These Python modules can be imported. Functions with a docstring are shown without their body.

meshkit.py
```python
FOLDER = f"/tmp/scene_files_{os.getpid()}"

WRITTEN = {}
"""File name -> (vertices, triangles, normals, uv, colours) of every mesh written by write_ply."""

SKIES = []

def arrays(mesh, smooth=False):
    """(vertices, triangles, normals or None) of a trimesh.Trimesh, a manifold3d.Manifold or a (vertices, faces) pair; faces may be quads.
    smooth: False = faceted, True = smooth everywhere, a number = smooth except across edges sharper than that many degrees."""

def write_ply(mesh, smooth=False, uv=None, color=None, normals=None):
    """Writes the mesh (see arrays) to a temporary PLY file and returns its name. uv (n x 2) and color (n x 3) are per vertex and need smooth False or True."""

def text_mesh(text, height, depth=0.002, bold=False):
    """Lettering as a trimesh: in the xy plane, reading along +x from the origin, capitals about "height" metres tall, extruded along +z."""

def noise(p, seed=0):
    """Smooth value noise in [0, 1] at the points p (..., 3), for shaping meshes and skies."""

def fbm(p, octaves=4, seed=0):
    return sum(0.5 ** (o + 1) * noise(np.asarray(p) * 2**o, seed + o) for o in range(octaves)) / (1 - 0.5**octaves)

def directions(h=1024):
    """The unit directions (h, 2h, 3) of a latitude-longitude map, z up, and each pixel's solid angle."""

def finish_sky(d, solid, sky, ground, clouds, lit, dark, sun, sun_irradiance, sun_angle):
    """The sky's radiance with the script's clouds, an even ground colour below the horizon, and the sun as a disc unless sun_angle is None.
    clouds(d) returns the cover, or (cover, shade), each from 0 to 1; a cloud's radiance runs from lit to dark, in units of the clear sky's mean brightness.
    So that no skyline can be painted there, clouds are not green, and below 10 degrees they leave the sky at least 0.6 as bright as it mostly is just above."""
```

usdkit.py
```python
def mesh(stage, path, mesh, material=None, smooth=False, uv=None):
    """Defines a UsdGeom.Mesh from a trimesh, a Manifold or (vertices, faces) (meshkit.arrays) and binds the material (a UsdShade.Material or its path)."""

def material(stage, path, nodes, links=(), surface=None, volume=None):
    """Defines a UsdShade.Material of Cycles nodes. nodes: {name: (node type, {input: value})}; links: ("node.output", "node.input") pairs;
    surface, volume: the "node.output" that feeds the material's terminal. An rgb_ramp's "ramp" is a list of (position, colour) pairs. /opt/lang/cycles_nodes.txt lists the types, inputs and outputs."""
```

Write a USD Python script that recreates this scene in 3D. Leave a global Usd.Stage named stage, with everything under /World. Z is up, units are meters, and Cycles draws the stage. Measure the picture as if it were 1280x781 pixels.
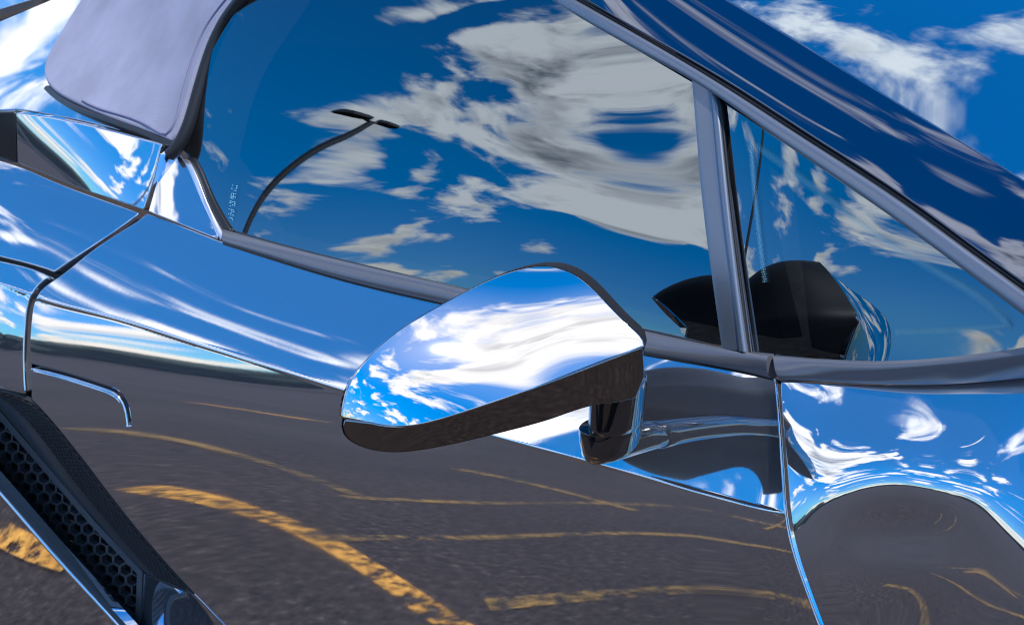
import math
import random

import numpy as np
import shapely
import trimesh
from pxr import Gf, Sdf, Usd, UsdGeom, UsdLux, UsdShade, Vt
from scipy.interpolate import CubicSpline, RectBivariateSpline
from scipy.spatial import Delaunay
from shapely.geometry import Polygon

import meshkit
import usdkit

stage = Usd.Stage.CreateInMemory()
UsdGeom.SetStageUpAxis(stage, "Z")
UsdGeom.Xform.Define(stage, "/World")
stage.SetDefaultPrim(stage.GetPrimAtPath("/World"))
rng = random.Random(7)
PI = math.pi

# ---------------------------------------------------------------- camera
CAM = [0.74026, 0.64797, -0.1793, 0.0, -0.10248, 0.37232, 0.92243, 0.0, 0.66446, -0.66446, 0.34202, 0.0, 0.80848, -1.84294, 1.37914, 1.0]
cam = UsdGeom.Camera.Define(stage, "/World/camera")
cam.AddTransformOp().Set(Gf.Matrix4d(*CAM))
cam.CreateHorizontalApertureAttr(36.0)
cam.CreateVerticalApertureAttr(36.0 * 624 / 1024)
cam.CreateFocalLengthAttr(36.0 * 1800 / 1280)
cam.CreateClippingRangeAttr(Gf.Vec2f(0.05, 5000))
cam.CreateFStopAttr(20.0)
cam.CreateFocusDistanceAttr(1.38)
cam.CreateExposureAttr(0.4)

# ---------------------------------------------------------------- sun and sky
SUN_EL, SUN_AZ = math.radians(58), math.radians(85)          # azimuth: atan2(x, y) of the direction to the sun
to_sun = np.array([math.sin(SUN_AZ) * math.cos(SUN_EL), math.cos(SUN_AZ) * math.cos(SUN_EL), math.sin(SUN_EL)])
sun = UsdLux.DistantLight.Define(stage, "/World/sun")
sun.CreateIntensityAttr(1.25)
sun.CreateAngleAttr(0.5)
sun.CreateNormalizeAttr(True)
sun.CreateColorAttr(Gf.Vec3f(1.0, 0.95, 0.88))
z = Gf.Vec3d(*map(float, to_sun))
sun.AddTransformOp().Set(Gf.Matrix4d().SetRotate(Gf.Rotation(Gf.Vec3d(0, 0, 1), z)))

CLOUD_SPOTS = [  # direction as (azimuth from -y towards +x, elevation), radius in degrees of azimuth, amount (negative: clear sky)
    (-45, 60, 8, -0.15),
    (-60, 60, 8, -0.15),
    (-75, 60, 8, -0.15),
    (-68, 46, 5, -0.15),
    (-54.9, 37.5, 4.4, 0.17),
    (-48.5, 37.0, 5.1, 0.22),
    (-41.7, 34.2, 4.4, 0.22),
    (-45.1, 29.9, 4.4, 0.17),
    (-37.6, 30.0, 4.1, 0.19),
    (-35.6, 23.8, 3.1, 0.17),
    (-35.2, 19.8, 3.1, 0.15),
    (-38.5, 22.6, 3.1, 0.14),
    (-34.9, 19.0, 2.0, 0.12),
    (-56.0, 31.5, 2.4, 0.16),
    (-55.4, 33.3, 2.0, 0.12),
    (-48.6, 25.4, 1.7, 0.13),
    (-50.5, 19.8, 1.5, 0.16),
    (-51.5, 20.2, 1.4, 0.12),
    (-57.0, 18.6, 1.2, 0.24),
    (-48.5, 12.2, 1.7, 0.2),
    (-41.6, 18.4, 2.7, 0.12),
    (-46.6, 19.9, 1.7, 0.1),
    (-36.9, 6.7, 1.9, 0.24),
    (-44.5, 7.2, 2.4, 0.2),
    (-40.9, 5.6, 1.7, 0.2),
    (-44.2, 10.5, 0.9, 0.12),
    (-55.9, 26.7, 4.4, -0.3),
    (-54.1, 25.8, 2.0, -0.2),
    (-45.3, 21.1, 1.4, -0.12),
    (-48.1, 15.4, 2.0, -0.15),
    (-38.8, 8.9, 3.7, -0.3),
    (-35.2, 9.4, 3.1, -0.3),
    (-37.1, 13.9, 1.7, -0.3),
    (-52.8, 15.0, 1.4, -0.1),
    (-51.7, 27.0, 1.0, -0.12),
    (82.2, 55.1, 4.7, 0.13),
    (84.2, 55.0, 3.1, 0.1),
    (83.1, 49.6, 6.2, 0.1),
    (81.7, 33.3, 12.3, 0.08),
    (128.9, 73.6, 6.5, 0.09),
    (103.8, 62.2, 5.2, 0.05),
    (-172.1, 43.1, 7.2, 0.1),
    (-176.0, 49.2, 1.8, -0.06),
    (-47.7, 38.0, 1.6, 0.2),
    (-45.7, 48.0, 1.9, 0.2),
    (-45.8, 48.9, 0.8, 0.2),
    (-40.5, 45.5, 4.5, 0.2),
    (-33.9, 45.1, 0.8, 0.2),
    (-40.3, 37.6, 6.0, 0.2),
    (-61.5, 68.6, 2.6, -0.15),
    (-44.6, 69.3, 3.5, -0.15),
    (-66.2, 48.9, 4.5, -0.14),
    (-68.3, 50.6, 3.0, -0.12),
    (-62.6, 45.8, 2.4, -0.08),
    (-36.0, 46.6, 1.8, -0.2),
    (-58.4, 43.5, 2.2, -0.1),
    (-58.5, 44.0, 1.7, -0.1),
    (-56.3, 41.1, 2.1, -0.08),
    (-54.2, 37.2, 1.4, -0.18),
    (-53.2, 39.0, 2.2, -0.18),
    (-53.9, 39.8, 1.4, -0.18),
    (-53.6, 34.7, 2.8, -0.15),
]


def sky_material():
    n = {
        "dir": ("geometry", {}),
        "sep": ("separate_xyz", {}),
        "sky": ("sky_texture", {"sky_type": "single_scattering", "sun_disc": False, "sun_elevation": SUN_EL, "sun_rotation": SUN_AZ, "altitude": 300.0,
                                "air_density": 1.0, "aerosol_density": 0.2, "ozone_density": 1.5}),
        "deep": ("hsv", {"saturation": 1.62}),
        "zoff": ("math", {"math_type": "maximum", "value2": 0.0}),
        "zadd": ("math", {"math_type": "add", "value2": 0.42}),
        "inv": ("math", {"math_type": "divide", "value1": 1.0}),
        "plane": ("vector_math", {"math_type": "scale"}),
        "flat": ("vector_math", {"math_type": "multiply", "vector2": (1, 1, 0.6)}),
        "warp": ("noise_texture", {"scale": 2.2, "detail": 4.0, "roughness": 0.55}),
        "warpc": ("vector_math", {"math_type": "subtract", "vector2": (0.5, 0.5, 0.5)}),
        "warps": ("vector_math", {"math_type": "scale", "scale": 0.30}),
        "pos": ("vector_math", {"math_type": "add"}),
        "big": ("noise_texture", {"scale": 6.0, "detail": 8.0, "roughness": 0.55, "lacunarity": 2.1}),
        "lift": ("map_range", {"range_type": "smoothstep", "from_min": 0.0, "from_max": 0.45, "to_min": 0.7, "to_max": 1.25, "clamp": True}),
        "toward": ("vector_math", {"math_type": "add", "vector2": tuple(0.05 * to_sun)}),
        "big2": ("noise_texture", {"scale": 6.0, "detail": 5.0, "roughness": 0.55, "lacunarity": 2.1}),
        "diff": ("math", {"math_type": "subtract"}),
        "relief": ("map_range", {"range_type": "smoothstep", "from_min": -0.13, "from_max": 0.08, "to_min": 1.0, "to_max": 0.0, "clamp": True}),
        "gain": ("math", {"math_type": "multiply_add", "value2": 1.45, "value3": -0.225}),
        "bank": ("map_range", {"range_type": "smoothstep", "from_min": 0.015, "from_max": 0.11, "to_min": 0.13, "to_max": 0.0, "clamp": True}),
        "banked": ("math", {"math_type": "add"}),
        "blue": ("map_range", {"range_type": "smoothstep", "from_min": 0.0, "from_max": 0.38, "to_min": 1.0, "to_max": 0.0, "clamp": True}),
        "tint": ("mix_color", {"blend_type": "multiply", "b": (0.28, 0.72, 1.12), "use_clamp": False}),
        "negy": ("math", {"math_type": "multiply", "value2": -1.0}),
        "az": ("math", {"math_type": "arctan2"}),
        "el": ("math", {"math_type": "arcsine"}),
        "azel": ("combine_xyz", {"z": 0.0}),
        "elk": ("math", {"math_type": "multiply", "value2": 0.36}),
        "flatwarp": ("vector_math", {"math_type": "multiply", "vector2": (0.16, 0.16, 0.0)}),
        "where": ("vector_math", {"math_type": "add"}),
        "cover": ("map_range", {"range_type": "smoothstep", "from_min": 0.52, "from_max": 0.70, "to_min": 0.0, "to_max": 1.0, "clamp": True}),
        "thick": ("map_range", {"range_type": "smoothstep", "from_min": 0.58, "from_max": 0.86, "to_min": 0.15, "to_max": 1.0, "clamp": True}),
        "mass": ("math", {"math_type": "multiply"}),
        "low": ("map_range", {"range_type": "smoothstep", "from_min": 0.02, "from_max": 0.26, "to_min": 1.0, "to_max": 0.0, "clamp": True}),
        "lit": ("mix_color", {"blend_type": "mix", "a": CLOUD_LIT, "b": CLOUD_WARM, "use_clamp": False}),
        "tone": ("mix_color", {"blend_type": "mix", "b": CLOUD_DARK, "use_clamp": False}),
        "all": ("mix_color", {"blend_type": "mix", "use_clamp": False}),
        "bg": ("background_shader", {"strength": 0.15}),
    }
    links = [("dir.position", "sep.vector"), ("sep.z", "zoff.value1"), ("zoff.value", "zadd.value1"), ("zadd.value", "inv.value2"),
             ("dir.position", "flat.vector1"), ("flat.vector", "plane.vector1"), ("inv.value", "plane.scale"), ("plane.vector", "warp.vector"), ("warp.color", "warpc.vector1"), ("warpc.vector", "warps.vector1"),
             ("plane.vector", "pos.vector1"), ("warps.vector", "pos.vector2"), ("pos.vector", "big.vector")]
    links += [("sep.y", "negy.value1"), ("sep.x", "az.value1"), ("negy.value", "az.value2"), ("sep.z", "el.value1"), ("el.value", "elk.value1"), ("az.value", "azel.x"), ("elk.value", "azel.y"),
              ("warpc.vector", "flatwarp.vector1"), ("azel.vector", "where.vector1"), ("flatwarp.vector", "where.vector2")]
    links += [("big.fac", "gain.value1"), ("pos.vector", "toward.vector1"), ("toward.vector", "big2.vector"), ("big.fac", "diff.value1"), ("big2.fac", "diff.value2"), ("diff.value", "relief.value"), ("sep.z", "lift.value"), ("lift.result", "deep.value")]
    links += [("sep.z", "bank.value"), ("gain.value", "banked.value1"), ("bank.result", "banked.value2")]
    last = "banked.value"
    for i, (az, el, r, amount) in enumerate(CLOUD_SPOTS):
        n[f"dist{i}"] = ("vector_math", {"math_type": "distance", "vector2": (math.radians(az), math.radians(el) * 0.36, 0.0)})
        n[f"spot{i}"] = ("map_range", {"range_type": "smoothstep", "from_min": 0.0, "from_max": math.radians(r), "to_min": amount, "to_max": 0.0, "clamp": True})
        n[f"sum{i}"] = ("math", {"math_type": "add"})
        links += [("where.vector", f"dist{i}.vector1"), (f"dist{i}.value", f"spot{i}.value"), (f"spot{i}.result", f"sum{i}.value1"), (last, f"sum{i}.value2")]
        last = f"sum{i}.value"
    links += [(last, "cover.value"), (last, "thick.value"), ("thick.result", "mass.value1"), ("relief.result", "mass.value2"),
              ("sep.z", "low.value"), ("low.result", "lit.fac"), ("lit.result", "tone.a"), ("mass.value", "tone.fac"),
              ("sky.color", "deep.color"), ("deep.color", "tint.a"), ("sep.z", "blue.value"), ("blue.result", "tint.fac"), ("tint.result", "all.a"), ("tone.result", "all.b"), ("cover.result", "all.fac"), ("all.result", "bg.color")]
    return usdkit.material(stage, "/World/Looks/sky_air", n, links, surface="bg.background")


CLOUD_LIT, CLOUD_WARM, CLOUD_DARK = (7.8, 7.8, 8.0), (6.8, 6.1, 5.1), (1.3, 1.55, 2.0)
dome = UsdLux.DomeLight.Define(stage, "/World/sky")
UsdShade.MaterialBindingAPI.Apply(dome.GetPrim()).Bind(sky_material())
dome.GetPrim().SetCustomDataByKey("kind", "structure")


# ---------------------------------------------------------------- helpers
def define(path, v, f, material, normals=None, smooth=False):
    if normals is None:
        return usdkit.mesh(stage, path, (v, f), material, smooth=smooth).GetPrim()
    m = UsdGeom.Mesh.Define(stage, path)
    f = np.asarray(f)
    v = np.asarray(v)
    m.CreatePointsAttr(Vt.Vec3fArray.FromNumpy(v.astype(np.float32)))
    m.CreateFaceVertexCountsAttr(Vt.IntArray.FromNumpy(np.full(len(f), 3, np.int32)))
    m.CreateFaceVertexIndicesAttr(Vt.IntArray.FromNumpy(f.astype(np.int32).ravel()))
    m.CreateSubdivisionSchemeAttr("none")
    m.CreateNormalsAttr(Vt.Vec3fArray.FromNumpy(np.asarray(normals, np.float32)))
    m.SetNormalsInterpolation("vertex")
    UsdShade.MaterialBindingAPI.Apply(m.GetPrim()).Bind(material)
    return m.GetPrim()


def tag(prim, label=None, category=None, group=None, kind=None):
    for k, x in (("label", label), ("category", category), ("group", group), ("kind", kind)):
        if x:
            prim.SetCustomDataByKey(k, x)
    return prim


def unit(a):
    return a / np.maximum(np.linalg.norm(a, axis=-1, keepdims=True), 1e-12)


OUT = np.array([0.25, -0.9, 0.35])                               # roughly outward on this flank of the car


class Patch:
    """A smooth surface through a grid of measured points (0.01 mm)."""

    def __init__(s, name):
        u0, u1, nu, v0, v1, nv, text = PATCH[name]
        g = np.array(text.split(), float).reshape(nu, nv, 3) * 1e-5
        u, v = np.linspace(u0, u1, nu), np.linspace(v0, v1, nv)
        s.f = [RectBivariateSpline(u, v, g[..., k]) for k in range(3)]

    def pos(s, q):
        return np.stack([f.ev(q[:, 0], q[:, 1]) for f in s.f], 1)

    def ev(s, q):
        q = np.atleast_2d(np.asarray(q, float))
        e = 0.15
        du = s.pos(q + [e, 0]) - s.pos(q - [e, 0])
        dv = s.pos(q + [0, e]) - s.pos(q - [0, e])
        n = unit(np.cross(du, dv))
        n *= np.where(n @ OUT < 0, -1, 1)[:, None]
        return s.pos(q), n, unit(du), unit(dv)


class Flank(Patch):
    """The body side: the shoulder above the crease and the panel below it, run together over a few millimetres."""

    def __init__(s, upper, lower, crease, half=3.4):
        s.a, s.b, s.half = upper, lower, half
        c = np.array(crease)
        s.c = CubicSpline(c[:, 0], c[:, 1])

    def pos(s, q):
        t = np.clip((q[:, 1] - s.c(q[:, 0])) / s.half * 0.5 + 0.5, 0, 1)
        t = (t * t * t * (t * (6 * t - 15) + 10))[:, None]
        return s.a.pos(q) * (1 - t) + s.b.pos(q) * t


def ring_points(ring, step):
    """Corners kept, the edges between them divided."""
    c = np.array(ring.coords)
    out = []
    for p, q in zip(c[:-1], c[1:]):
        n = max(1, int(math.ceil(np.linalg.norm(q - p) / step)))
        out += [p + (q - p) * k / n for k in range(n)]
    return np.array(out)


def panel(surface, outline, holes=(), r=0.0014, depth=0.011, step=4.5, lift=0.0, extra=None):
    """A sheet-metal panel cut out of a surface, its edges rolled over with radius r and turned inwards by depth (metres)."""
    poly = Polygon(outline, holes).buffer(0)
    inner = shapely.geometry.polygon.orient(poly.buffer(-r * 700, join_style="mitre"))
    if inner.geom_type != "Polygon":
        inner = max(inner.geoms, key=lambda g: g.area)
    inner = shapely.geometry.polygon.orient(inner.simplify(0.05))
    rings = [ring_points(k, step) for k in (inner.exterior, *inner.interiors)]
    x0, y0, x1, y1 = inner.bounds
    gx, gy = np.meshgrid(np.arange(x0, x1, step), np.arange(y0, y1, step * 0.866))
    gx[1::2] += step / 2
    g = np.c_[gx.ravel(), gy.ravel()]
    core = inner.buffer(-step * 0.55)
    g = g[shapely.contains_xy(core, g[:, 0], g[:, 1])]
    if extra is not None:
        x = extra[shapely.contains_xy(core, extra[:, 0], extra[:, 1])]
        g = np.vstack([g[np.min(np.abs(g[:, None, 1] - np.interp(g[:, None, 0], *extra_line)), axis=1) > 5.5] if (extra_line := EXTRA_LINE) else g, x])
    q = np.vstack(rings + [g])
    tri = Delaunay(q).simplices
    mid = q[tri].mean(1)
    grown = inner.buffer(0.02)
    tri = tri[shapely.contains_xy(grown, mid[:, 0], mid[:, 1])]
    P, N, U, V = surface.ev(q)
    P = P + N * (lift(q)[:, None] if callable(lift) else lift)
    a, b, c = P[tri[:, 0]], P[tri[:, 1]], P[tri[:, 2]]
    flip = (np.cross(b - a, c - a) * N[tri].mean(1)).sum(1) < 0
    tri[flip] = tri[flip][:, ::-1]
    vs, ns, fs, base, start = [P], [N], [tri], len(P), 0
    for ring in rings:
        m = len(ring)
        idx = np.arange(start, start + m)
        start += m
        e = unit(np.roll(ring, -1, 0) - ring)
        d = e + np.roll(e, 1, 0)
        d = unit(np.c_[d[:, 1], -d[:, 0]])
        n = N[idx]
        t = d[:, :1] * U[idx] + d[:, 1:] * V[idx]
        t = unit(t - (t * n).sum(1, keepdims=True) * n)
        rows = [idx]
        for ang in np.radians([22.5, 45, 67.5, 90]):
            vs.append(P[idx] + t * r * math.sin(ang) - n * r * (1 - math.cos(ang)))
            ns.append(n * math.cos(ang) + t * math.sin(ang))
            rows.append(base + np.arange(m))
            base += m
        vs.append(vs[-1] - n * depth)
        ns.append(t)
        rows.append(base + np.arange(m))
        base += m
        for i, j in zip(rows[:-1], rows[1:]):
            i2, j2 = np.roll(i, -1), np.roll(j, -1)
            fs += [np.c_[i, j, j2], np.c_[i, j2, i2]]
    v, n, f = np.vstack(vs), np.vstack(ns), np.vstack(fs)
    a, b, c = v[f[:, 0]], v[f[:, 1]], v[f[:, 2]]
    flip = (np.cross(b - a, c - a) * n[f].mean(1)).sum(1) < 0
    f[flip] = f[flip][:, ::-1]
    return v, f, n


def rail(name):
    return np.array(RAIL[name].split(), float).reshape(-1, 3) * 1e-5


def profile(name, bulge, power=2.0, skirt=0.006, sink=0.0, m=12, both=None):
    """A moulding between two rails: the section rises to bulge between them and ends in skirts turned inwards."""
    A, B = (rail(name + "_a"), rail(name + "_b")) if both is None else both
    t = unit(np.gradient(A + B, axis=0))
    O = unit(np.cross(t, B - A))
    O *= np.sign(O @ OUT)[:, None]
    A, B = A - O * sink, B - O * sink
    rows = [A - O * skirt]
    for s in (1 - np.cos(np.linspace(0, PI, m))) / 2:
        h = max(0.0, 1 - abs(2 * s - 1) ** power) ** (1 / power)
        rows.append(A * (1 - s) + B * s + O * bulge * h)
    rows.append(B - O * skirt)
    g = np.stack(rows, 1)
    n_, k = g.shape[:2]
    i, j = np.meshgrid(np.arange(n_ - 1), np.arange(k - 1), indexing="ij")
    f = np.stack([i * k + j, (i + 1) * k + j, (i + 1) * k + j + 1, i * k + j + 1], -1).reshape(-1, 4)
    f = np.vstack([f[:, [0, 1, 2]], f[:, [0, 2, 3]]])
    caps = [[0, x, x + 1] for x in range(1, k - 1)] + [[(n_ - 1) * k, (n_ - 1) * k + x + 1, (n_ - 1) * k + x] for x in range(1, k - 1)]
    f = np.vstack([f, caps])
    m_ = trimesh.Trimesh(g.reshape(-1, 3), f, process=False)
    c = m_.triangles_center
    ref = np.repeat(O, k, 0)[f[:, 0]]
    if (m_.face_normals * ref).sum() < 0:
        f = f[:, ::-1]
    return g.reshape(-1, 3), f


def tube(points, r, sides=12):
    p = np.asarray(points, float)
    t = unit(np.gradient(p, axis=0))
    a = unit(np.cross(t, np.array([0.3, 0.9, 0.31])))
    b = np.cross(t, a)
    ang = np.arange(sides) * 2 * PI / sides
    r = np.broadcast_to(np.asarray(r, float), (len(p),))
    v = p[:, None] + r[:, None, None] * (np.cos(ang)[None, :, None] * a[:, None] + np.sin(ang)[None, :, None] * b[:, None])
    i, j = np.meshgrid(np.arange(len(p) - 1), np.arange(sides), indexing="ij")
    q = np.stack([i * sides + j, i * sides + (j + 1) % sides, (i + 1) * sides + (j + 1) % sides, (i + 1) * sides + j], -1).reshape(-1, 4)
    f = np.vstack([q[:, [0, 1, 2]], q[:, [0, 2, 3]]])
    e = (len(p) - 1) * sides
    f = np.vstack([f, [[0, k + 1, k] for k in range(1, sides - 1)], [[e, e + k, e + k + 1] for k in range(1, sides - 1)]])
    return v.reshape(-1, 3), f


def loft(rings, cap=True):
    g = np.asarray(rings, float)
    n, k = g.shape[:2]
    i, j = np.meshgrid(np.arange(n - 1), np.arange(k), indexing="ij")
    q = np.stack([i * k + j, i * k + (j + 1) % k, (i + 1) * k + (j + 1) % k, (i + 1) * k + j], -1).reshape(-1, 4)
    f = np.vstack([q[:, [0, 1, 2]], q[:, [0, 2, 3]]])
    v = g.reshape(-1, 3)
    if cap:
        v = np.vstack([v, g[0].mean(0), g[-1].mean(0)])
        j = np.arange(k)
        f = np.vstack([f, np.c_[np.full(k, n * k), (j + 1) % k, j], np.c_[np.full(k, n * k + 1), (n - 1) * k + j, (n - 1) * k + (j + 1) % k]])
    return v, f


# ---------------------------------------------------------------- materials
def look(name, nodes, links=(), surface="p.BSDF"):
    return usdkit.material(stage, "/World/Looks/" + name, nodes, links, surface=surface)


CHROME = look("polished_body", {"p": ("principled_bsdf", {"metallic": 1.0, "roughness": 0.02}), "pos": ("geometry", {}),
                                "n": ("noise_texture", {"scale": 9.0, "detail": 6.0}), "r": ("map_range", {"from_min": 0.3, "from_max": 0.7, "to_min": 0.02, "to_max": 0.05, "clamp": True}),
                                "peel": ("noise_texture", {"scale": 160.0, "detail": 1.0}), "b": ("bump", {"strength": 0.004, "distance": 0.001}),
                                "flake": ("principled_bsdf", {"base_color": (0.26, 0.27, 0.30), "metallic": 0.8, "roughness": 0.5}), "mix": ("mix_closure", {"fac": 0.12}),
                                "c": ("color", {"value": (0.80, 0.83, 0.88)})},
              [("pos.position", "n.vector"), ("n.fac", "r.value"), ("r.result", "p.roughness"), ("pos.position", "peel.vector"), ("peel.fac", "b.height"), ("b.normal", "p.normal"), ("c.color", "p.base_color"),
               ("p.BSDF", "mix.closure1"), ("flake.BSDF", "mix.closure2")], surface="mix.closure")
MIRROR_CHROME = look("mirror_chrome", {"p": ("principled_bsdf", {"base_color": (0.72, 0.71, 0.70), "metallic": 1.0, "roughness": 0.018})})
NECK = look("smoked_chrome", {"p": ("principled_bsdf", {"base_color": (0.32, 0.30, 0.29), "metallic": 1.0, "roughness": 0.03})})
STALK = look("dark_stalk_chrome", {"p": ("principled_bsdf", {"base_color": (0.21, 0.20, 0.195), "metallic": 1.0, "roughness": 0.05})})
PILLAR = look("dark_pillar_gloss", {"p": ("principled_bsdf", {"base_color": (0.17, 0.19, 0.25), "metallic": 1.0, "roughness": 0.03})})
GLASS_LINKS = [("f.fac", "m.value1"), ("m.value", "mix.fac"), ("t.BSDF", "mix.closure1"), ("g.BSDF", "mix.closure2")]


def glass(name, tint, strength, base):
    return look(name, {"f": ("fresnel", {"IOR": 1.5}), "m": ("math", {"math_type": "multiply_add", "value2": strength, "value3": base, "use_clamp": True}),
                       "t": ("transparent_bsdf", {"color": tint}), "g": ("glossy_bsdf", {"color": (0.80, 0.91, 1.0), "roughness": 0.004, "distribution": "ggx"}), "mix": ("mix_closure", {})},
                GLASS_LINKS, surface="mix.closure")


SIDE_GLASS = glass("side_glass", (0.10, 0.13, 0.14), 0.9, 0.25)
SCREEN_GLASS = glass("screen_glass", (0.3, 0.34, 0.35), 0.9, 0.45)


def plain(name, color, rough, spec=0.5, bump=0.0, scale=400.0, vary=0.0):
    nodes = {"p": ("principled_bsdf", {"base_color": color, "roughness": rough, "specular_ior_level": spec}), "pos": ("geometry", {}), "n": ("noise_texture", {"scale": scale, "detail": 3.0}), "b": ("bump", {"strength": bump, "distance": 0.001}),
             "w": ("noise_texture", {"scale": 14.0, "detail": 4.0}), "k": ("map_range", {"from_min": 0.3, "from_max": 0.7, "to_min": 1 - vary, "to_max": 1 + vary, "clamp": True}), "s": ("vector_math", {"math_type": "scale", "vector1": color})}
    return look(name, nodes, [("pos.position", "n.vector"), ("n.fac", "b.height"), ("b.normal", "p.normal"), ("pos.position", "w.vector"), ("w.fac", "k.value"), ("k.result", "s.scale"), ("s.vector", "p.base_color")])


SATIN = look("satin_trim", {"p": ("principled_bsdf", {"base_color": (0.20, 0.225, 0.27), "metallic": 0.75, "roughness": 0.34, "coat_weight": 0.25, "coat_roughness": 0.12})})
SATIN_DARK = look("satin_belt_trim", {"p": ("principled_bsdf", {"base_color": (0.15, 0.16, 0.19), "metallic": 0.6, "roughness": 0.3, "coat_weight": 0.3, "coat_roughness": 0.15})})
RUBBER = plain("black_rubber", (0.012, 0.012, 0.014), 0.38, 0.4)
BLACK = plain("black_plastic", (0.010, 0.010, 0.011), 0.22, 0.5)
HOUSING = plain("mirror_housing_plastic", (0.009, 0.009, 0.010), 0.55, 0.25)
DUCT = plain("intake_wall_plastic", (0.016, 0.017, 0.019), 0.45, 0.4)
MATT = plain("matt_black", (0.006, 0.006, 0.007), 0.8, 0.2)
GRILLE = plain("grille_plastic", (0.040, 0.041, 0.045), 0.36, 0.5)
FABRIC = plain("roof_fabric", (0.245, 0.255, 0.345), 0.85, 0.15, bump=0.5, scale=700.0, vary=0.12)
FABRIC_SEAM = plain("roof_fabric_seam", (0.15, 0.155, 0.24), 0.85, 0.15)
EDGE = look("bright_edge", {"p": ("principled_bsdf", {"base_color": (0.74, 0.76, 0.84), "metallic": 0.9, "roughness": 0.28})})
DOTS = plain("printed_dots", (0.30, 0.62, 0.72), 0.6)

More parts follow.
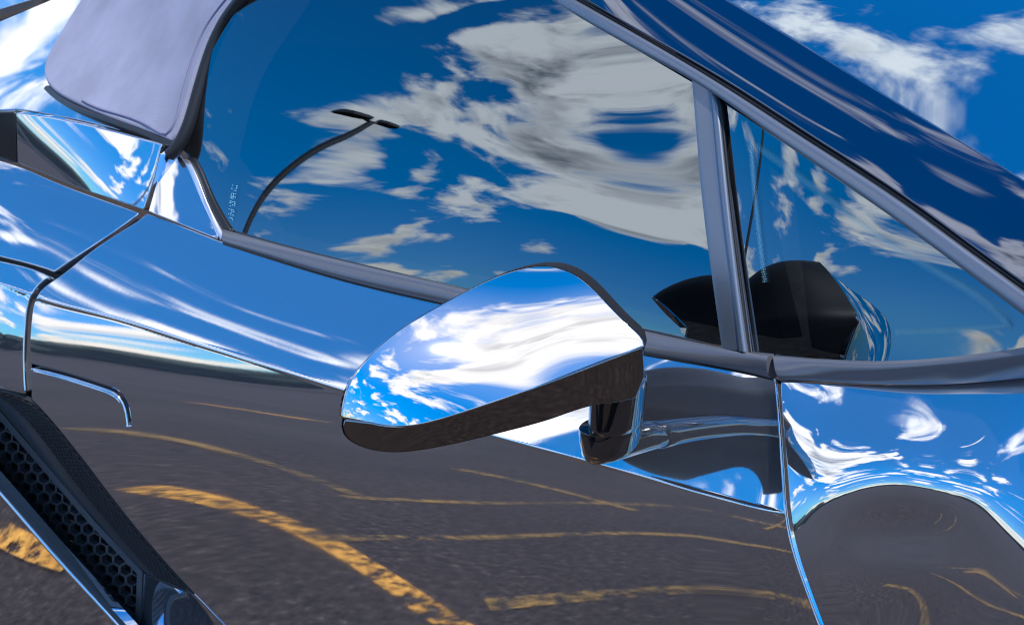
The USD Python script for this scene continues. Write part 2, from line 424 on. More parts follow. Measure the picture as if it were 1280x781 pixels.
PATCH, TRIM, RAIL = {}, {}, {}
PATCH['upper'] = (-128.0, 848.0, 26, 128.0, 576.0, 20, """-149323 -87305 104939 -145073 -90308 102098 -142188 -92708 99138 -140042 -94782 96116 -138215 -96709 93083 -136567 -98550 90056 -134996 -100347 87050
-133449 -102121 84076 -131915 -103877 81135 -130387 -105619 78230 -128859 -107347 75361 -127329 -109063 72530 -125795 -110767 69737 -124258 -112460
66983 -122716 -114140 64268 -121134 -115821 61607 -119435 -117527 59032 -117524 -119287 56587 -115114 -121190 54406 -111842 -123342 52673 -135441
-87449 105231 -130639 -90747 102659 -127440 -93297 99933 -125124 -95434 97122 -123214 -97377 94285 -121544 -99202 91443 -119987 -100965 88614 -118476
-102697 85812 -116985 -104407 83042 -115495 -106104 80308 -114003 -107789 77613 -112509 -109461 74954 -111015 -111121 72334 -109524 -112766 69749
-108037 -114397 67202 -106520 -116026 64703 -104902 -117677 62285 -103093 -119381 59991 -100829 -121226 57945 -97775 -123317 56325 -125680 -86146
105019 -120518 -89705 102633 -117090 -92406 100069 -114625 -94631 97404 -112621 -96624 94705 -110900 -98472 91991 -109329 -100238 89284 -107830
-101959 86598 -106366 -103652 83939 -104908 -105329 81316 -103450 -106994 78730 -101994 -108644 76180 -100542 -110281 73667 -99097 -111901 71188
-97660 -113505 68744 -96201 -115106 66346 -94649 -116729 64026 -92920 -118404 61824 -90766 -120221 59864 -87873 -122289 58315 -117885 -84158 104569
-112515 -87939 102321 -108928 -90785 99879 -106334 -93111 97329 -104221 -95180 94741 -102417 -97082 92134 -100793 -98883 89528 -99268 -100622 86938
-97803 -102321 84369 -96361 -103996 81832 -94932 -105653 79327 -93513 -107292 76857 -92103 -108915 74421 -90703 -110520 72018 -89316 -112108 69647
-87909 -113691 67321 -86417 -115297 65070 -84760 -116955 62935 -82701 -118759 61035 -79943 -120818 59537 -110937 -81928 104031 -105474 -85892 101893
-101788 -88870 99552 -99084 -91302 97102 -96858 -93463 94614 -94950 -95442 92108 -93242 -97302 89600 -91664 -99083 87101 -90173 -100806 84618 -88734
-102490 82158 -87330 -104146 79725 -85948 -105777 77322 -84581 -107390 74950 -83228 -108983 72609 -81889 -110558 70299 -80535 -112127 68032 -79101
-113719 65838 -77512 -115365 63756 -75542 -117158 61905 -72910 -119212 60448 -104407 -79633 103466 -98911 -83761 101425 -95163 -86863 99175 -92372
-89401 96815 -90042 -91661 94423 -88030 -93727 92014 -86234 -95659 89600 -84593 -97493 87192 -83069 -99250 84791 -81631 -100949 82405 -80252 -102605
80036 -78909 -104229 77692 -77586 -105832 75377 -76281 -107414 73091 -74991 -108976 70835 -73688 -110533 68620 -72312 -112112 66475 -70789 -113747
64441 -68908 -115531 62631 -66400 -117579 61206 -98000 -77419 102924 -92499 -81705 100975 -88716 -84923 98812 -85864 -87562 96538 -83456 -89917 94236
-81361 -92069 91920 -79490 -94073 89599 -77792 -95964 87279 -76238 -97758 84960 -74802 -99473 82644 -73451 -101129 80337 -72149 -102746 78049 -70872
-104339 75788 -69613 -105909 73555 -68372 -107459 71349 -67121 -109002 69183 -65802 -110568 67084 -64347 -112189 65093 -62555 -113961 63321 -60173
-115999 61922 -91620 -75345 102422 -86160 -79767 100561 -82387 -83084 98476 -79516 -85805 96281 -77071 -88238 94060 -74924 -90466 91829 -72997 -92540
89595 -71248 -94491 87362 -69661 -96329 85125 -68221 -98066 82881 -66890 -99728 80637 -65622 -101341 78406 -64385 -102926 76199 -63171 -104485 74017
-61978 -106022 71860 -60778 -107551 69740 -59518 -109102 67686 -58131 -110707 65734 -56431 -112463 63993 -54180 -114485 62614 -85228 -73446 101972
-79878 -77964 100186 -76175 -81343 98167 -73343 -84116 96037 -70910 -86602 93884 -68752 -88887 91726 -66790 -91026 89573 -64992 -93042 87425 -63363
-94935 85272 -61903 -96709 83105 -60573 -98389 80930 -59324 -100008 78761 -58118 -101589 76609 -56945 -103140 74478 -55798 -104664 72369 -54649
-106178 70293 -53448 -107711 68279 -52132 -109298 66363 -50528 -111032 64649 -48412 -113031 63282 -78804 -71749 101583 -73631 -76317 99858 -70051
-79722 97894 -67307 -82514 95815 -64933 -85025 93717 -62801 -87347 91621 -60827 -89541 89540 -58991 -91623 87474 -57319 -93579 85406 -55827 -95400
83320 -54482 -97112 81219 -53238 -98747 79116 -52055 -100330 77022 -50919 -101873 74941 -49818 -103383 72878 -48723 -104880 70844 -47584 -106392 68866
-46343 -107955 66980 -44838 -109662 65286 -42863 -111630 63923 -72350 -70270 101260 -67391 -74855 99588 -63963 -78262 97671 -61333 -81051 95637 -59047
-83565 93586 -56971 -85905 91542 -55014 -88138 89525 -53165 -90275 87534 -51465 -92290 85546 -49944 -94162 83540 -48582 -95911 81515 -47337 -97568
79480 -46176 -99155 77443 -45079 -100688 75411 -44028 -102181 73389 -42991 -103655 71392 -41920 -105142 69445 -40758 -106675 67584 -39357 -108348
65903 -37527 -110274 64536 -65874 -69021 101005 -61147 -73600 99383 -57882 -76994 97510 -55378 -79768 95519 -53195 -82270 93510 -51197 -84610 91512
-49289 -86860 89550 -47461 -89031 87622 -45762 -91088 85704 -44229 -93005 83773 -42854 -94793 81822 -41610 -96472 79854 -40474 -98062 77874 -39420
-99583 75887 -38423 -101054 73903 -37449 -102500 71936 -36450 -103953 70014 -35374 -105450 68171 -34080 -107081 66496 -32398 -108958 65117 -59406
-67997 100817 -54925 -72549 99240 -51832 -75915 97409 -49462 -78661 95458 -47396 -81136 93486 -45496 -83456 91528 -43668 -85699 89609 -41897 -87877
87731 -40230 -89955 85871 -38707 -91905 84006 -37330 -93726 82124 -36092 -95428 80221 -34980 -97022 78295 -33966 -98532 76352 -33022 -99980 74404
-32110 -101395 72465 -31184 -102812 70564 -30191 -104269 68734 -29004 -105854 67062 -27465 -107676 65666 -52977 -67188 100692 -48753 -71692 99155
-45841 -75013 97363 -43616 -77714 95447 -41680 -80144 93508 -39898 -82423 91580 -38176 -84634 89693 -36495 -86791 87851 -34893 -88865 86034 -33403
-90831 84222 -32041 -92677 82400 -30815 -94399 80558 -29724 -96001 78685 -28741 -97505 76788 -27841 -98936 74877 -26986 -100322 72967 -26127 -101704
71085 -25213 -103120 69268 -24125 -104658 67597 -22722 -106423 66182 -46624 -66577 100625 -42658 -71015 99125 -39931 -74279 97367 -37853 -76924 95484
-36051 -79298 93575 -34396 -81522 91673 -32794 -83681 89810 -31223 -85796 87992 -29708 -87845 86207 -28275 -89807 84437 -26945 -91664 82666 -25742
-93399 80877 -24675 -95008 79054 -23723 -96508 77202 -22864 -97922 75326 -22062 -99280 73442 -21268 -100624 71579 -20427 -101999 69772 -19433 -103489
68100 -18157 -105195 66667 -40383 -66137 100607 -36667 -70504 99142 -34113 -73709 97421 -32172 -76299 95573 -30494 -78619 93695 -28955 -80788 91822
-27470 -82892 89984 -26009 -84956 88189 -24589 -86968 86431 -23226 -88911 84696 -21950 -90761 82966 -20789 -92493 81219 -19762 -94093 79438 -18854
-95577 77621 -18046 -96963 75773 -17306 -98283 73907 -16580 -99583 72055 -15815 -100911 70254 -14911 -102349 68578 -13755 -103993 67124 -34288 -65841
100628 -30805 -70139 99202 -28408 -73291 97520 -26586 -75836 95711 -25011 -78112 93872 -23571 -80238 92034 -22184 -82295 90227 -20821 -84313 88461
-19492 -86284 86730 -18210 -88194 85026 -17005 -90018 83328 -15910 -91723 81612 -14945 -93292 79858 -14101 -94739 78064 -13361 -96078 76230 -12694
-97344 74371 -12046 -98587 72521 -11359 -99858 70718 -10546 -101239 69034 -9503 -102819 67557 -28368 -65660 100681 -25106 -69885 99291 -22855 -72987
97650 -21140 -75491 95882 -19657 -77730 94083 -18303 -79818 92284 -17002 -81835 90512 -15727 -83811 88778 -14486 -85739 87077 -13288 -87608 85399
-12164 -89390 83726 -11147 -91052 82032 -10257 -92574 80296 -9486 -93968 78515 -8822 -95250 76688 -8231 -96453 74830 -7659 -97633 72977 -7050 -98844
71169 -6323 -100163 69474 -5387 -101676 67974 -22644 -65564 100756 -19600 -69708 99398 -17491 -72754 97794 -15880 -75215 96066 -14486 -77415 94306
-13213 -79464 92545 -11993 -81442 90808 -10801 -83375 89104 -9643 -85258 87430 -8529 -87081 85777 -7488 -88815 84124 -6550 -90425 82447 -5737 -91893
80724 -5039 -93231 78952 -4444 -94454 77131 -3921 -95597 75275 -3417 -96716 73421 -2878 -97867 71609 -2229 -99126 69903 -1390 -100573 68381 -17133
-65526 100843 -14304 -69575 99512 -12338 -72556 97941 -10832 -74965 96248 -9527 -77119 94523 -8337 -79125 92794 -7197 -81058 91088 -6087 -82946 89412
-5011 -84780 87761 -3980 -86553 86127 -3019 -88234 84491 -2157 -89792 82828 -1414 -91207 81116 -780 -92492 79354 -243 -93664 77542 227 -94756 75695
677 -95823 73846 1160 -96922 72035 1741 -98126 70323 2496 -99512 68785 -11843 -65522 100938 -9229 -69461 99626 -7407 -72364 98081 -6008 -74712 96417
-4796 -76811 94720 -3690 -78764 93019 -2634 -80644 91336 -1607 -82477 89680 -614 -84256 88046 334 -85971 86426 1216 -87596 84801 2007 -89102 83148
2690 -90470 81449 3273 -91714 79701 3769 -92847 77905 4202 -93904 76073 4616 -94935 74239 5059 -95997 72439 5591 -97158 70732 6281 -98498 69189 -6751
-65567 101042 -4353 -69375 99743 -2678 -72185 98217 -1390 -74459 96575 -273 -76491 94900 744 -78379 93218 1713 -80194 91551 2652 -81961 89908 3558
-83673 88282 4422 -85322 86667 5227 -86886 85048 5952 -88341 83404 6586 -89672 81720 7134 -90889 79992 7605 -92002 78220 8019 -93042 76415 8416 -94058
74607 8837 -95101 72831 9338 -96239 71142 9985 -97552 69611 -1742 -65813 101206 434 -69461 99911 1958 -72157 98398 3130 -74338 96773 4146 -76287 95114
5070 -78096 93446 5948 -79832 91789 6796 -81518 90152 7613 -83151 88530 8391 -84725 86916 9121 -86222 85299 9786 -87627 83663 10379 -88926 81997 10902
-90127 80296 11360 -91235 78558 11769 -92276 76792 12163 -93294 75023 12577 -94334 73284 13062 -95466 71628 13680 -96768 70123 3298 -66447 101485 5242
-69894 100187 6607 -72447 98683 7658 -74515 97071 8569 -76362 95425 9396 -78075 93769 10180 -79715 92121 10936 -81308 90488 11662 -82849 88866 12356
-84337 87252 13011 -85761 85637 13619 -87112 84013 14175 -88382 82369 14679 -89573 80702 15132 -90687 79007 15545 -91741 77291 15945 -92773 75575
16360 -93824 73887 16838 -94960 72276 17437 -96260 70811 8651 -67971 102034 10337 -71144 100724 11526 -73504 99226 12444 -75421 97628 13240 -77135
95998 13963 -78726 94355 14646 -80248 92718 15305 -81725 91092 15940 -83158 89477 16548 -84545 87868 17128 -85883 86261 17678 -87169 84653 18195
-88401 83039 18677 -89575 81414 19123 -90691 79772 19542 -91761 78120 19952 -92815 76473 20374 -93885 74852 20852 -95035 73307 21437 -96340 71900
14646 -71086 103068 16034 -73875 101739 17019 -75965 100248 17784 -77673 98668 18450 -79208 97060 19057 -80637 95441 19632 -82008 93825 20189 -83343
92219 20727 -84643 90622 21247 -85909 89033 21750 -87141 87449 22234 -88339 85870 22701 -89505 84294 23149 -90637 82718 23578 -91735 81141 23995
-92810 79566 24411 -93881 78007 24843 -94973 76480 25326 -96144 75028 25908 -97467 73713""")
PATCH['lower'] = (-128.0, 880.0, 26, 224.0, 720.0, 24, """-134626 -98228 93580 -136377 -98608 90144 -137587 -99220 86777 -138534 -99949 83431 -139421 -100713 80064 -140346 -101476 76651 -141398 -102204 73165
-142619 -102884 69586 -144036 -103511 65900 -145667 -104079 62091 -147516 -104592 58149 -149587 -105051 54061 -151877 -105460 49819 -154379 -105827
45416 -157087 -106155 40845 -159993 -106451 36099 -163089 -106721 31172 -166367 -106971 26060 -169821 -107204 20756 -173520 -107404 15219 -177761
-107486 9289 -182970 -107335 2723 -190422 -106602 -5195 -202483 -104656 -15854 -118827 -99149 94936 -119841 -99727 91814 -120487 -100472 88743 -120950
-101302 85692 -121373 -102156 82629 -121848 -102996 79528 -122461 -103790 76363 -123261 -104521 73111 -124287 -105175 69751 -125561 -105750 66264
-127077 -106250 62643 -128825 -106683 58878 -130788 -107060 54968 -132944 -107391 50909 -135274 -107687 46702 -137766 -107954 42343 -140406 -108201
37832 -143183 -108432 33164 -146091 -108654 28338 -149183 -108850 23321 -152706 -108943 17975 -157011 -108831 12096 -163138 -108201 5080 -172990
-106499 -4224 -107697 -98587 95467 -108318 -99269 92527 -108653 -100088 89633 -108841 -100978 86760 -109006 -101883 83879 -109247 -102760 80960
-109654 -103572 77973 -110266 -104306 74897 -111101 -104958 71716 -112172 -105525 68416 -113476 -106013 64986 -115007 -106427 61417 -116746 -106780
57708 -118661 -107086 53861 -120728 -107358 49878 -122939 -107602 45757 -125285 -107822 41493 -127754 -108027 37087 -130332 -108222 32538 -133061
-108396 27819 -136156 -108474 22810 -139923 -108359 17324 -145265 -107757 10823 -153816 -106148 2286 -98700 -97398 95637 -99093 -98137 92819 -99237
-99001 90047 -99253 -99929 87298 -99255 -100867 84543 -99355 -101764 81748 -99650 -102576 78877 -100160 -103298 75914 -100882 -103936 72851 -101813
-104492 69677 -102959 -104969 66382 -104323 -105369 62952 -105883 -105704 59388 -107601 -105993 55696 -109453 -106250 51879 -111439 -106475 47931
-113563 -106671 43843 -115812 -106843 39614 -118161 -107006 35251 -120636 -107149 30735 -123430 -107202 25952 -126816 -107071 20735 -131598 -106469
14586 -139223 -104898 6573 -90585 -96057 95697 -90834 -96827 92973 -90856 -97716 90296 -90758 -98669 87645 -90653 -99627 84989 -90656 -100535 82293
-90869 -101344 79516 -91302 -102053 76646 -91933 -102677 73678 -92752 -103222 70608 -93769 -103689 67423 -94992 -104075 64109 -96397 -104396 60667
-97944 -104672 57106 -99609 -104917 53429 -101403 -105127 49626 -103345 -105297 45681 -105417 -105436 41593 -107583 -105563 37378 -109852 -105675
33024 -112398 -105703 28427 -115468 -105554 23429 -119786 -104949 17569 -126646 -103406 9986 -82896 -94750 95740 -83055 -95531 93096 -83006 -96428
90497 -82846 -97387 87926 -82679 -98350 85353 -82616 -99261 82740 -82754 -100070 80050 -83104 -100776 77268 -83644 -101393 74391 -84367 -101928 71414
-85277 -102382 68326 -86380 -102755 65114 -87652 -103061 61780 -89056 -103322 58333 -90568 -103551 54776 -92209 -103740 51095 -93999 -103882 47271
-95921 -103988 43306 -97923 -104082 39222 -100004 -104168 35015 -102321 -104178 30588 -105100 -104018 25793 -108998 -103417 20197 -115178 -101905
13003 -75355 -93614 95834 -75459 -94392 93261 -75379 -95278 90731 -75198 -96224 88227 -75007 -97176 85724 -74900 -98083 83188 -74961 -98899 80585
-75211 -99617 77897 -75652 -100237 75116 -76284 -100765 72231 -77102 -101204 69234 -78100 -101562 66119 -79257 -101852 62886 -80543 -102093 59542
-81939 -102296 56088 -83461 -102455 52511 -85125 -102565 48796 -86906 -102639 44948 -88749 -102708 40993 -90643 -102778 36934 -92733 -102780 32678
-95231 -102621 28085 -98731 -102035 22750 -104278 -100568 15932 -67940 -92665 95985 -68019 -93425 93477 -67936 -94286 91008 -67764 -95203 88563 -67576
-96130 86120 -67445 -97024 83653 -67437 -97848 81135 -67590 -98582 78543 -67929 -99215 75859 -68467 -99742 73068 -69190 -100174 70166 -70083 -100522
67149 -71129 -100800 64017 -72305 -101022 60774 -73599 -101198 57418 -75016 -101326 53941 -76559 -101407 50333 -78199 -101458 46605 -79881 -101511
42784 -81593 -101570 38873 -83471 -101570 34787 -85709 -101416 30389 -88848 -100849 25302 -93830 -99427 18835 -60680 -91891 96188 -60760 -92617 93737
-60694 -93440 91323 -60548 -94317 88930 -60380 -95208 86540 -60244 -96081 84136 -60192 -96903 81693 -60266 -97649 79191 -60510 -98297 76603 -60942
-98837 73912 -61554 -99277 71112 -62329 -99631 68202 -63255 -99908 65178 -64317 -100120 62040 -65503 -100277 58787 -66806 -100384 55417 -68217 -100448
51926 -69706 -100489 48328 -71225 -100534 44646 -72768 -100587 40883 -74459 -100581 36957 -76476 -100427 32739 -79308 -99869 27875 -83808 -98479 21718
-53606 -91273 96433 -53704 -91953 94034 -53666 -92730 91670 -53552 -93560 89325 -53413 -94410 86985 -53288 -95251 84635 -53216 -96059 82259 -53238
-96807 79835 -53399 -97469 77339 -53724 -98030 74750 -54212 -98494 72060 -54860 -98867 69263 -55659 -99155 66353 -56598 -99370 63328 -57663 -99522
60187 -58838 -99622 56934 -60104 -99685 53572 -61434 -99728 50113 -62793 -99773 46575 -64182 -99820 42956 -65713 -99806 39179 -67543 -99641 35124
-70121 -99082 30457 -74217 -97708 24570 -46747 -90788 96711 -46869 -91418 94361 -46859 -92146 92045 -46777 -92929 89748 -46669 -93732 87454 -46563
-94536 85155 -46489 -95319 82837 -46482 -96057 80481 -46581 -96725 78068 -46812 -97308 75576 -47187 -97799 72994 -47712 -98196 70309 -48385 -98505
67514 -49195 -98734 64606 -50130 -98895 61586 -51167 -99004 58458 -52285 -99076 55230 -53460 -99129 51912 -54668 -99178 48517 -55916 -99221 45037
-57304 -99196 41401 -58973 -99019 37497 -61328 -98452 33010 -65074 -97087 27366 -40127 -90414 97013 -40268 -90995 94711 -40281 -91677 92444 -40226
-92413 90193 -40145 -93172 87946 -40062 -93934 85694 -39998 -94683 83428 -39982 -95400 81132 -40043 -96063 78790 -40204 -96657 76385 -40486 -97170
73900 -40904 -97591 71321 -41458 -97924 68639 -42141 -98177 65850 -42940 -98359 62954 -43837 -98488 59956 -44810 -98579 56863 -45840 -98646 53684
-46910 -98702 50426 -48028 -98741 47080 -49286 -98707 43578 -50806 -98520 39818 -52960 -97946 35501 -56390 -96587 30083 -33768 -90126 97327 -33922
-90660 95074 -33952 -91299 92855 -33917 -91993 90652 -33859 -92709 88451 -33796 -93430 86246 -33747 -94142 84027 -33733 -94829 81784 -33772 -95478
79505 -33887 -96071 77174 -34100 -96595 74777 -34430 -97034 72294 -34881 -97390 69717 -35446 -97669 67042 -36117 -97880 64269 -36879 -98036 61399
-37717 -98149 58437 -38614 -98232 55390 -39559 -98295 52262 -40558 -98335 49044 -41693 -98295 45672 -43074 -98101 42051 -45040 -97525 37898 -48178
-96177 32695 -27682 -89899 97646 -27846 -90388 95439 -27888 -90988 93268 -27867 -91644 91113 -27824 -92321 88959 -27776 -93005 86800 -27739 -93681
84628 -27729 -94337 82435 -27760 -94963 80211 -27848 -95545 77945 -28015 -96067 75621 -28280 -96515 73222 -28647 -96887 70740 -29112 -97189 68170
-29670 -97427 65510 -30312 -97609 62761 -31028 -97745 59922 -31807 -97844 56998 -32637 -97918 53993 -33525 -97961 50898 -34544 -97921 47652 -35792
-97726 44166 -37579 -97154 40172 -40440 -95825 35179 -21874 -89714 97960 -22048 -90159 95798 -22098 -90721 93673 -22086 -91343 91565 -22051 -91986
89459 -22013 -92637 87347 -21984 -93280 85222 -21979 -93905 83077 -22006 -94504 80903 -22081 -95066 78693 -22219 -95577 76431 -22436 -96024 74105
-22738 -96405 71707 -23121 -96724 69231 -23585 -96984 66674 -24125 -97189 64034 -24736 -97345 61308 -25411 -97460 58498 -26137 -97544 55608 -26922
-97594 52629 -27831 -97557 49504 -28953 -97367 46149 -30569 -96807 42310 -33168 -95505 37521 -16345 -89552 98265 -16527 -89952 96145 -16585 -90477
94064 -16580 -91066 92001 -16552 -91679 89940 -16519 -92298 87874 -16496 -92911 85794 -16493 -93508 83695 -16519 -94080 81569 -16584 -94619 79409
-16701 -95114 77205 -16881 -95556 74945 -17129 -95942 72622 -17446 -96273 70230 -17832 -96548 67766 -18287 -96771 65223 -18810 -96943 62599 -19394
-97071 59892 -20029 -97165 57108 -20721 -97221 54237 -21529 -97191 51226 -22534 -97009 47996 -23991 -96463 44304 -26345 -95195 39712 -11088 -89400
98555 -11281 -89752 96472 -11348 -90239 94432 -11349 -90794 92411 -11328 -91376 90393 -11299 -91966 88369 -11280 -92551 86333 -11277 -93120 84278
-11300 -93668 82199 -11356 -94186 80088 -11453 -94668 77937 -11600 -95104 75739 -11803 -95493 73485 -12064 -95831 71171 -12386 -96117 68788 -12772
-96351 66333 -13221 -96534 63798 -13729 -96670 61185 -14285 -96772 58497 -14896 -96834 55725 -15613 -96810 52820 -16511 -96637 49706 -17821 -96109
46154 -19949 -94878 41748 -6091 -89248 98828 -6297 -89549 96779 -6373 -89995 94775 -6383 -90515 92792 -6369 -91065 90813 -6347 -91625 88829 -6331
-92181 86833 -6330 -92723 84819 -6350 -93247 82782 -6396 -93746 80717 -6475 -94214 78617 -6593 -94645 76477 -6756 -95036 74288 -6969 -95380 72044
-7237 -95675 69737 -7563 -95918 67360 -7950 -96108 64908 -8391 -96252 62379 -8878 -96359 59779 -9416 -96426 57099 -10052 -96409 54291 -10853 -96245
51284 -12029 -95736 47863 -13948 -94543 43632 -1342 -89089 99083 -1561 -89335 97063 -1649 -89737 95091 -1670 -90221 93142 -1664 -90735 91198 -1650
-91263 89249 -1641 -91787 87288 -1644 -92300 85310 -1663 -92797 83311 -1703 -93275 81287 -1767 -93729 79234 -1859 -94156 77147 -1986 -94549 75019
-2155 -94901 72841 -2374 -95205 70604 -2646 -95458 68302 -2975 -95657 65927 -3357 -95808 63477 -3782 -95921 60958 -4254 -95994 58362 -4816 -95983
55645 -5529 -95828 52739 -6584 -95338 49438 -8314 -94184 45371 3177 -88920 99319 2943 -89109 97324 2843 -89465 95381 2812 -89909 93463 2807 -90387
91549 2812 -90880 89631 2813 -91369 87701 2804 -91850 85755 2783 -92320 83789 2747 -92774 81802 2695 -93213 79791 2625 -93635 77753 2530 -94030 75681
2401 -94391 73565 2228 -94707 71396 2007 -94972 69165 1731 -95181 66862 1403 -95339 64486 1034 -95458 62043 620 -95536 59525 124 -95531 56891 -511
-95385 54077 -1456 -94912 50888 -3013 -93796 46974 7481 -88739 99537 7236 -88871 97566 7126 -89183 95649 7085 -89588 93760 7072 -90030 91874 7069
-90487 89985 7062 -90943 88084 7048 -91392 86166 7025 -91832 84231 6992 -92263 82278 6949 -92685 80304 6897 -93098 78310 6828 -93495 76289 6733 -93862
74231 6603 -94191 72126 6427 -94470 69962 6199 -94690 67728 5919 -94854 65420 5598 -94977 63045 5235 -95056 60598 4796 -95054 58039 4231 -94915 55309
3386 -94460 52224 1988 -93383 48453 11605 -88574 99749 11354 -88653 97800 11237 -88922 95910 11190 -89290 94048 11171 -89698 92191 11162 -90123 90331
11151 -90547 88458 11133 -90966 86569 11109 -91378 84664 11079 -91785 82742 11044 -92189 80804 11004 -92589 78850 10955 -92981 76874 10889 -93353
74869 10795 -93693 72824 10661 -93985 70724 10474 -94214 68553 10236 -94383 66308 9956 -94505 63995 9636 -94583 61611 9246 -94580 59119 8744 -94446
56467 7990 -94009 53481 6740 -92974 49848 15649 -88553 100006 15396 -88583 98084 15277 -88812 96222 15227 -89146 94391 15204 -89523 92565 15193 -89918
90735 15180 -90313 88893 15162 -90704 87037 15140 -91091 85164 15113 -91475 83276 15084 -91858 81374 15054 -92242 79459 15019 -92623 77526 14973
-92991 75569 14906 -93335 73579 14805 -93634 71538 14653 -93868 69428 14452 -94039 67243 14210 -94161 64992 13930 -94238 62671 13587 -94236 60248
13145 -94111 57675 12479 -93697 54790 11371 -92712 51299 19707 -88834 100370 19457 -88818 98479 19339 -89011 96652 19289 -89314 94857 19267 -89661
93067 19256 -90029 91275 19245 -90399 89471 19230 -90765 87652 19211 -91129 85819 19190 -91491 83971 19167 -91853 82110 19143 -92217 80235 19116
-92579 78344 19082 -92932 76433 19031 -93265 74492 18951 -93558 72505 18827 -93790 70453 18659 -93962 68333 18456 -94088 66149 18217 -94169 63899
17924 -94176 61555 17543 -94068 59071 16966 -93687 56299 15997 -92765 52964 24000 -89821 100997 23760 -89766 99153 23646 -89926 97374 23600 -90199
95627 23581 -90520 93887 23573 -90862 92145 23566 -91207 90392 23556 -91550 88625 23543 -91890 86844 23527 -92229 85048 23508 -92566 83238 23488
-92901 81413 23463 -93232 79571 23430 -93554 77707 23383 -93857 75815 23315 -94128 73884 23213 -94352 71899 23080 -94529 69856 22919 -94669 67760
22730 -94770 65606 22494 -94804 63367 22183 -94729 61002 21700 -94400 58371 20878 -93568 55226 28783 -92084 102106 28559 -91998 100332 28456 -92130
98624 28416 -92375 96949 28401 -92668 95282 28399 -92984 93613 28397 -93303 91933 28392 -93619 90240 28383 -93931 88532 28371 -94239 86808 28354
-94541 85068 28330 -94834 83309 28300 -95118 81528 28260 -95388 79724 28208 -95643 77892 28144 -95878 76030 28064 -96091 74133 27970 -96283 72200
27861 -96455 70230 27734 -96601 68216 27570 -96688 66130 27341 -96675 63930 26964 -96427 61492 26299 -95719 58594""")
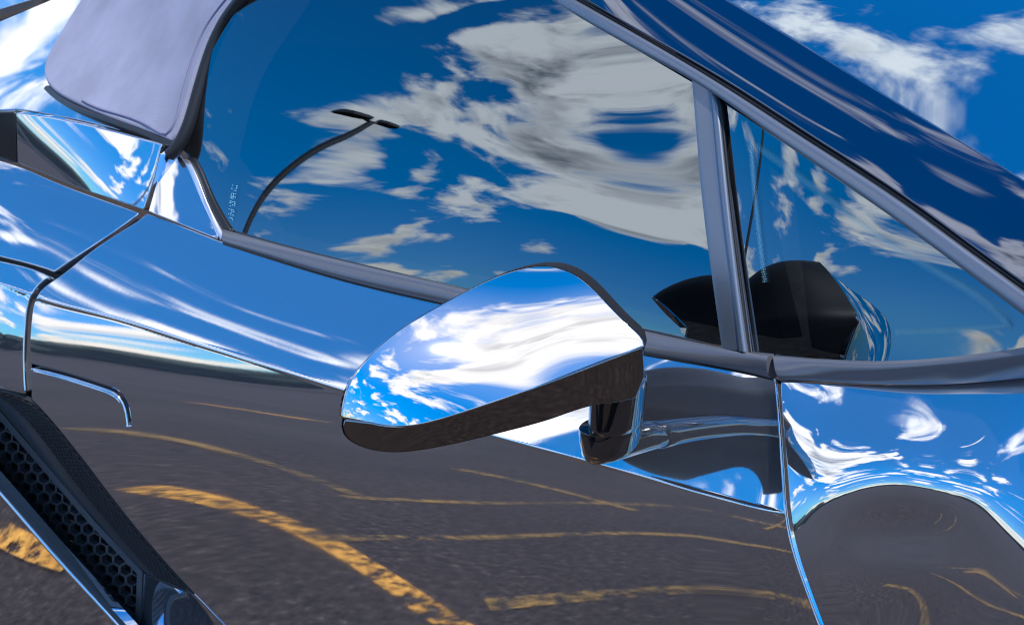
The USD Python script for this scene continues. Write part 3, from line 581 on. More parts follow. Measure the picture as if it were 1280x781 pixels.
PATCH['fender'] = (744.0, 1152.0, 26, 336.0, 720.0, 26, """8982 -83441 86873 9975 -85152 86191 10626 -86380 85286 11093 -87347 84260 11463 -88177 83170 11760 -88904 82030 12003 -89555 80852 12206 -90151 79644
12381 -90707 78414 12539 -91241 77171 12694 -91768 75924 12851 -92300 74681 13004 -92826 73435 13140 -93329 72173 13250 -93798 70885 13326 -94220
69561 13362 -94590 68193 13357 -94907 66777 13313 -95174 65314 13233 -95396 63803 13123 -95580 62250 12982 -95728 60651 12795 -95816 58985 12535
-95814 57220 12121 -95618 55253 11407 -95041 52893 10853 -83566 87156 11905 -85389 86547 12629 -86736 85723 13178 -87827 84784 13629 -88775 83783
13996 -89602 82726 14291 -90325 81616 14526 -90962 80462 14716 -91536 79272 14881 -92074 78061 15047 -92612 76852 15230 -93173 75660 15409 -93730
74466 15557 -94243 73244 15658 -94691 71974 15707 -95069 70649 15704 -95376 69266 15655 -95622 67827 15568 -95818 66338 15450 -95975 64806 15310
-96104 63237 15150 -96210 61633 14955 -96271 59974 14699 -96255 58227 14307 -96062 56296 13645 -95519 54005 12468 -83368 87273 13521 -85225 86689
14266 -86621 85902 14852 -87779 85011 15351 -88807 84068 15772 -89717 83073 16118 -90518 82027 16401 -91223 80932 16628 -91848 79793 16819 -92420
78625 16999 -92975 77448 17183 -93537 76277 17353 -94078 75095 17483 -94560 73872 17557 -94966 72593 17577 -95295 71254 17545 -95552 69854 17468
-95749 68398 17357 -95900 66894 17221 -96018 65350 17068 -96117 63776 16904 -96202 62176 16713 -96253 60528 16469 -96236 58802 16103 -96055 56906
15492 -95547 54674 13962 -83029 87316 14992 -84882 86737 15732 -86293 85964 16329 -87482 85098 16854 -88561 84192 17313 -89537 83245 17710 -90418
82256 18047 -91207 81225 18327 -91910 80149 18558 -92541 79034 18754 -93118 77889 18921 -93653 76718 19054 -94139 75514 19143 -94559 74264 19183
-94908 72961 19175 -95190 71602 19121 -95408 70187 19030 -95572 68721 18908 -95696 67211 18766 -95793 65665 18612 -95876 64094 18453 -95954 62502
18271 -96005 60870 18045 -95995 59168 17708 -95834 57306 17146 -95362 55131 15417 -82660 87342 16419 -84504 86764 17145 -85914 85996 17739 -87116
85144 18275 -88225 84262 18762 -89254 83353 19203 -90210 82418 19593 -91087 81449 19928 -91877 80440 20201 -92573 79380 20407 -93165 78259 20543
-93651 77071 20623 -94053 75825 20662 -94394 74533 20667 -94687 73202 20638 -94929 71827 20572 -95119 70403 20474 -95264 68935 20351 -95373 67426
20210 -95459 65884 20062 -95537 64321 19912 -95616 62743 19746 -95673 61131 19541 -95677 59455 19234 -95539 57631 18721 -95108 55513 16866 -82310
87375 17845 -84152 86802 18557 -85563 86041 19146 -86773 85200 19686 -87903 84336 20191 -88974 83459 20668 -89997 82571 21101 -90950 81659 21475
-91806 80701 21770 -92538 79676 21968 -93119 78562 22062 -93538 77343 22085 -93848 76047 22080 -94117 74717 22064 -94369 73368 22025 -94589 71987
21956 -94763 70563 21858 -94896 69097 21737 -94998 67593 21603 -95080 66060 21464 -95160 64510 21328 -95245 62950 21180 -95315 61362 20998 -95338
59717 20724 -95228 57933 20261 -94841 55874 18329 -82016 87433 19297 -83874 86874 20004 -85298 86128 20589 -86520 85302 21130 -87667 84456 21648
-88772 83606 22150 -89849 82759 22610 -90854 81888 22995 -91735 80957 23278 -92454 79936 23445 -92986 78802 23491 -93325 77543 23468 -93555 76204
23436 -93774 74850 23417 -94013 73502 23384 -94234 72132 23319 -94404 70715 23223 -94530 69254 23107 -94626 67757 22980 -94708 66236 22854 -94793
64702 22735 -94890 63164 22607 -94978 61604 22450 -95024 59992 22210 -94946 58253 21796 -94607 56255 19807 -81783 87518 20768 -83662 86977 21471
-85102 86249 22053 -86336 85437 22592 -87495 84607 23115 -88624 83780 23634 -89742 82967 24107 -90782 82127 24486 -91663 81207 24742 -92341 80172
24868 -92805 79007 24871 -93068 77709 24813 -93234 76337 24770 -93425 74974 24760 -93672 73641 24742 -93908 72293 24684 -94080 70888 24591 -94198
69433 24479 -94288 67943 24362 -94371 66434 24249 -94464 64919 24146 -94576 63406 24039 -94683 61875 23908 -94754 60299 23701 -94709 58605 23333
-94417 56667 21297 -81606 87628 22245 -83497 87102 22938 -84944 86385 23509 -86179 85583 24040 -87340 84764 24562 -88483 83954 25089 -89631 83167
25570 -90695 82352 25941 -91572 81441 26173 -92214 80395 26268 -92624 79206 26241 -92829 77882 26163 -92952 76493 26119 -93132 75133 26123 -93394
73821 26121 -93647 72496 26069 -93819 71103 25977 -93927 69652 25868 -94009 68169 25760 -94094 66674 25660 -94195 65178 25573 -94320 63689 25486
-94446 62188 25377 -94540 60646 25199 -94525 58994 24874 -94275 57112 22793 -81480 87761 23719 -83369 87241 24394 -84807 86530 24948 -86030 85731
25463 -87181 84915 25977 -88326 84115 26503 -89489 83346 26985 -90570 82550 27351 -91449 81650 27572 -92073 80604 27653 -92456 79410 27615 -92634
78079 27533 -92736 76689 27493 -92915 75339 27510 -93191 74049 27521 -93458 72745 27474 -93629 71365 27385 -93728 69920 27281 -93805 68446 27181
-93892 66966 27094 -94001 65491 27022 -94138 64026 26951 -94280 62552 26861 -94392 61041 26708 -94399 59426 26416 -94182 57592 24290 -81400 87912
25188 -83274 87395 25839 -84693 86682 26371 -85894 85882 26865 -87024 85063 27361 -88153 84264 27874 -89310 83500 28347 -90392 82712 28710 -91274
81823 28931 -91902 80790 29017 -92288 79609 28985 -92468 78290 28911 -92573 76914 28880 -92757 75581 28906 -93042 74308 28926 -93317 73023 28889
-93493 71660 28809 -93597 70233 28717 -93681 68779 28630 -93778 67321 28556 -93897 65869 28496 -94043 64426 28438 -94193 62975 28361 -94315 61488
28225 -94335 59902 27959 -94138 58105 25784 -81358 88080 26651 -83210 87560 27274 -84604 86845 27781 -85777 86039 28251 -86877 85214 28720 -87974
84406 29206 -89099 83632 29659 -90159 82840 30017 -91043 81959 30249 -91694 80949 30354 -92113 79798 30345 -92323 78511 30290 -92451 77162 30270
-92645 75848 30300 -92930 74588 30325 -93208 73318 30303 -93401 71980 30244 -93530 70586 30174 -93639 69165 30106 -93755 67739 30046 -93888 66313
29996 -94039 64892 29944 -94189 63458 29875 -94310 61988 29748 -94331 60420 29499 -94142 58650 27268 -81346 88258 28105 -83178 87738 28704 -84549
87021 29189 -85697 86213 29635 -86768 85382 30075 -87826 84561 30526 -88901 83768 30950 -89923 82961 31300 -90802 82085 31546 -91484 81103 31679
-91952 79993 31703 -92215 78751 31675 -92383 77441 31668 -92590 76149 31697 -92868 74897 31725 -93142 73637 31718 -93355 72327 31684 -93518 70973
31639 -93661 69593 31591 -93801 68202 31546 -93948 66804 31504 -94103 65402 31457 -94249 63983 31391 -94363 62525 31270 -94379 60972 31033 -94188
59221 28739 -81358 88445 29551 -83177 87929 30133 -84537 87216 30603 -85673 86412 31031 -86725 85581 31445 -87747 84751 31860 -88768 83937 32252
-89742 83111 32589 -90606 82236 32845 -91314 81277 33006 -91835 80210 33066 -92161 79020 33072 -92383 77759 33079 -92610 76493 33106 -92875 75247
33131 -93137 73993 33136 -93362 72706 33123 -93553 71387 33099 -93725 70045 33069 -93887 68687 33036 -94047 67316 33003 -94205 65935 32960 -94349
64531 32898 -94456 63087 32782 -94466 61547 32556 -94272 59814 30192 -81385 88636 30983 -83197 88126 31551 -84554 87423 32011 -85687 86628 32426
-86728 85802 32819 -87721 84967 33201 -88692 84134 33561 -89615 83289 33881 -90455 82408 34142 -91177 81468 34325 -91744 80439 34423 -92139 79304
34464 -92425 78097 34490 -92679 76864 34517 -92935 75627 34538 -93184 74378 34550 -93413 73109 34552 -93624 71820 34544 -93816 70509 34527 -93994
69179 34506 -94164 67833 34481 -94327 66473 34444 -94470 65087 34388 -94575 63659 34279 -94582 62136 34064 -94386 60423 31623 -81417 88827 32388
-83214 88319 32941 -84562 87621 33388 -85687 86832 33790 -86715 86010 34162 -87680 85170 34516 -88604 84321 34847 -89480 83458 35148 -90293 82571
35407 -91019 81641 35608 -91622 80644 35739 -92083 79562 35818 -92438 78412 35868 -92734 77220 35904 -93002 76005 35930 -93252 74771 35950 -93490
73523 35964 -93715 72260 35968 -93922 70975 35962 -94111 69670 35950 -94288 68347 35933 -94456 67008 35904 -94603 65642 35855 -94709 64233 35755
-94717 62730 35553 -94525 61041 33028 -81447 89013 33760 -83209 88498 34289 -84530 87796 34717 -85632 87005 35099 -86635 86179 35450 -87569 85331
35779 -88453 84469 36087 -89290 83593 36371 -90077 82698 36625 -90799 81774 36836 -91428 80801 36995 -91947 79764 37109 -92371 78670 37190 -92727
77529 37248 -93035 76353 37291 -93312 75152 37325 -93571 73933 37350 -93811 72695 37364 -94029 71435 37368 -94227 70152 37364 -94411 68851 37355
-94585 67534 37335 -94737 66190 37294 -94849 64803 37205 -94863 63324 37020 -94681 61663 34405 -81469 89192 35098 -83181 88662 35598 -84461 87950
36002 -85528 87150 36362 -86498 86315 36693 -87400 85459 37002 -88252 84587 37291 -89060 83701 37561 -89825 82801 37808 -90539 81880 38024 -91185
80925 38204 -91750 79925 38348 -92239 78880 38461 -92659 77792 38547 -93022 76665 38613 -93342 75506 38665 -93630 74321 38702 -93889 73112 38726
-94121 71876 38739 -94329 70616 38744 -94522 69338 38745 -94705 68044 38734 -94867 66723 38704 -94988 65362 38628 -95014 63911 38461 -94849 62284
35755 -81480 89364 36406 -83133 88814 36875 -84367 88087 37254 -85394 87276 37593 -86330 86432 37905 -87202 85567 38198 -88029 84689 38473 -88818
83800 38733 -89568 82899 38975 -90277 81981 39194 -90934 81040 39386 -91532 80068 39551 -92068 79062 39689 -92541 78018 39800 -92957 76936 39889
-93322 75820 39959 -93644 74671 40011 -93929 73493 40047 -94180 72285 40072 -94405 71053 40089 -94614 69801 40100 -94811 68533 40100 -94986 67240
40082 -95121 65907 40021 -95163 64487 39875 -95022 62899 37078 -81479 89527 37687 -83069 88956 38127 -84258 88215 38483 -85248 87393 38802 -86151
86540 39097 -86997 85669 39378 -87807 84789 39644 -88583 83900 39897 -89326 83001 40134 -90032 82090 40353 -90697 81160 40553 -91314 80208 40730
-91880 79229 40884 -92392 78219 41014 -92848 77174 41122 -93253 76095 41208 -93610 74982 41276 -93925 73837 41328 -94203 72662 41367 -94452 71460
41397 -94682 70239 41421 -94899 69001 41433 -95091 67737 41428 -95244 66434 41383 -95308 65049 41259 -95195 63504 38374 -81467 89682 38946 -82999
89092 39360 -84147 88340 39695 -85104 87509 39997 -85979 86649 40279 -86803 85774 40549 -87598 84894 40808 -88367 84008 41054 -89105 83113 41288
-89810 82208 41506 -90478 81289 41708 -91107 80352 41892 -91692 79392 42056 -92229 78407 42199 -92717 77391 42322 -93154 76345 42423 -93544 75264
42507 -93889 74152 42573 -94197 73010 42627 -94474 71843 42671 -94729 70654 42708 -94968 69447 42734 -95181 68214 42743 -95355 66943 42714 -95444
65594 42614 -95366 64097 39651 -81456 89835 40189 -82938 89230 40581 -84053 88470 40900 -84984 87635 41188 -85837 86772 41458 -86643 85895 41718
-87425 85015 41969 -88184 84131 42211 -88917 83242 42440 -89620 82343 42657 -90291 81433 42859 -90926 80508 43046 -91523 79564 43216 -92078 78598
43368 -92588 77607 43501 -93051 76587 43615 -93468 75536 43712 -93843 74454 43793 -94179 73345 43861 -94485 72210 43919 -94767 71054 43969 -95030
69879 44008 -95266 68679 44031 -95464 67442 44019 -95581 66132 43943 -95543 64684 40929 -81500 90012 41438 -82938 89394 41811 -84024 88630 42115
-84934 87793 42391 -85768 86929 42650 -86558 86053 42901 -87327 85174 43145 -88076 84294 43380 -88802 83409 43605 -89502 82517 43819 -90173 81615
44021 -90812 80701 44209 -91417 79771 44383 -91984 78823 44540 -92511 77852 44682 -92996 76856 44806 -93437 75832 44914 -93839 74781 45008 -94205
73704 45090 -94540 72603 45162 -94850 71482 45225 -95139 70341 45278 -95402 69175 45315 -95627 67975 45322 -95777 66708 45271 -95785 65316 42231
-81665 90242 42712 -83060 89615 43067 -84119 88847 43359 -85008 88011 43624 -85825 87149 43873 -86599 86274 44115 -87354 85399 44351 -88093 84522
44579 -88810 83643 44799 -89505 82758 45010 -90175 81866 45210 -90816 80963 45398 -91427 80047 45574 -92004 79115 45737 -92545 78164 45885 -93048
77192 46018 -93514 76197 46138 -93943 75177 46245 -94338 74135 46340 -94705 73070 46426 -95046 71986 46503 -95365 70882 46569 -95657 69755 46622
-95915 68597 46649 -96104 67380 46625 -96166 66051 43619 -82128 90607 44071 -83475 89971 44408 -84502 89203 44686 -85369 88369 44939 -86164 87510
45178 -86921 86640 45410 -87660 85770 45638 -88384 84899 45859 -89091 84027 46073 -89779 83152 46280 -90444 82270 46478 -91086 81381 46666 -91701
80482 46844 -92287 79570 47010 -92843 78643 47165 -93367 77700 47308 -93858 76737 47439 -94318 75755 47560 -94748 74753 47670 -95150 73731 47770
-95528 72692 47863 -95883 71635 47946 -96213 70557 48017 -96512 69451 48066 -96752 68296 48075 -96885 67049 45177 -83158 91230 45598 -84444 90587
45914 -85431 89820 46176 -86266 88991 46416 -87035 88139 46642 -87768 87278 46864 -88485 86416 47081 -89190 85555 47294 -89882 84694 47502 -90558
83832 47703 -91217 82967 47898 -91857 82097 48086 -92476 81220 48266 -93073 80336 48438 -93646 79441 48600 -94194 78535 48754 -94717 77615 48899
-95214 76682 49035 -95687 75734 49162 -96135 74770 49281 -96560 73791 49392 -96963 72796 49495 -97344 71784 49589 -97698 70751 49666 -98009 69682
49715 -98241 68547""")
PATCH['window'] = (144.0, 784.0, 11, -128.0, 384.0, 10, """-100820 -58512 135022 -94300 -65393 127867 -89975 -70659 120971 -87026 -74932 114177 -84894 -78624 107418 -83459 -81844 100616 -82717 -84622 93685
-82741 -86945 86510 -83877 -88645 78867 -86594 -89506 70415 -81735 -61885 133705 -77314 -67388 127003 -74220 -71828 120470 -71978 -75595 114009 -70256
-78959 107576 -69009 -81969 101115 -68271 -84625 94552 -68072 -86929 87810 -68408 -88905 80813 -69280 -90579 73487 -67572 -62842 132474 -64021 -67774
126101 -61410 -71882 119864 -59425 -75451 113693 -57843 -78676 107551 -56661 -81578 101385 -55927 -84137 95125 -55658 -86361 88700 -55712 -88371 82102
-55908 -90306 75366 -55764 -62823 131312 -52480 -67637 125226 -50013 -71673 119268 -48107 -75183 113373 -46585 -78339 107505 -45447 -81155 101610
-44741 -83610 95614 -44476 -85718 89452 -44478 -87633 83133 -44528 -89532 76723 -45166 -62536 130226 -41907 -67455 124414 -39469 -71527 118727 -37604
-75019 113098 -36137 -78115 107488 -35055 -80841 101842 -34389 -83189 96090 -34139 -85178 90168 -34157 -86952 84080 -34258 -88678 77878 -35410 -62186
129211 -32165 -67244 123658 -29772 -71356 118222 -27967 -74823 112834 -26567 -77854 107457 -25538 -80499 102037 -24892 -82764 96513 -24621 -84673
90825 -24632 -86331 84956 -24811 -87855 78923 -26245 -61945 128272 -23134 -67033 122953 -20866 -71109 117737 -19171 -74507 112558 -17855 -77460 107384
-16872 -80036 102168 -16213 -82260 96860 -15870 -84154 91407 -15811 -85767 85772 -16001 -87147 79925 -17464 -62008 127421 -14624 -66960 122314 -12565
-70896 117290 -11026 -74165 112291 -9816 -77015 107294 -8880 -79525 102262 -8199 -81730 97158 -7765 -83653 91939 -7594 -85283 86550 -7716 -86604 80922
-8918 -62573 126676 -6478 -67184 121758 -4703 -70858 116902 -3359 -73930 112061 -2277 -76640 107221 -1401 -79069 102357 -708 -81256 97444 -190 -83220
92450 108 -84915 87314 127 -86280 81951 -245 -64223 126097 1604 -68141 121349 2976 -71329 116636 4048 -74062 111929 4957 -76545 107226 5745 -78848
102515 6432 -81002 97785 7027 -83024 93018 7487 -84863 88170 7762 -86456 83172 8918 -67762 125781 9932 -70452 121182 10726 -72779 116583 11409 -74920
111981 12065 -77015 107390 12721 -79105 102818 13387 -81207 98272 14069 -83329 93761 14762 -85460 89281 15454 -87584 84828""")
PATCH['quarter'] = (688.0, 1152.0, 10, 48.0, 416.0, 10, """-331 -73096 111270 354 -74933 107790 923 -76607 104288 1401 -78156 100761 1811 -79612 97205 2154 -80981 93613 2429 -82263 89975 2628 -83448 86274 2719
-84501 82477 2663 -85376 78539 6760 -75025 111619 7234 -76544 108230 7689 -78034 104842 8112 -79476 101445 8495 -80860 98029 8836 -82185 94590 9137
-83454 91120 9408 -84682 87620 9691 -85931 84119 10039 -87271 80660 12686 -75898 111724 13157 -77398 108462 13614 -78871 105203 14038 -80293 101937
14417 -81643 98649 14749 -82920 95332 15035 -84129 91981 15296 -85302 88601 15619 -86570 85260 16108 -88084 82057 17901 -76179 111692 18448 -77799
108569 18952 -79343 105445 19404 -80796 102306 19796 -82147 99141 20128 -83397 95938 20401 -84550 92688 20637 -85643 89399 20937 -86845 86152 21422
-88346 83069 22709 -76228 111609 23330 -77998 108621 23883 -79634 105624 24366 -81140 102609 24782 -82520 99564 25131 -83777 96477 25410 -84910 93336
25639 -85954 90142 25908 -87072 86972 26325 -88451 83938 27285 -76304 111538 27954 -78196 108672 28533 -79903 105792 29036 -81452 102890 29470 -82863
99959 29837 -84140 96986 30134 -85281 93958 30375 -86312 90873 30627 -87366 87785 30968 -88595 84783 31744 -76618 111529 32417 -78566 108771 32991
-80291 105992 33487 -81842 103188 33921 -83256 100357 34296 -84542 97491 34612 -85701 94576 34877 -86752 91608 35135 -87788 88625 35437 -88919 85683
36182 -77432 111648 36815 -79340 108982 37348 -81005 106287 37810 -82496 103566 38222 -83867 100822 38590 -85135 98052 38918 -86308 95249 39213 -87403
92412 39501 -88482 89564 39812 -89615 86741 40750 -79240 112017 41306 -81005 109438 41775 -82540 106828 42186 -83922 104193 42563 -85214 101542 42915
-86439 98877 43247 -87614 96199 43567 -88757 93511 43891 -89908 90830 44234 -91109 88180 45502 -82449 112738 45958 -83980 110256 46353 -85334 107748
46711 -86580 105222 47050 -87773 102689 47381 -88941 100155 47710 -90101 97625 48042 -91272 95108 48389 -92483 92620 48760 -93763 90180""")
PATCH['apillar'] = (512.0, 1152.0, 16, -96.0, 400.0, 14, """-24712 -67086 125675 -25344 -67438 121796 -25969 -67817 117844 -26586 -68227 113817 -27192 -68668 109716 -27797 -69133 105540 -28414 -69607 101283
-29056 -70075 96937 -29753 -70511 92487 -30544 -70874 87907 -31477 -71121 83163 -32661 -71147 78179 -34343 -70718 72786 -36826 -69555 66738 -19347
-66545 125125 -18373 -68680 121573 -17863 -70267 117969 -17669 -71491 114297 -17657 -72511 110559 -17767 -73404 106753 -17972 -74200 102873 -18247
-74933 98919 -18586 -75609 94882 -19006 -76214 90748 -19522 -76734 86498 -20203 -77099 82081 -21218 -77138 77377 -22770 -76652 72215 -15061 -64943
124475 -13040 -68399 121156 -11769 -70904 117799 -11009 -72771 114380 -10564 -74251 110897 -10334 -75473 107347 -10268 -76506 103722 -10317 -77410
100023 -10453 -78221 96249 -10671 -78950 92391 -10967 -79604 88440 -11380 -80140 84363 -12039 -80419 80064 -13096 -80281 75409 -11373 -62702 123759
-8636 -67211 120621 -6810 -70489 117457 -5611 -72930 114238 -4818 -74835 110957 -4314 -76366 107608 -4033 -77614 104181 -3915 -78661 100675 -3917
-79565 97089 -4015 -80360 93420 -4184 -81079 89669 -4443 -81702 85816 -4895 -82108 81779 -5664 -82160 77447 -7934 -60184 123015 -4683 -65589 120030
-2426 -69567 117033 -861 -72561 113991 237 -74896 110893 990 -76751 107727 1468 -78231 104479 1734 -79427 101141 1840 -80415 97714 1828 -81255 94198
1741 -82006 90603 1578 -82669 86918 1255 -83143 83074 675 -83306 78977 -4600 -57547 122258 -981 -63738 119410 1606 -68352 116563 3468 -71869 113681
4829 -74631 110752 5807 -76825 107758 6472 -78561 104680 6883 -79930 101504 7093 -81019 98225 7159 -81910 94849 7134 -82683 91388 7035 -83361 87841
6797 -83863 84149 6346 -84090 80235 -1282 -54908 121503 2595 -61798 118781 5415 -66972 116068 7497 -70958 113329 9070 -74127 110555 10248 -76669
107724 11092 -78688 104812 11651 -80267 101798 11976 -81493 98671 12129 -82464 95435 12166 -83269 92104 12112 -83949 88677 11931 -84452 85111 11573
-84714 81348 2087 -52375 120762 6135 -59895 118162 9095 -65540 115568 11317 -69920 112954 13046 -73457 110318 14393 -76343 107642 15404 -78667 104894
16115 -80496 102045 16571 -81910 99080 16826 -83004 95995 16932 -83866 92797 16919 -84547 89485 16778 -85039 86033 16495 -85322 82407 5525 -50001
120043 9669 -58083 117562 12690 -64111 115073 14981 -68806 112566 16809 -72657 110052 18281 -75859 107515 19431 -78483 104920 20281 -80578 102234
20867 -82211 99432 21232 -83466 96504 21416 -84416 93445 21451 -85119 90250 21356 -85614 86912 21151 -85936 83426 9039 -47826 119355 13210 -56399
116987 16229 -62731 114591 18527 -67661 112174 20396 -71754 109762 21940 -75216 107343 23185 -78102 104883 24146 -80451 102344 24849 -82316 99699
25324 -83760 96928 25596 -84835 94013 25694 -85601 90945 25665 -86144 87735 25554 -86552 84406 12632 -45896 118704 16772 -54888 116444 19738 -61448
114133 21993 -66538 111791 23846 -70791 109458 25406 -74435 107132 26697 -77523 104780 27734 -80094 102369 28533 -82186 99868 29111 -83840 97250 29479
-85082 94485 29663 -85969 91561 29726 -86628 88504 29735 -87190 85360 16313 -44276 118101 20373 -53619 115948 23249 -60348 113714 25424 -65532 111436
27221 -69874 109168 28754 -73628 106914 30050 -76859 104649 31129 -79614 102347 32003 -81923 99979 32674 -83800 97510 33142 -85249 94905 33431 -86323
92147 33613 -87178 89277 33763 -87970 86356 20089 -43037 117559 24030 -52671 115511 26789 -59519 113353 28862 -64747 111134 30576 -69122 108920 32051
-72927 106725 33321 -76247 104533 34413 -79147 102325 35337 -81652 100079 36087 -83757 97759 36657 -85451 95324 37067 -86783 92762 37389 -87916 90117
37696 -89017 87459 23984 -42320 117101 27774 -52186 115161 30400 -59111 113081 32357 -64347 110922 33971 -68710 108760 35367 -72517 106618 36588
-75879 104489 37667 -78878 102366 38615 -81547 100233 39427 -83873 98059 40096 -85845 95811 40638 -87507 93477 41117 -89011 91105 41595 -90510 88760
28119 -42554 116795 31722 -52567 114970 34197 -59520 112978 36028 -64725 110889 37530 -69035 108787 38833 -72799 106704 39985 -76151 104639 41026
-79195 102598 41972 -81979 100576 42824 -84507 98553 43582 -86780 96511 44263 -88845 94451 44917 -90834 92419 45592 -92872 90475 32573 -44174 116711
35951 -54225 115014 38256 -61141 113127 39951 -66272 111127 41334 -70491 109104 42534 -74169 107094 43602 -77460 105106 44581 -80484 103151 45496
-83321 101240 46363 -86010 99375 47193 -88588 97562 48007 -91115 95821 48845 -93699 94202 49739 -96435 92763""")
PATCH['windshield'] = (672.0, 1200.0, 10, -160.0, 336.0, 10, """-34795 -23064 126772 -17397 -48729 122719 -7583 -63557 119014 -1176 -73513 115476 3756 -81324 112153 8008 -88104 109101 12021 -94458 106406 16155
-100858 104219 20854 -107861 102833 26313 -115685 102493 -28165 -19567 125510 -11851 -45544 121670 -2621 -60570 118088 3418 -70660 114634 8075 -78578
111376 12093 -85454 108380 15887 -91903 105735 19793 -98408 103597 24230 -105541 102260 29381 -113528 101971 -21904 -15716 124237 -6573 -42107 120599
2122 -57380 117135 7823 -67635 113760 12225 -75682 110563 16026 -82671 107619 19615 -89230 105022 23309 -95854 102930 27499 -103132 101642 32359
-111297 101407 -15866 -11652 122956 -1457 -38517 119517 6732 -54068 116166 12112 -64506 112866 16272 -72694 109727 19866 -79807 106833 23259 -86486
104282 26750 -93238 102236 30703 -100669 100997 35282 -109021 100817 -9945 -7511 121678 3574 -34874 118432 11273 -50714 115192 16341 -61341 111966
20265 -69675 108884 23657 -76914 106039 26860 -83716 103533 30151 -90599 101531 33873 -98187 100342 38176 -106730 100217 -4087 -3371 120406 8559
-31232 117352 15777 -47361 114221 20538 -58178 111068 24228 -66658 108042 27422 -74025 105245 30436 -80949 102783 33530 -87963 100826 37023 -95707
99686 41054 -104442 99616 1742 700 119148 13522 -27642 116282 20262 -44052 113260 24718 -55052 110179 28178 -63675 107209 31174 -71165 104459 34001
-78209 102042 36899 -85351 100129 40164 -93248 99037 43925 -102170 99022 7573 4612 117913 18488 -24170 115233 24749 -40839 112319 28900 -52011 109309
32129 -60766 106395 34926 -68373 103693 37566 -75529 101320 40268 -82793 99451 43305 -90836 98405 46795 -99937 98444 13453 8194 116723 23488 -20940
114224 29265 -37825 111416 33106 -49141 108479 36100 -58010 105621 38697 -65717 102967 41147 -72973 100638 43652 -80343 98812 46459 -88518 97812 49676
-97783 97899 19410 11254 115601 28546 -18095 113277 33827 -35127 110575 37352 -46546 107710 40107 -55498 104910 42500 -63281 102305 44757 -70612
100020 47060 -78069 98236 49633 -86351 97278 52574 -95755 97410""")
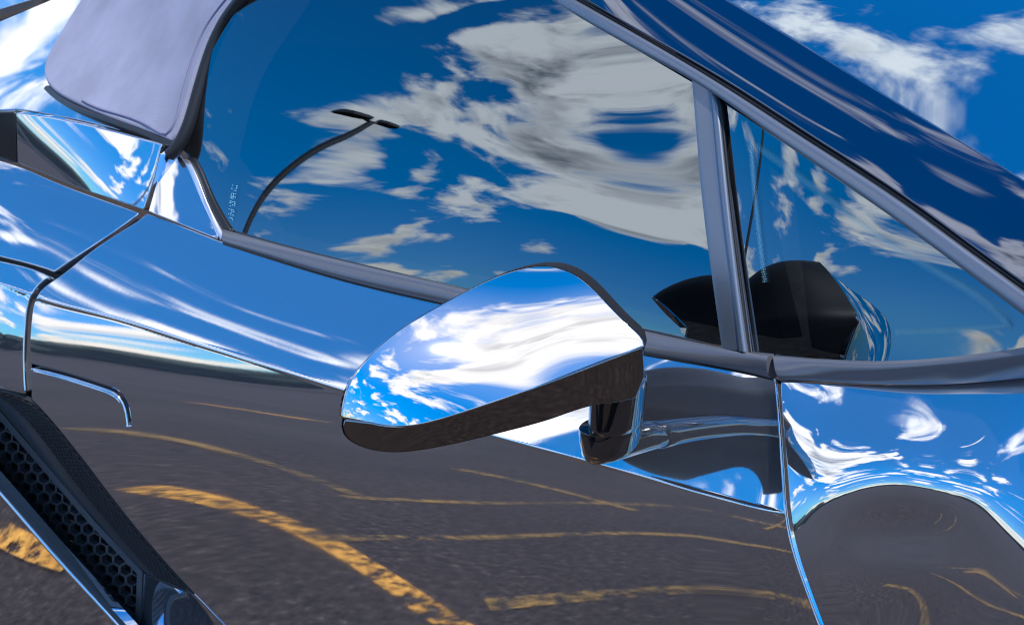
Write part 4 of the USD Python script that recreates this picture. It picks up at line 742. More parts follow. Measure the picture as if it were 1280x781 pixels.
PATCH['deck'] = (-208.0, 336.0, 18, -160.0, 208.0, 18, """4572373 -2129484 -73324 -3113226 1184233 246827 -1364481 428270 168452 -940444 243805 146209 -734289 153590 133901 -607393 97772 125522 -517663 58191
119285 -448680 27753 114464 -393882 3570 110626 -349333 -16094 107493 -312429 -32389 104882 -281382 -46105 102667 -254846 -57830 100767 -231127 -68259
99214 -208753 -77971 98099 -186552 -87409 97550 -162109 -97438 97957 -134402 -108386 99597 -6152909 2642990 412059 -1352932 459301 182130 -847120
227911 154303 -651007 137364 141167 -538056 84809 132461 -461453 48942 125926 -403588 21762 120746 -356845 -198 116549 -318250 -18332 113080 -285894
-33538 110160 -258442 -46448 107659 -234932 -57516 105483 -214580 -67111 103563 -196204 -75739 101928 -178692 -83858 100659 -161105 -91840 99870
-141456 -100432 99905 -118729 -109982 101042 -2177161 887490 230103 -937024 294057 165880 -651907 156606 148233 -523218 93876 138306 -443560 54703
131189 -386975 26686 125593 -342748 4717 121017 -306051 -13512 117221 -275094 -28887 114023 -248692 -42003 111288 -226010 -53281 108911 -206443 -63029
106808 -189458 -71513 104916 -174101 -79165 103262 -159415 -86396 101922 -144570 -93552 101006 -127828 -101319 100832 -108195 -110059 101672 -1415940
558794 194157 -744858 221710 157733 -545724 120809 144423 -448534 70953 136184 -385837 38486 129996 -340015 14589 124991 -303397 -4568 120820 -272463
-20747 117312 -245988 -34588 114324 -223149 -46528 111745 -203384 -56873 109481 -186301 -65840 107451 -171517 -73635 105595 -158194 -80655 103935
-145448 -87299 102551 -132505 -93905 101551 -117791 -101126 101235 -100339 -109337 101875 -1065692 410722 177146 -623761 177997 152299 -472510 97567
141550 -394738 55659 134435 -343073 27541 128907 -304502 6397 124342 -273139 -10846 120485 -246260 -25614 117209 -222994 -38389 114397 -202750 -49503
111951 -185149 -59180 109788 -169950 -67569 107824 -156876 -74833 105998 -145165 -81350 104332 -133970 -87521 102909 -122544 -93687 101839 -109443
-100479 101410 -93727 -108280 101893 -855182 323249 166695 -536402 147411 148228 -416288 80451 139220 -352064 44142 132936 -308406 19204 127922
-275247 124 123711 -247891 -15658 120115 -224165 -29333 117036 -203451 -41262 114374 -185322 -51703 112043 -169525 -60818 109963 -155917 -68711 108052
-144295 -75513 106246 -133951 -81589 104569 -124065 -87349 103107 -113914 -93136 101973 -102157 -99567 101449 -87883 -107034 101801 -708601 262757
159355 -467431 123510 144974 -369711 66444 137260 -315764 34474 131638 -278374 12080 127050 -249556 -5308 123142 -225486 -19866 119773 -204408 -32599
116868 -185900 -43773 114337 -169664 -53580 112102 -155524 -62146 110084 -143381 -69551 108207 -133075 -75906 106407 -123947 -81570 104712 -115210
-86951 103209 -106163 -92397 102016 -95558 -98512 101408 -82515 -105694 101650 -597612 216787 153822 -410028 103477 142289 -329413 54190 135588
-283667 25791 130514 -251419 5553 126292 -226246 -10363 122651 -205003 -23825 119484 -186262 -35687 116733 -169756 -46133 114316 -155290 -55302 112155
-142727 -63299 110179 -131970 -70203 108317 -122877 -76118 106513 -114837 -81390 104794 -107107 -86420 103251 -99022 -91558 102005 -89413 -97393
101324 -77432 -104329 101475 -510706 180649 149511 -361621 86476 140041 -294350 43439 134148 -255257 18029 129534 -227294 -350 125626 -205236 -14958
122216 -186475 -27413 119224 -169838 -38448 116603 -155161 -48187 114277 -142327 -56728 112171 -131213 -64166 110220 -121713 -70588 108362 -113683
-76098 106548 -106568 -81025 104809 -99682 -85756 103236 -92399 -90633 101949 -83627 -96235 101212 -72549 -102970 101289 -441015 151577 146068 -320437
71961 138137 -263757 34032 132896 -230140 11164 128667 -205798 -5587 125028 -186447 -19009 121815 -169907 -30515 118969 -155195 -40745 116451 -142204
-49791 114191 -130856 -57724 112120 -121037 -64638 110181 -112626 -70626 108320 -105482 -75793 106499 -99103 -80447 104750 -92875 -84951 103162 -86225
-89633 101853 -78126 -95060 101080 -67800 -101643 101108 -384088 127794 143261 -285154 59533 136505 -237006 25844 131794 -207948 5162 127890 -186694
-10148 124479 -169707 -22490 121432 -155153 -33102 118704 -142194 -42556 116264 -130736 -50933 114049 -120718 -58295 111999 -112029 -64733 110062
-104538 -70348 108199 -98105 -75241 106377 -92292 -79697 104631 -86558 -84046 103045 -80390 -88596 101733 -72829 -93902 100945 -63131 -100376 100942
-336913 108107 140932 -254766 48898 135088 -213579 18772 130813 -188348 -12 127181 -169737 -14044 123962 -154802 -25411 121055 -141994 -35203 118424
-130582 -43940 116045 -120474 -51703 113863 -111607 -58552 111826 -103874 -64577 109892 -97143 -69880 108030 -91279 -74562 106216 -85902 -78877 104485
-80547 -83125 102916 -74759 -87587 101614 -67647 -92806 100824 -58502 -99192 100802 -297254 91599 138967 -228409 39773 133843 -192984 12693 129927
-171002 -4426 126523 -154667 -17317 123466 -141508 -27807 120677 -130209 -36864 118127 -120128 -44963 115798 -111167 -52189 113644 -103261 -58602
111623 -96310 -64289 109698 -90188 -69348 107846 -84773 -73874 106051 -79738 -78093 104346 -74684 -82274 102804 -69214 -86674 101523 -62501 -91820
100738 -53873 -98120 100700 -262640 76957 137287 -204796 31480 132747 -174322 7131 129133 -155187 -8458 125925 -140867 -20289 123008 -129284 -29963
120319 -119313 -38344 117839 -110391 -45864 115555 -102415 -52612 113431 -95322 -58650 111429 -89020 -64056 109522 -83400 -68918 107691 -78355 -73322
105924 -73606 -77469 104254 -68814 -81598 102746 -63631 -85943 101491 -57293 -91015 100715 -49170 -97216 100661 -231081 62972 135850 -182747 23278
131796 -156697 1517 128445 -140147 -12593 125411 -127672 -23389 122618 -117530 -32268 120022 -108765 -39995 117608 -100886 -46964 115369 -93793 -53261
113275 -87422 -58949 111298 -81693 -64095 109415 -76519 -68776 107613 -71811 -73064 105881 -67333 -77138 104250 -62794 -81208 102779 -57893 -85491
101553 -51926 -90475 100787 -44303 -96556 100714 -201116 48637 134643 -161308 14475 131004 -139350 -4715 127888 -125226 -17329 125015 -114490 -27069
122342 -105706 -35138 119835 -98073 -42202 117487 -91167 -48615 115296 -84897 -54458 113238 -79203 -59789 111292 -74021 -64665 109441 -69282 -69148
107672 -64916 -73298 105978 -60724 -77272 104387 -56459 -81257 102954 -51856 -85449 101756 -46274 -90317 100998 -39161 -96248 100903 -170216 31840
133699 -138650 3498 130434 -120776 -12869 127544 -109108 -23808 124834 -100144 -32354 122285 -92745 -39503 119876 -86261 -45816 117604 -80343 -51597
115471 -74913 -56917 113461 -69922 -61826 111555 -65321 -66368 109743 -61060 -70589 108014 -57088 -74537 106362 -53239 -78346 104814 -49305 -82183
103418 -45056 -86223 102246 -39910 -90911 101490 -33360 -96623 101364 -137416 11508 133071 -113862 -10664 130154 -100117 -23895 127493 -90978 -32922
124961 -83860 -40085 122554 -77912 -46157 120260 -72637 -51585 118082 -67763 -56615 116024 -63231 -61301 114076 -59006 -65681 112225 -55055 -69786
110464 -51348 -73646 108784 -47849 -77294 107181 -44425 -80845 105678 -40902 -84440 104320 -37085 -88239 103172 -32455 -92654 102412 -26553 -98041
102240""")
PATCH['softtop'] = (-48.0, 336.0, 12, -128.0, 208.0, 12, """-559833 158518 144308 -399698 69536 133141 -330533 30167 125599 -288411 5652 119442 -257224 -12741 114180 -231562 -27945 109648 -209472 -41037 105736
-190441 -52340 102297 -173442 -62408 99304 -157082 -71942 96878 -139495 -81821 95343 -118081 -93207 95338 -349538 57274 140352 -277568 14394 132671
-241160 -8030 126639 -216858 -23414 121394 -197536 -35812 116739 -180648 -46664 112620 -165529 -56369 108968 -152339 -64878 105655 -140652 -72447
102631 -129569 -79556 99968 -117756 -86870 97900 -103126 -95381 96940 -267613 20769 138327 -222051 -8163 132006 -197439 -24431 126702 -180261 -36144
121942 -166038 -45966 117633 -153124 -54870 113763 -141292 -63006 110281 -130962 -70170 107061 -121961 -76486 104038 -113611 -82337 101257 -104841
-88290 98905 -93864 -95247 97424 -219312 825 136874 -186597 -21242 131344 -168276 -34181 126513 -155168 -43763 122086 -144068 -51985 118017 -133770
-59589 114313 -124222 -66621 110933 -115916 -72818 107755 -108792 -78239 104711 -102298 -83215 101835 -95523 -88255 99286 -86887 -94201 97467 -184216
-13037 135714 -159365 -30808 130749 -145124 -41528 126285 -134809 -49599 122129 -126016 -56589 118255 -117833 -63086 114672 -110249 -69110 111345
-103705 -74410 108166 -98167 -79029 105073 -93150 -83270 102100 -87851 -87604 99398 -80860 -92822 97340 -155852 -24133 134759 -136417 -38850 130244
-125095 -47921 126096 -116872 -54805 122181 -109934 -60744 118479 -103605 -66198 114990 -97847 -71205 111682 -92964 -75585 108465 -88882 -79404 105297
-85137 -82963 102223 -80998 -86709 99396 -75216 -91376 97169 -131863 -33603 133965 -116439 -45965 129825 -107339 -53722 125954 -100759 -59622 122257
-95334 -64647 118712 -90587 -69144 115305 -86435 -73180 112004 -83026 -76673 108743 -80224 -79727 105498 -77569 -82650 102333 -74390 -85872 99402
-69608 -90055 97038 -111430 -41710 133296 -99121 -52159 129466 -91799 -58810 125832 -86544 -63871 122324 -82329 -68120 118918 -78815 -71818 115592
-75897 -75055 112314 -73609 -77820 109037 -71778 -80243 105753 -69980 -82623 102530 -67629 -85350 99518 -63831 -88999 97008 -93394 -49066 132738
-83688 -57819 129172 -77889 -63459 125742 -73768 -67754 122397 -70540 -71327 119119 -67961 -74378 115879 -65920 -77002 112652 -64392 -79229 109404
-63213 -81189 106135 -62042 -83132 102902 -60418 -85379 99831 -57660 -88393 97155 -76472 -56529 132307 -69108 -63630 128977 -64710 -68264 125734
-61623 -71801 122542 -59256 -74735 119387 -57426 -77223 116246 -56032 -79353 113096 -55026 -81174 109918 -54282 -82787 106710 -53565 -84375 103515
-52570 -86162 100416 -50848 -88468 97571 -59140 -65334 132057 -54062 -70667 128963 -51051 -74203 125912 -48976 -76925 122884 -47418 -79197 119869
-46246 -81137 116851 -45377 -82821 113816 -44765 -84292 110751 -44336 -85614 107656 -43971 -86886 104548 -43526 -88219 101465 -42804 -89763 98475
-39598 -77198 132093 -36855 -80532 129273 -35278 -82810 126459 -34236 -84606 123643 -33484 -86142 120819 -32942 -87493 117981 -32558 -88706 115123
-32305 -89810 112238 -32162 -90823 109322 -32115 -91761 106370 -32174 -92617 103372 -32398 -93346 100298""")
PATCH['intake'] = (-80.0, 208.0, 16, 64.0, 256.0, 14, """-126232 -87248 114993 -129513 -86421 112586 -132005 -85981 110212 -133961 -85805 107861 -135652 -85766 105507 -137211 -85798 103136 -138703 -85874
100741 -140194 -85961 98313 -141757 -86029 95837 -143471 -86042 93295 -145422 -85966 90665 -147807 -85718 87897 -151050 -85121 84880 -155662 -83968
81466 -118552 -88139 115132 -121029 -87630 112866 -122928 -87413 110625 -124450 -87390 108396 -125801 -87458 106159 -127082 -87570 103903 -128338
-87704 101621 -129612 -87839 99306 -130956 -87953 96947 -132422 -88023 94533 -134071 -88023 92045 -136050 -87889 89446 -138698 -87475 86646 -142416
-86613 83527 -112920 -88169 115070 -114814 -87897 112905 -116276 -87851 110757 -117473 -87946 108615 -118573 -88097 106461 -119653 -88267 104283
-120745 -88440 102077 -121877 -88603 99837 -123082 -88741 97555 -124390 -88841 95223 -125837 -88888 92830 -127539 -88830 90345 -129776 -88541 87693
-132880 -87880 84775 -108484 -87691 114890 -109927 -87610 112801 -111039 -87707 110725 -111966 -87905 108651 -112855 -88130 106560 -113769 -88351
104442 -114727 -88558 102294 -115749 -88742 100109 -116852 -88895 97883 -118046 -89014 95610 -119345 -89093 93285 -120836 -89092 90884 -122763 -88899
88342 -125408 -88387 85573 -104626 -86981 114656 -105697 -87063 112630 -106508 -87290 110616 -107193 -87587 108600 -107885 -87887 106566 -108639
-88163 104502 -109467 -88407 102404 -110383 -88615 100268 -111391 -88785 98090 -112484 -88922 95867 -113655 -89030 93600 -114969 -89078 91270 -116639
-88965 88820 -118912 -88577 86174 -101117 -86139 114391 -101882 -86361 112419 -102434 -86703 110459 -102901 -87096 108496 -103407 -87473 106514
-104000 -87809 104500 -104690 -88101 102452 -105488 -88343 100363 -106389 -88540 98232 -107372 -88703 96058 -108416 -88844 93846 -109570 -88938 91581
-111019 -88896 89212 -112981 -88612 86672 -97829 -85222 114110 -98347 -85561 112183 -98686 -86003 110269 -98965 -86481 108354 -99296 -86935 106419
-99725 -87339 104456 -100262 -87691 102457 -100917 -87986 100419 -101681 -88229 98339 -102530 -88434 96219 -103435 -88618 94063 -104433 -88762 91861
-105688 -88784 89566 -107389 -88589 87120 -94661 -84278 113823 -94986 -84711 111935 -95159 -85233 110060 -95282 -85786 108186 -95455 -86313 106296
-95718 -86793 104381 -96084 -87219 102436 -96566 -87587 100453 -97159 -87900 98432 -97839 -88171 96373 -98583 -88414 94280 -99423 -88613 92142 -100500
-88695 89919 -101978 -88577 87558 -91575 -83327 113535 -91753 -83833 111680 -91801 -84417 109838 -91802 -85029 107999 -91839 -85622 106149 -91947
-86177 104281 -92142 -86684 102387 -92439 -87138 100464 -92838 -87538 98506 -93328 -87892 96513 -93894 -88209 94487 -94570 -88472 92416 -95474 -88618
90263 -96745 -88573 87984 -88550 -82377 113248 -88616 -82940 111421 -88575 -83568 109607 -88489 -84224 107797 -88419 -84871 105981 -88397 -85491
104154 -88437 -86076 102309 -88556 -86618 100442 -88760 -87113 98548 -89052 -87561 96624 -89430 -87964 94667 -89931 -88302 92665 -90654 -88521 90586
-91714 -88560 88390 -85556 -81446 112967 -85537 -82053 111165 -85434 -82712 109373 -85290 -83396 107587 -85148 -84080 105800 -85028 -84751 104006
-84943 -85401 102204 -84905 -86025 100388 -84928 -86614 98555 -85025 -87161 96698 -85211 -87658 94811 -85526 -88084 92881 -86052 -88392 90880 -86882
-88532 88774 -82530 -80574 112700 -82433 -81221 110923 -82280 -81906 109154 -82094 -82611 107390 -81898 -83322 105627 -81705 -84032 103864 -81521
-84736 102100 -81352 -85432 100331 -81214 -86108 98554 -81134 -86750 96761 -81136 -87344 94944 -81260 -87866 93089 -81573 -88279 91172 -82146 -88544
89166 -79406 -79805 112459 -79224 -80502 110711 -79013 -81218 108967 -78782 -81946 107227 -78538 -82684 105492 -78283 -83427 103759 -78018 -84175
102030 -77746 -84929 100305 -77480 -85677 98579 -77251 -86403 96846 -77087 -87088 95096 -77026 -87710 93316 -77113 -88243 91489 -77400 -88658 89595
-76081 -79216 112264 -75789 -79981 110551 -75500 -80743 108840 -75207 -81507 107132 -74905 -82276 105428 -74590 -83053 103730 -74259 -83839 102038
-73909 -84637 100354 -73551 -85438 98675 -73208 -86228 96997 -72905 -86992 95310 -72667 -87715 93608 -72520 -88381 91880 -72490 -88973 90113 -72293
-79000 112160 -71852 -79861 110497 -71451 -80693 108832 -71070 -81510 107168 -70694 -82323 105508 -70311 -83138 103853 -69917 -83960 102205 -69505
-84792 100567 -69078 -85632 98938 -68647 -86472 97315 -68224 -87306 95695 -67816 -88129 94077 -67423 -88940 92460 -67044 -89741 90842 -67787 -79363
112200 -67147 -80359 110606 -66595 -81289 109006 -66098 -82179 107403 -65626 -83050 105801 -65162 -83912 104205 -64699 -84772 102614 -64228 -85635
101032 -63742 -86506 99461 -63237 -87388 97903 -62706 -88285 96359 -62135 -89206 94836 -61488 -90173 93345 -60732 -91210 91902""")
PATCH['sail'] = (120.0, 264.0, 10, 112.0, 272.0, 10, """-89959 -79532 105928 -87904 -81526 104081 -86385 -83179 102167 -85190 -84628 100214 -84137 -85983 98252 -83131 -87304 96300 -82094 -88636 94377 -80936
-90031 92509 -79495 -91582 90750 -77603 -93381 89161 -86215 -79482 105952 -84243 -81440 104124 -82782 -83067 102231 -81627 -84495 100300 -80606 -85834
98361 -79626 -87141 96433 -78613 -88461 94534 -77480 -89845 92690 -76072 -91385 90953 -74225 -93171 89386 -83146 -79061 105862 -81234 -80999 104049
-79817 -82609 102172 -78696 -84023 100256 -77700 -85351 98334 -76739 -86650 96423 -75745 -87964 94541 -74632 -89343 92714 -73249 -90878 90994 -71438
-92659 89442 -80482 -78418 105704 -78616 -80345 103904 -77234 -81945 102038 -76139 -83350 100135 -75164 -84671 98225 -74221 -85965 96326 -73243 -87275
94458 -72147 -88652 92645 -70785 -90185 90938 -69006 -91966 89398 -78006 -77681 105517 -76178 -79603 103728 -74824 -81197 101874 -73751 -82597 99982
-72795 -83913 98082 -71869 -85202 96195 -70907 -86509 94337 -69827 -87884 92535 -68487 -89417 90840 -66738 -91198 89310 -75601 -76924 105323 -73807
-78843 103546 -72478 -80433 101703 -71425 -81829 99821 -70486 -83140 97932 -69576 -84425 96055 -68631 -85728 94208 -67570 -87101 92416 -66252 -88632
90731 -64532 -90413 89211 -73183 -76202 105140 -71422 -78118 103375 -70116 -79706 101544 -69081 -81097 99674 -68159 -82404 97796 -67266 -83685 95929
-66338 -84983 94092 -65297 -86351 92311 -64004 -87879 90635 -62316 -89659 89124 -70653 -75588 104989 -68927 -77500 103238 -67645 -79082 101419 -66628
-80470 99563 -65723 -81771 97697 -64848 -83045 95843 -63940 -84337 94018 -62921 -85698 92247 -61655 -87220 90581 -60003 -88994 89080 -67845 -75211
104909 -66158 -77112 103174 -64903 -78687 101373 -63906 -80066 99533 -63021 -81359 97684 -62166 -82624 95845 -61280 -83905 94034 -60288 -85254 92276
-59056 -86764 90623 -57446 -88526 89132 -64594 -75209 104942 -62954 -77091 103228 -61731 -78650 101449 -60759 -80017 99631 -59896 -81296 97803 -59066
-82546 95985 -58207 -83810 94193 -57248 -85141 92454 -56058 -86630 90815 -54502 -88368 89337""")
PATCH['rocker'] = (-160.0, 336.0, 10, 352.0, 768.0, 10, """-162898 -99140 69248 -185917 -93968 54648 -205131 -90560 39894 -221474 -88500 24975 -237047 -87054 9294 -253536 -85705 -7821 -272998 -83902 -27428
-299147 -80738 -51673 -341148 -74048 -86074 -419596 -59232 -143766 -125952 -104716 76520 -142681 -100727 64545 -156289 -98255 52592 -167607 -96907
40624 -178187 -96081 28193 -189196 -95372 14830 -201961 -94373 -161 -218748 -92454 -18142 -244870 -88189 -42460 -290964 -78890 -80298 -103213 -106553
80313 -116693 -103062 69704 -127493 -100960 59188 -136358 -99870 48714 -144554 -99251 37903 -153001 -98746 26376 -162705 -98008 13589 -175334 -96514
-1500 -194685 -93110 -21393 -227916 -85755 -51172 -87124 -106651 82483 -98591 -103388 72704 -107684 -101443 63056 -115080 -100449 53480 -121869 -99896
43634 -128822 -99450 33192 -136765 -98797 21688 -147037 -97463 8252 -162640 -94426 -9183 -189015 -87938 -34670 -74060 -106122 83984 -84043 -102990
74814 -91896 -101129 65799 -98236 -100177 56874 -104022 -99644 47728 -109918 -99215 38065 -116625 -98592 27476 -125262 -97335 15201 -138303 -94502
-538 -160107 -88525 -23148 -62516 -105471 85232 -71281 -102442 76574 -78125 -100644 68088 -83615 -99720 59707 -88596 -99198 51141 -93651 -98776 42121
-99380 -98172 32281 -106732 -96969 20950 -117784 -94291 6564 -136103 -88705 -13800 -51673 -105041 86482 -59356 -102125 78307 -65313 -100398 70318
-70059 -99509 62445 -74340 -99006 54417 -78666 -98601 45990 -83553 -98024 36838 -89806 -96886 26362 -99171 -94369 13190 -114576 -89168 -5201 -40903
-105198 87974 -47558 -102439 80309 -52676 -100817 72839 -56723 -99990 65492 -60352 -99530 58020 -64001 -99163 50202 -68109 -98640 41749 -73351 -97600
32137 -81176 -95292 20171 -93956 -90548 3705 -29479 -106512 90047 -35082 -103999 82986 -39349 -102546 76124 -42692 -101830 69387 -45666 -101453 62555
-48640 -101166 55433 -51975 -100743 47773 -56221 -99861 39130 -62537 -97857 28498 -72772 -93726 14115 -17141 -109378 92905 -21663 -107212 86567 -25065
-106001 80423 -27698 -105447 74403 -30018 -105196 68315 -32321 -105030 61996 -34894 -104753 55243 -38160 -104089 47693 -43007 -102484 38541 -50797
-99120 26414""")
PATCH['mesh'] = (-160.0, 256.0, 8, 304.0, 720.0, 8, """-163280 -96296 76801 -172779 -96361 64561 -183138 -96431 51214 -194478 -96508 36602 -206946 -96593 20537 -220719 -96686 2791 -236012 -96791 -16916
-253093 -96907 -38925 -141060 -95757 78956 -149040 -95795 67602 -157694 -95837 55290 -167109 -95883 41895 -177390 -95932 27266 -188664 -95987 11226
-201081 -96048 -6441 -214824 -96115 -25995 -121461 -95281 80857 -128208 -95299 70270 -135488 -95319 58847 -143366 -95340 46486 -151920 -95363 33065
-161238 -95389 18443 -171430 -95417 2450 -182624 -95448 -15116 -104045 -94858 82546 -109780 -94860 72630 -115940 -94862 61979 -122575 -94865 50506
-129741 -94868 38115 -137506 -94871 24688 -145947 -94875 10091 -155157 -94879 -5835 -88467 -94479 84056 -93362 -94469 74733 -98599 -94457 64757
-104216 -94445 54057 -110256 -94433 42551 -116768 -94419 30145 -123810 -94404 16729 -131450 -94388 2175 -74451 -94139 85416 -78643 -94118 76618 -83112
-94096 67238 -87887 -94072 57214 -93001 -94047 46479 -98492 -94020 34954 -104401 -93991 22549 -110780 -93960 9159 -61772 -93831 86645 -65371 -93802
78318 -69196 -93771 69467 -73269 -93738 60041 -77615 -93703 49982 -82263 -93666 39225 -87245 -93626 27694 -92599 -93584 15301 -50249 -93551 87763
-53343 -93515 79859 -56623 -93477 71481 -60105 -93437 62586 -63809 -93395 53126 -67756 -93350 43042 -71971 -93302 32273 -76483 -93250 20747""")
PATCH['mcap'] = (312.0, 680.0, 18, 232.0, 464.0, 16, """-10816 -113707 106417 -9319 -115228 105730 -8250 -116412 104920 -7441 -117391 104037 -6760 -118268 103121 -6163 -119077 102185 -5626 -119838 101237
-5134 -120562 100280 -4692 -121245 99310 -4313 -121881 98321 -4003 -122463 97304 -3767 -122991 96257 -3604 -123465 95176 -3519 -123882 94055 -3534
-124229 92880 -3673 -124489 91633 -10892 -111444 105606 -9391 -113007 104913 -8315 -114224 104096 -7494 -115235 103206 -6794 -116145 102284 -6171
-116991 101346 -5598 -117794 100400 -5060 -118567 99450 -4570 -119300 98490 -4146 -119980 97508 -3806 -120595 96494 -3553 -121142 95442 -3392 -121619
94346 -3323 -122029 93202 -3333 -122381 92014 -3405 -122688 90786 -10498 -109497 104940 -8997 -111097 104246 -7917 -112345 103427 -7089 -113382 102533
-6379 -114318 101609 -5740 -115192 100671 -5147 -116026 99726 -4584 -116833 98781 -4065 -117601 97827 -3613 -118313 96852 -3246 -118956 95843 -2972
-119526 94793 -2794 -120021 93697 -2710 -120443 92551 -2688 -120819 91370 -2689 -121178 90172 -9810 -107749 104365 -8311 -109386 103675 -7229 -110662
102856 -6396 -111723 101962 -5679 -112682 101038 -5031 -113580 100100 -4428 -114437 99157 -3851 -115267 98215 -3317 -116060 97265 -2847 -116797 96294
-2460 -117465 95292 -2161 -118061 94250 -1954 -118581 93163 -1835 -119032 92030 -1764 -119445 90870 -1694 -119858 89707 -8973 -106096 103835 -7474
-107771 103150 -6389 -109077 102335 -5552 -110162 101442 -4829 -111143 100520 -4176 -112061 99584 -3565 -112938 98642 -2983 -113787 97702 -2441
-114599 96754 -1959 -115357 95788 -1554 -116048 94792 -1229 -116670 93760 -988 -117223 92689 -823 -117712 91577 -696 -118171 90445 -559 -118637 89319
-8030 -104510 103335 -6530 -106224 102658 -5442 -107560 101848 -4600 -108670 100959 -3873 -109673 100040 -3215 -110610 99106 -2602 -111504 98166 -2019
-112368 97226 -1474 -113194 96279 -986 -113969 95316 -566 -114681 94327 -216 -115331 93307 62 -115920 92254 277 -116453 91169 464 -116963 90070 667
-117484 88982 -7010 -102972 102859 -5508 -104726 102191 -4417 -106093 101387 -3571 -107229 100503 -2840 -108253 99587 -2179 -109208 98656 -1567
-110116 97717 -986 -110992 96777 -444 -111829 95830 48 -112617 94869 479 -113349 93886 851 -114026 92878 1165 -114650 91845 1430 -115231 90788 1678
-115795 89724 1946 -116375 88678 -5929 -101470 102399 -4427 -103266 101741 -3332 -104665 100945 -2482 -105826 100067 -1748 -106871 99156 -1087 -107843
98227 -478 -108763 97289 96 -109646 96347 632 -110489 95399 1122 -111288 94438 1561 -112036 93460 1952 -112738 92463 2298 -113398 91448 2609 -114025
90419 2916 -114645 89392 3252 -115290 88390 -4789 -100009 101958 -3285 -101848 101312 -2187 -103280 100524 -1334 -104465 99652 -600 -105530 98745 58
-106515 97819 659 -107442 96880 1221 -108327 95934 1744 -109172 94982 2227 -109975 94018 2668 -110736 93042 3073 -111459 92054 3446 -112152 91057 3799
-112823 90054 4162 -113500 89064 4566 -114215 88109 -3589 -98593 101537 -2084 -100477 100904 -984 -101941 100126 -130 -103150 99261 602 -104230 98357
1251 -105224 97431 1839 -106153 96489 2381 -107033 95536 2885 -107871 94575 3353 -108671 93606 3790 -109438 92629 4203 -110179 91647 4598 -110900
90664 4987 -111613 89685 5402 -112348 88731 5876 -113137 87826 -2333 -97224 101137 -829 -99150 100517 270 -100644 99748 1121 -101873 98888 1844
-102965 97987 2481 -103962 97059 3050 -104886 96110 3568 -105755 95148 4047 -106581 94176 4496 -107373 93198 4925 -108142 92218 5341 -108896 91240
5752 -109642 90268 6170 -110394 89310 6632 -111184 88390 7174 -112051 87537 -1027 -95899 100756 467 -97859 100146 1557 -99376 99383 2397 -100618 98526
3107 -101715 97624 3726 -102710 96692 4273 -103627 95737 4768 -104483 94765 5223 -105297 93782 5655 -106082 92796 6074 -106852 91812 6491 -107616
90836 6914 -108385 89873 7357 -109170 88934 7858 -110013 88046 8461 -110955 87240 321 -94614 100392 1792 -96596 99787 2861 -98122 99025 3681 -99366
98166 4370 -100459 97259 4967 -101449 96321 5494 -102357 95358 5969 -103206 94379 6409 -104013 93389 6829 -104797 92398 7242 -105571 91413 7660
-106347 90440 8092 -107135 89486 8553 -107951 88562 9086 -108840 87700 9738 -109850 86937 1701 -93364 100043 3137 -95352 99437 4175 -96875 98671 4966
-98110 97804 5628 -99194 96890 6203 -100175 95944 6712 -101077 94975 7174 -101924 93991 7605 -102733 92999 8020 -103522 92007 8432 -104304 91023 8851
-105092 90054 9289 -105898 89107 9762 -106740 88196 10317 -107668 87356 11006 -108737 86629 3105 -92140 99704 4496 -94122 99093 5495 -95633 98319 6254
-96854 97443 6889 -97925 96520 7442 -98897 95567 7936 -99796 94592 8390 -100646 93607 8818 -101464 92616 9232 -102262 91626 9643 -103054 90645 10063
-103854 89679 10503 -104675 88738 10984 -105537 87836 11554 -106498 87013 12270 -107617 86316 4525 -90935 99374 5862 -92899 98752 6820 -94392 97967
7546 -95597 97082 8155 -96657 96150 8690 -97622 95191 9172 -98522 94214 9622 -99380 93230 10051 -100210 92242 10466 -101021 91257 10877 -101823 90278
11295 -102633 89315 11735 -103465 88378 12217 -104344 87483 12796 -105331 86673 13528 -106491 85999 5959 -89749 99051 7230 -91678 98412 8141 -93145
97613 8834 -94332 96717 9419 -95380 95777 9938 -96342 94813 10412 -97245 93835 10861 -98115 92853 11292 -98959 91871 11709 -99784 90890 12120 -100599
89916 12537 -101418 88956 12975 -102261 88022 13458 -103153 87132 14040 -104162 86333 14782 -105358 85677 7405 -88582 98736 8596 -90453 98071 9454
-91882 97253 10110 -93045 96343 10670 -94080 95394 11173 -95037 94424 11640 -95946 93445 12088 -96828 92467 12523 -97689 91490 12945 -98532 90516
13358 -99362 89547 13776 -100195 88592 14214 -101050 87662 14697 -101957 86779 15280 -102987 85989 16026 -104213 85348""")
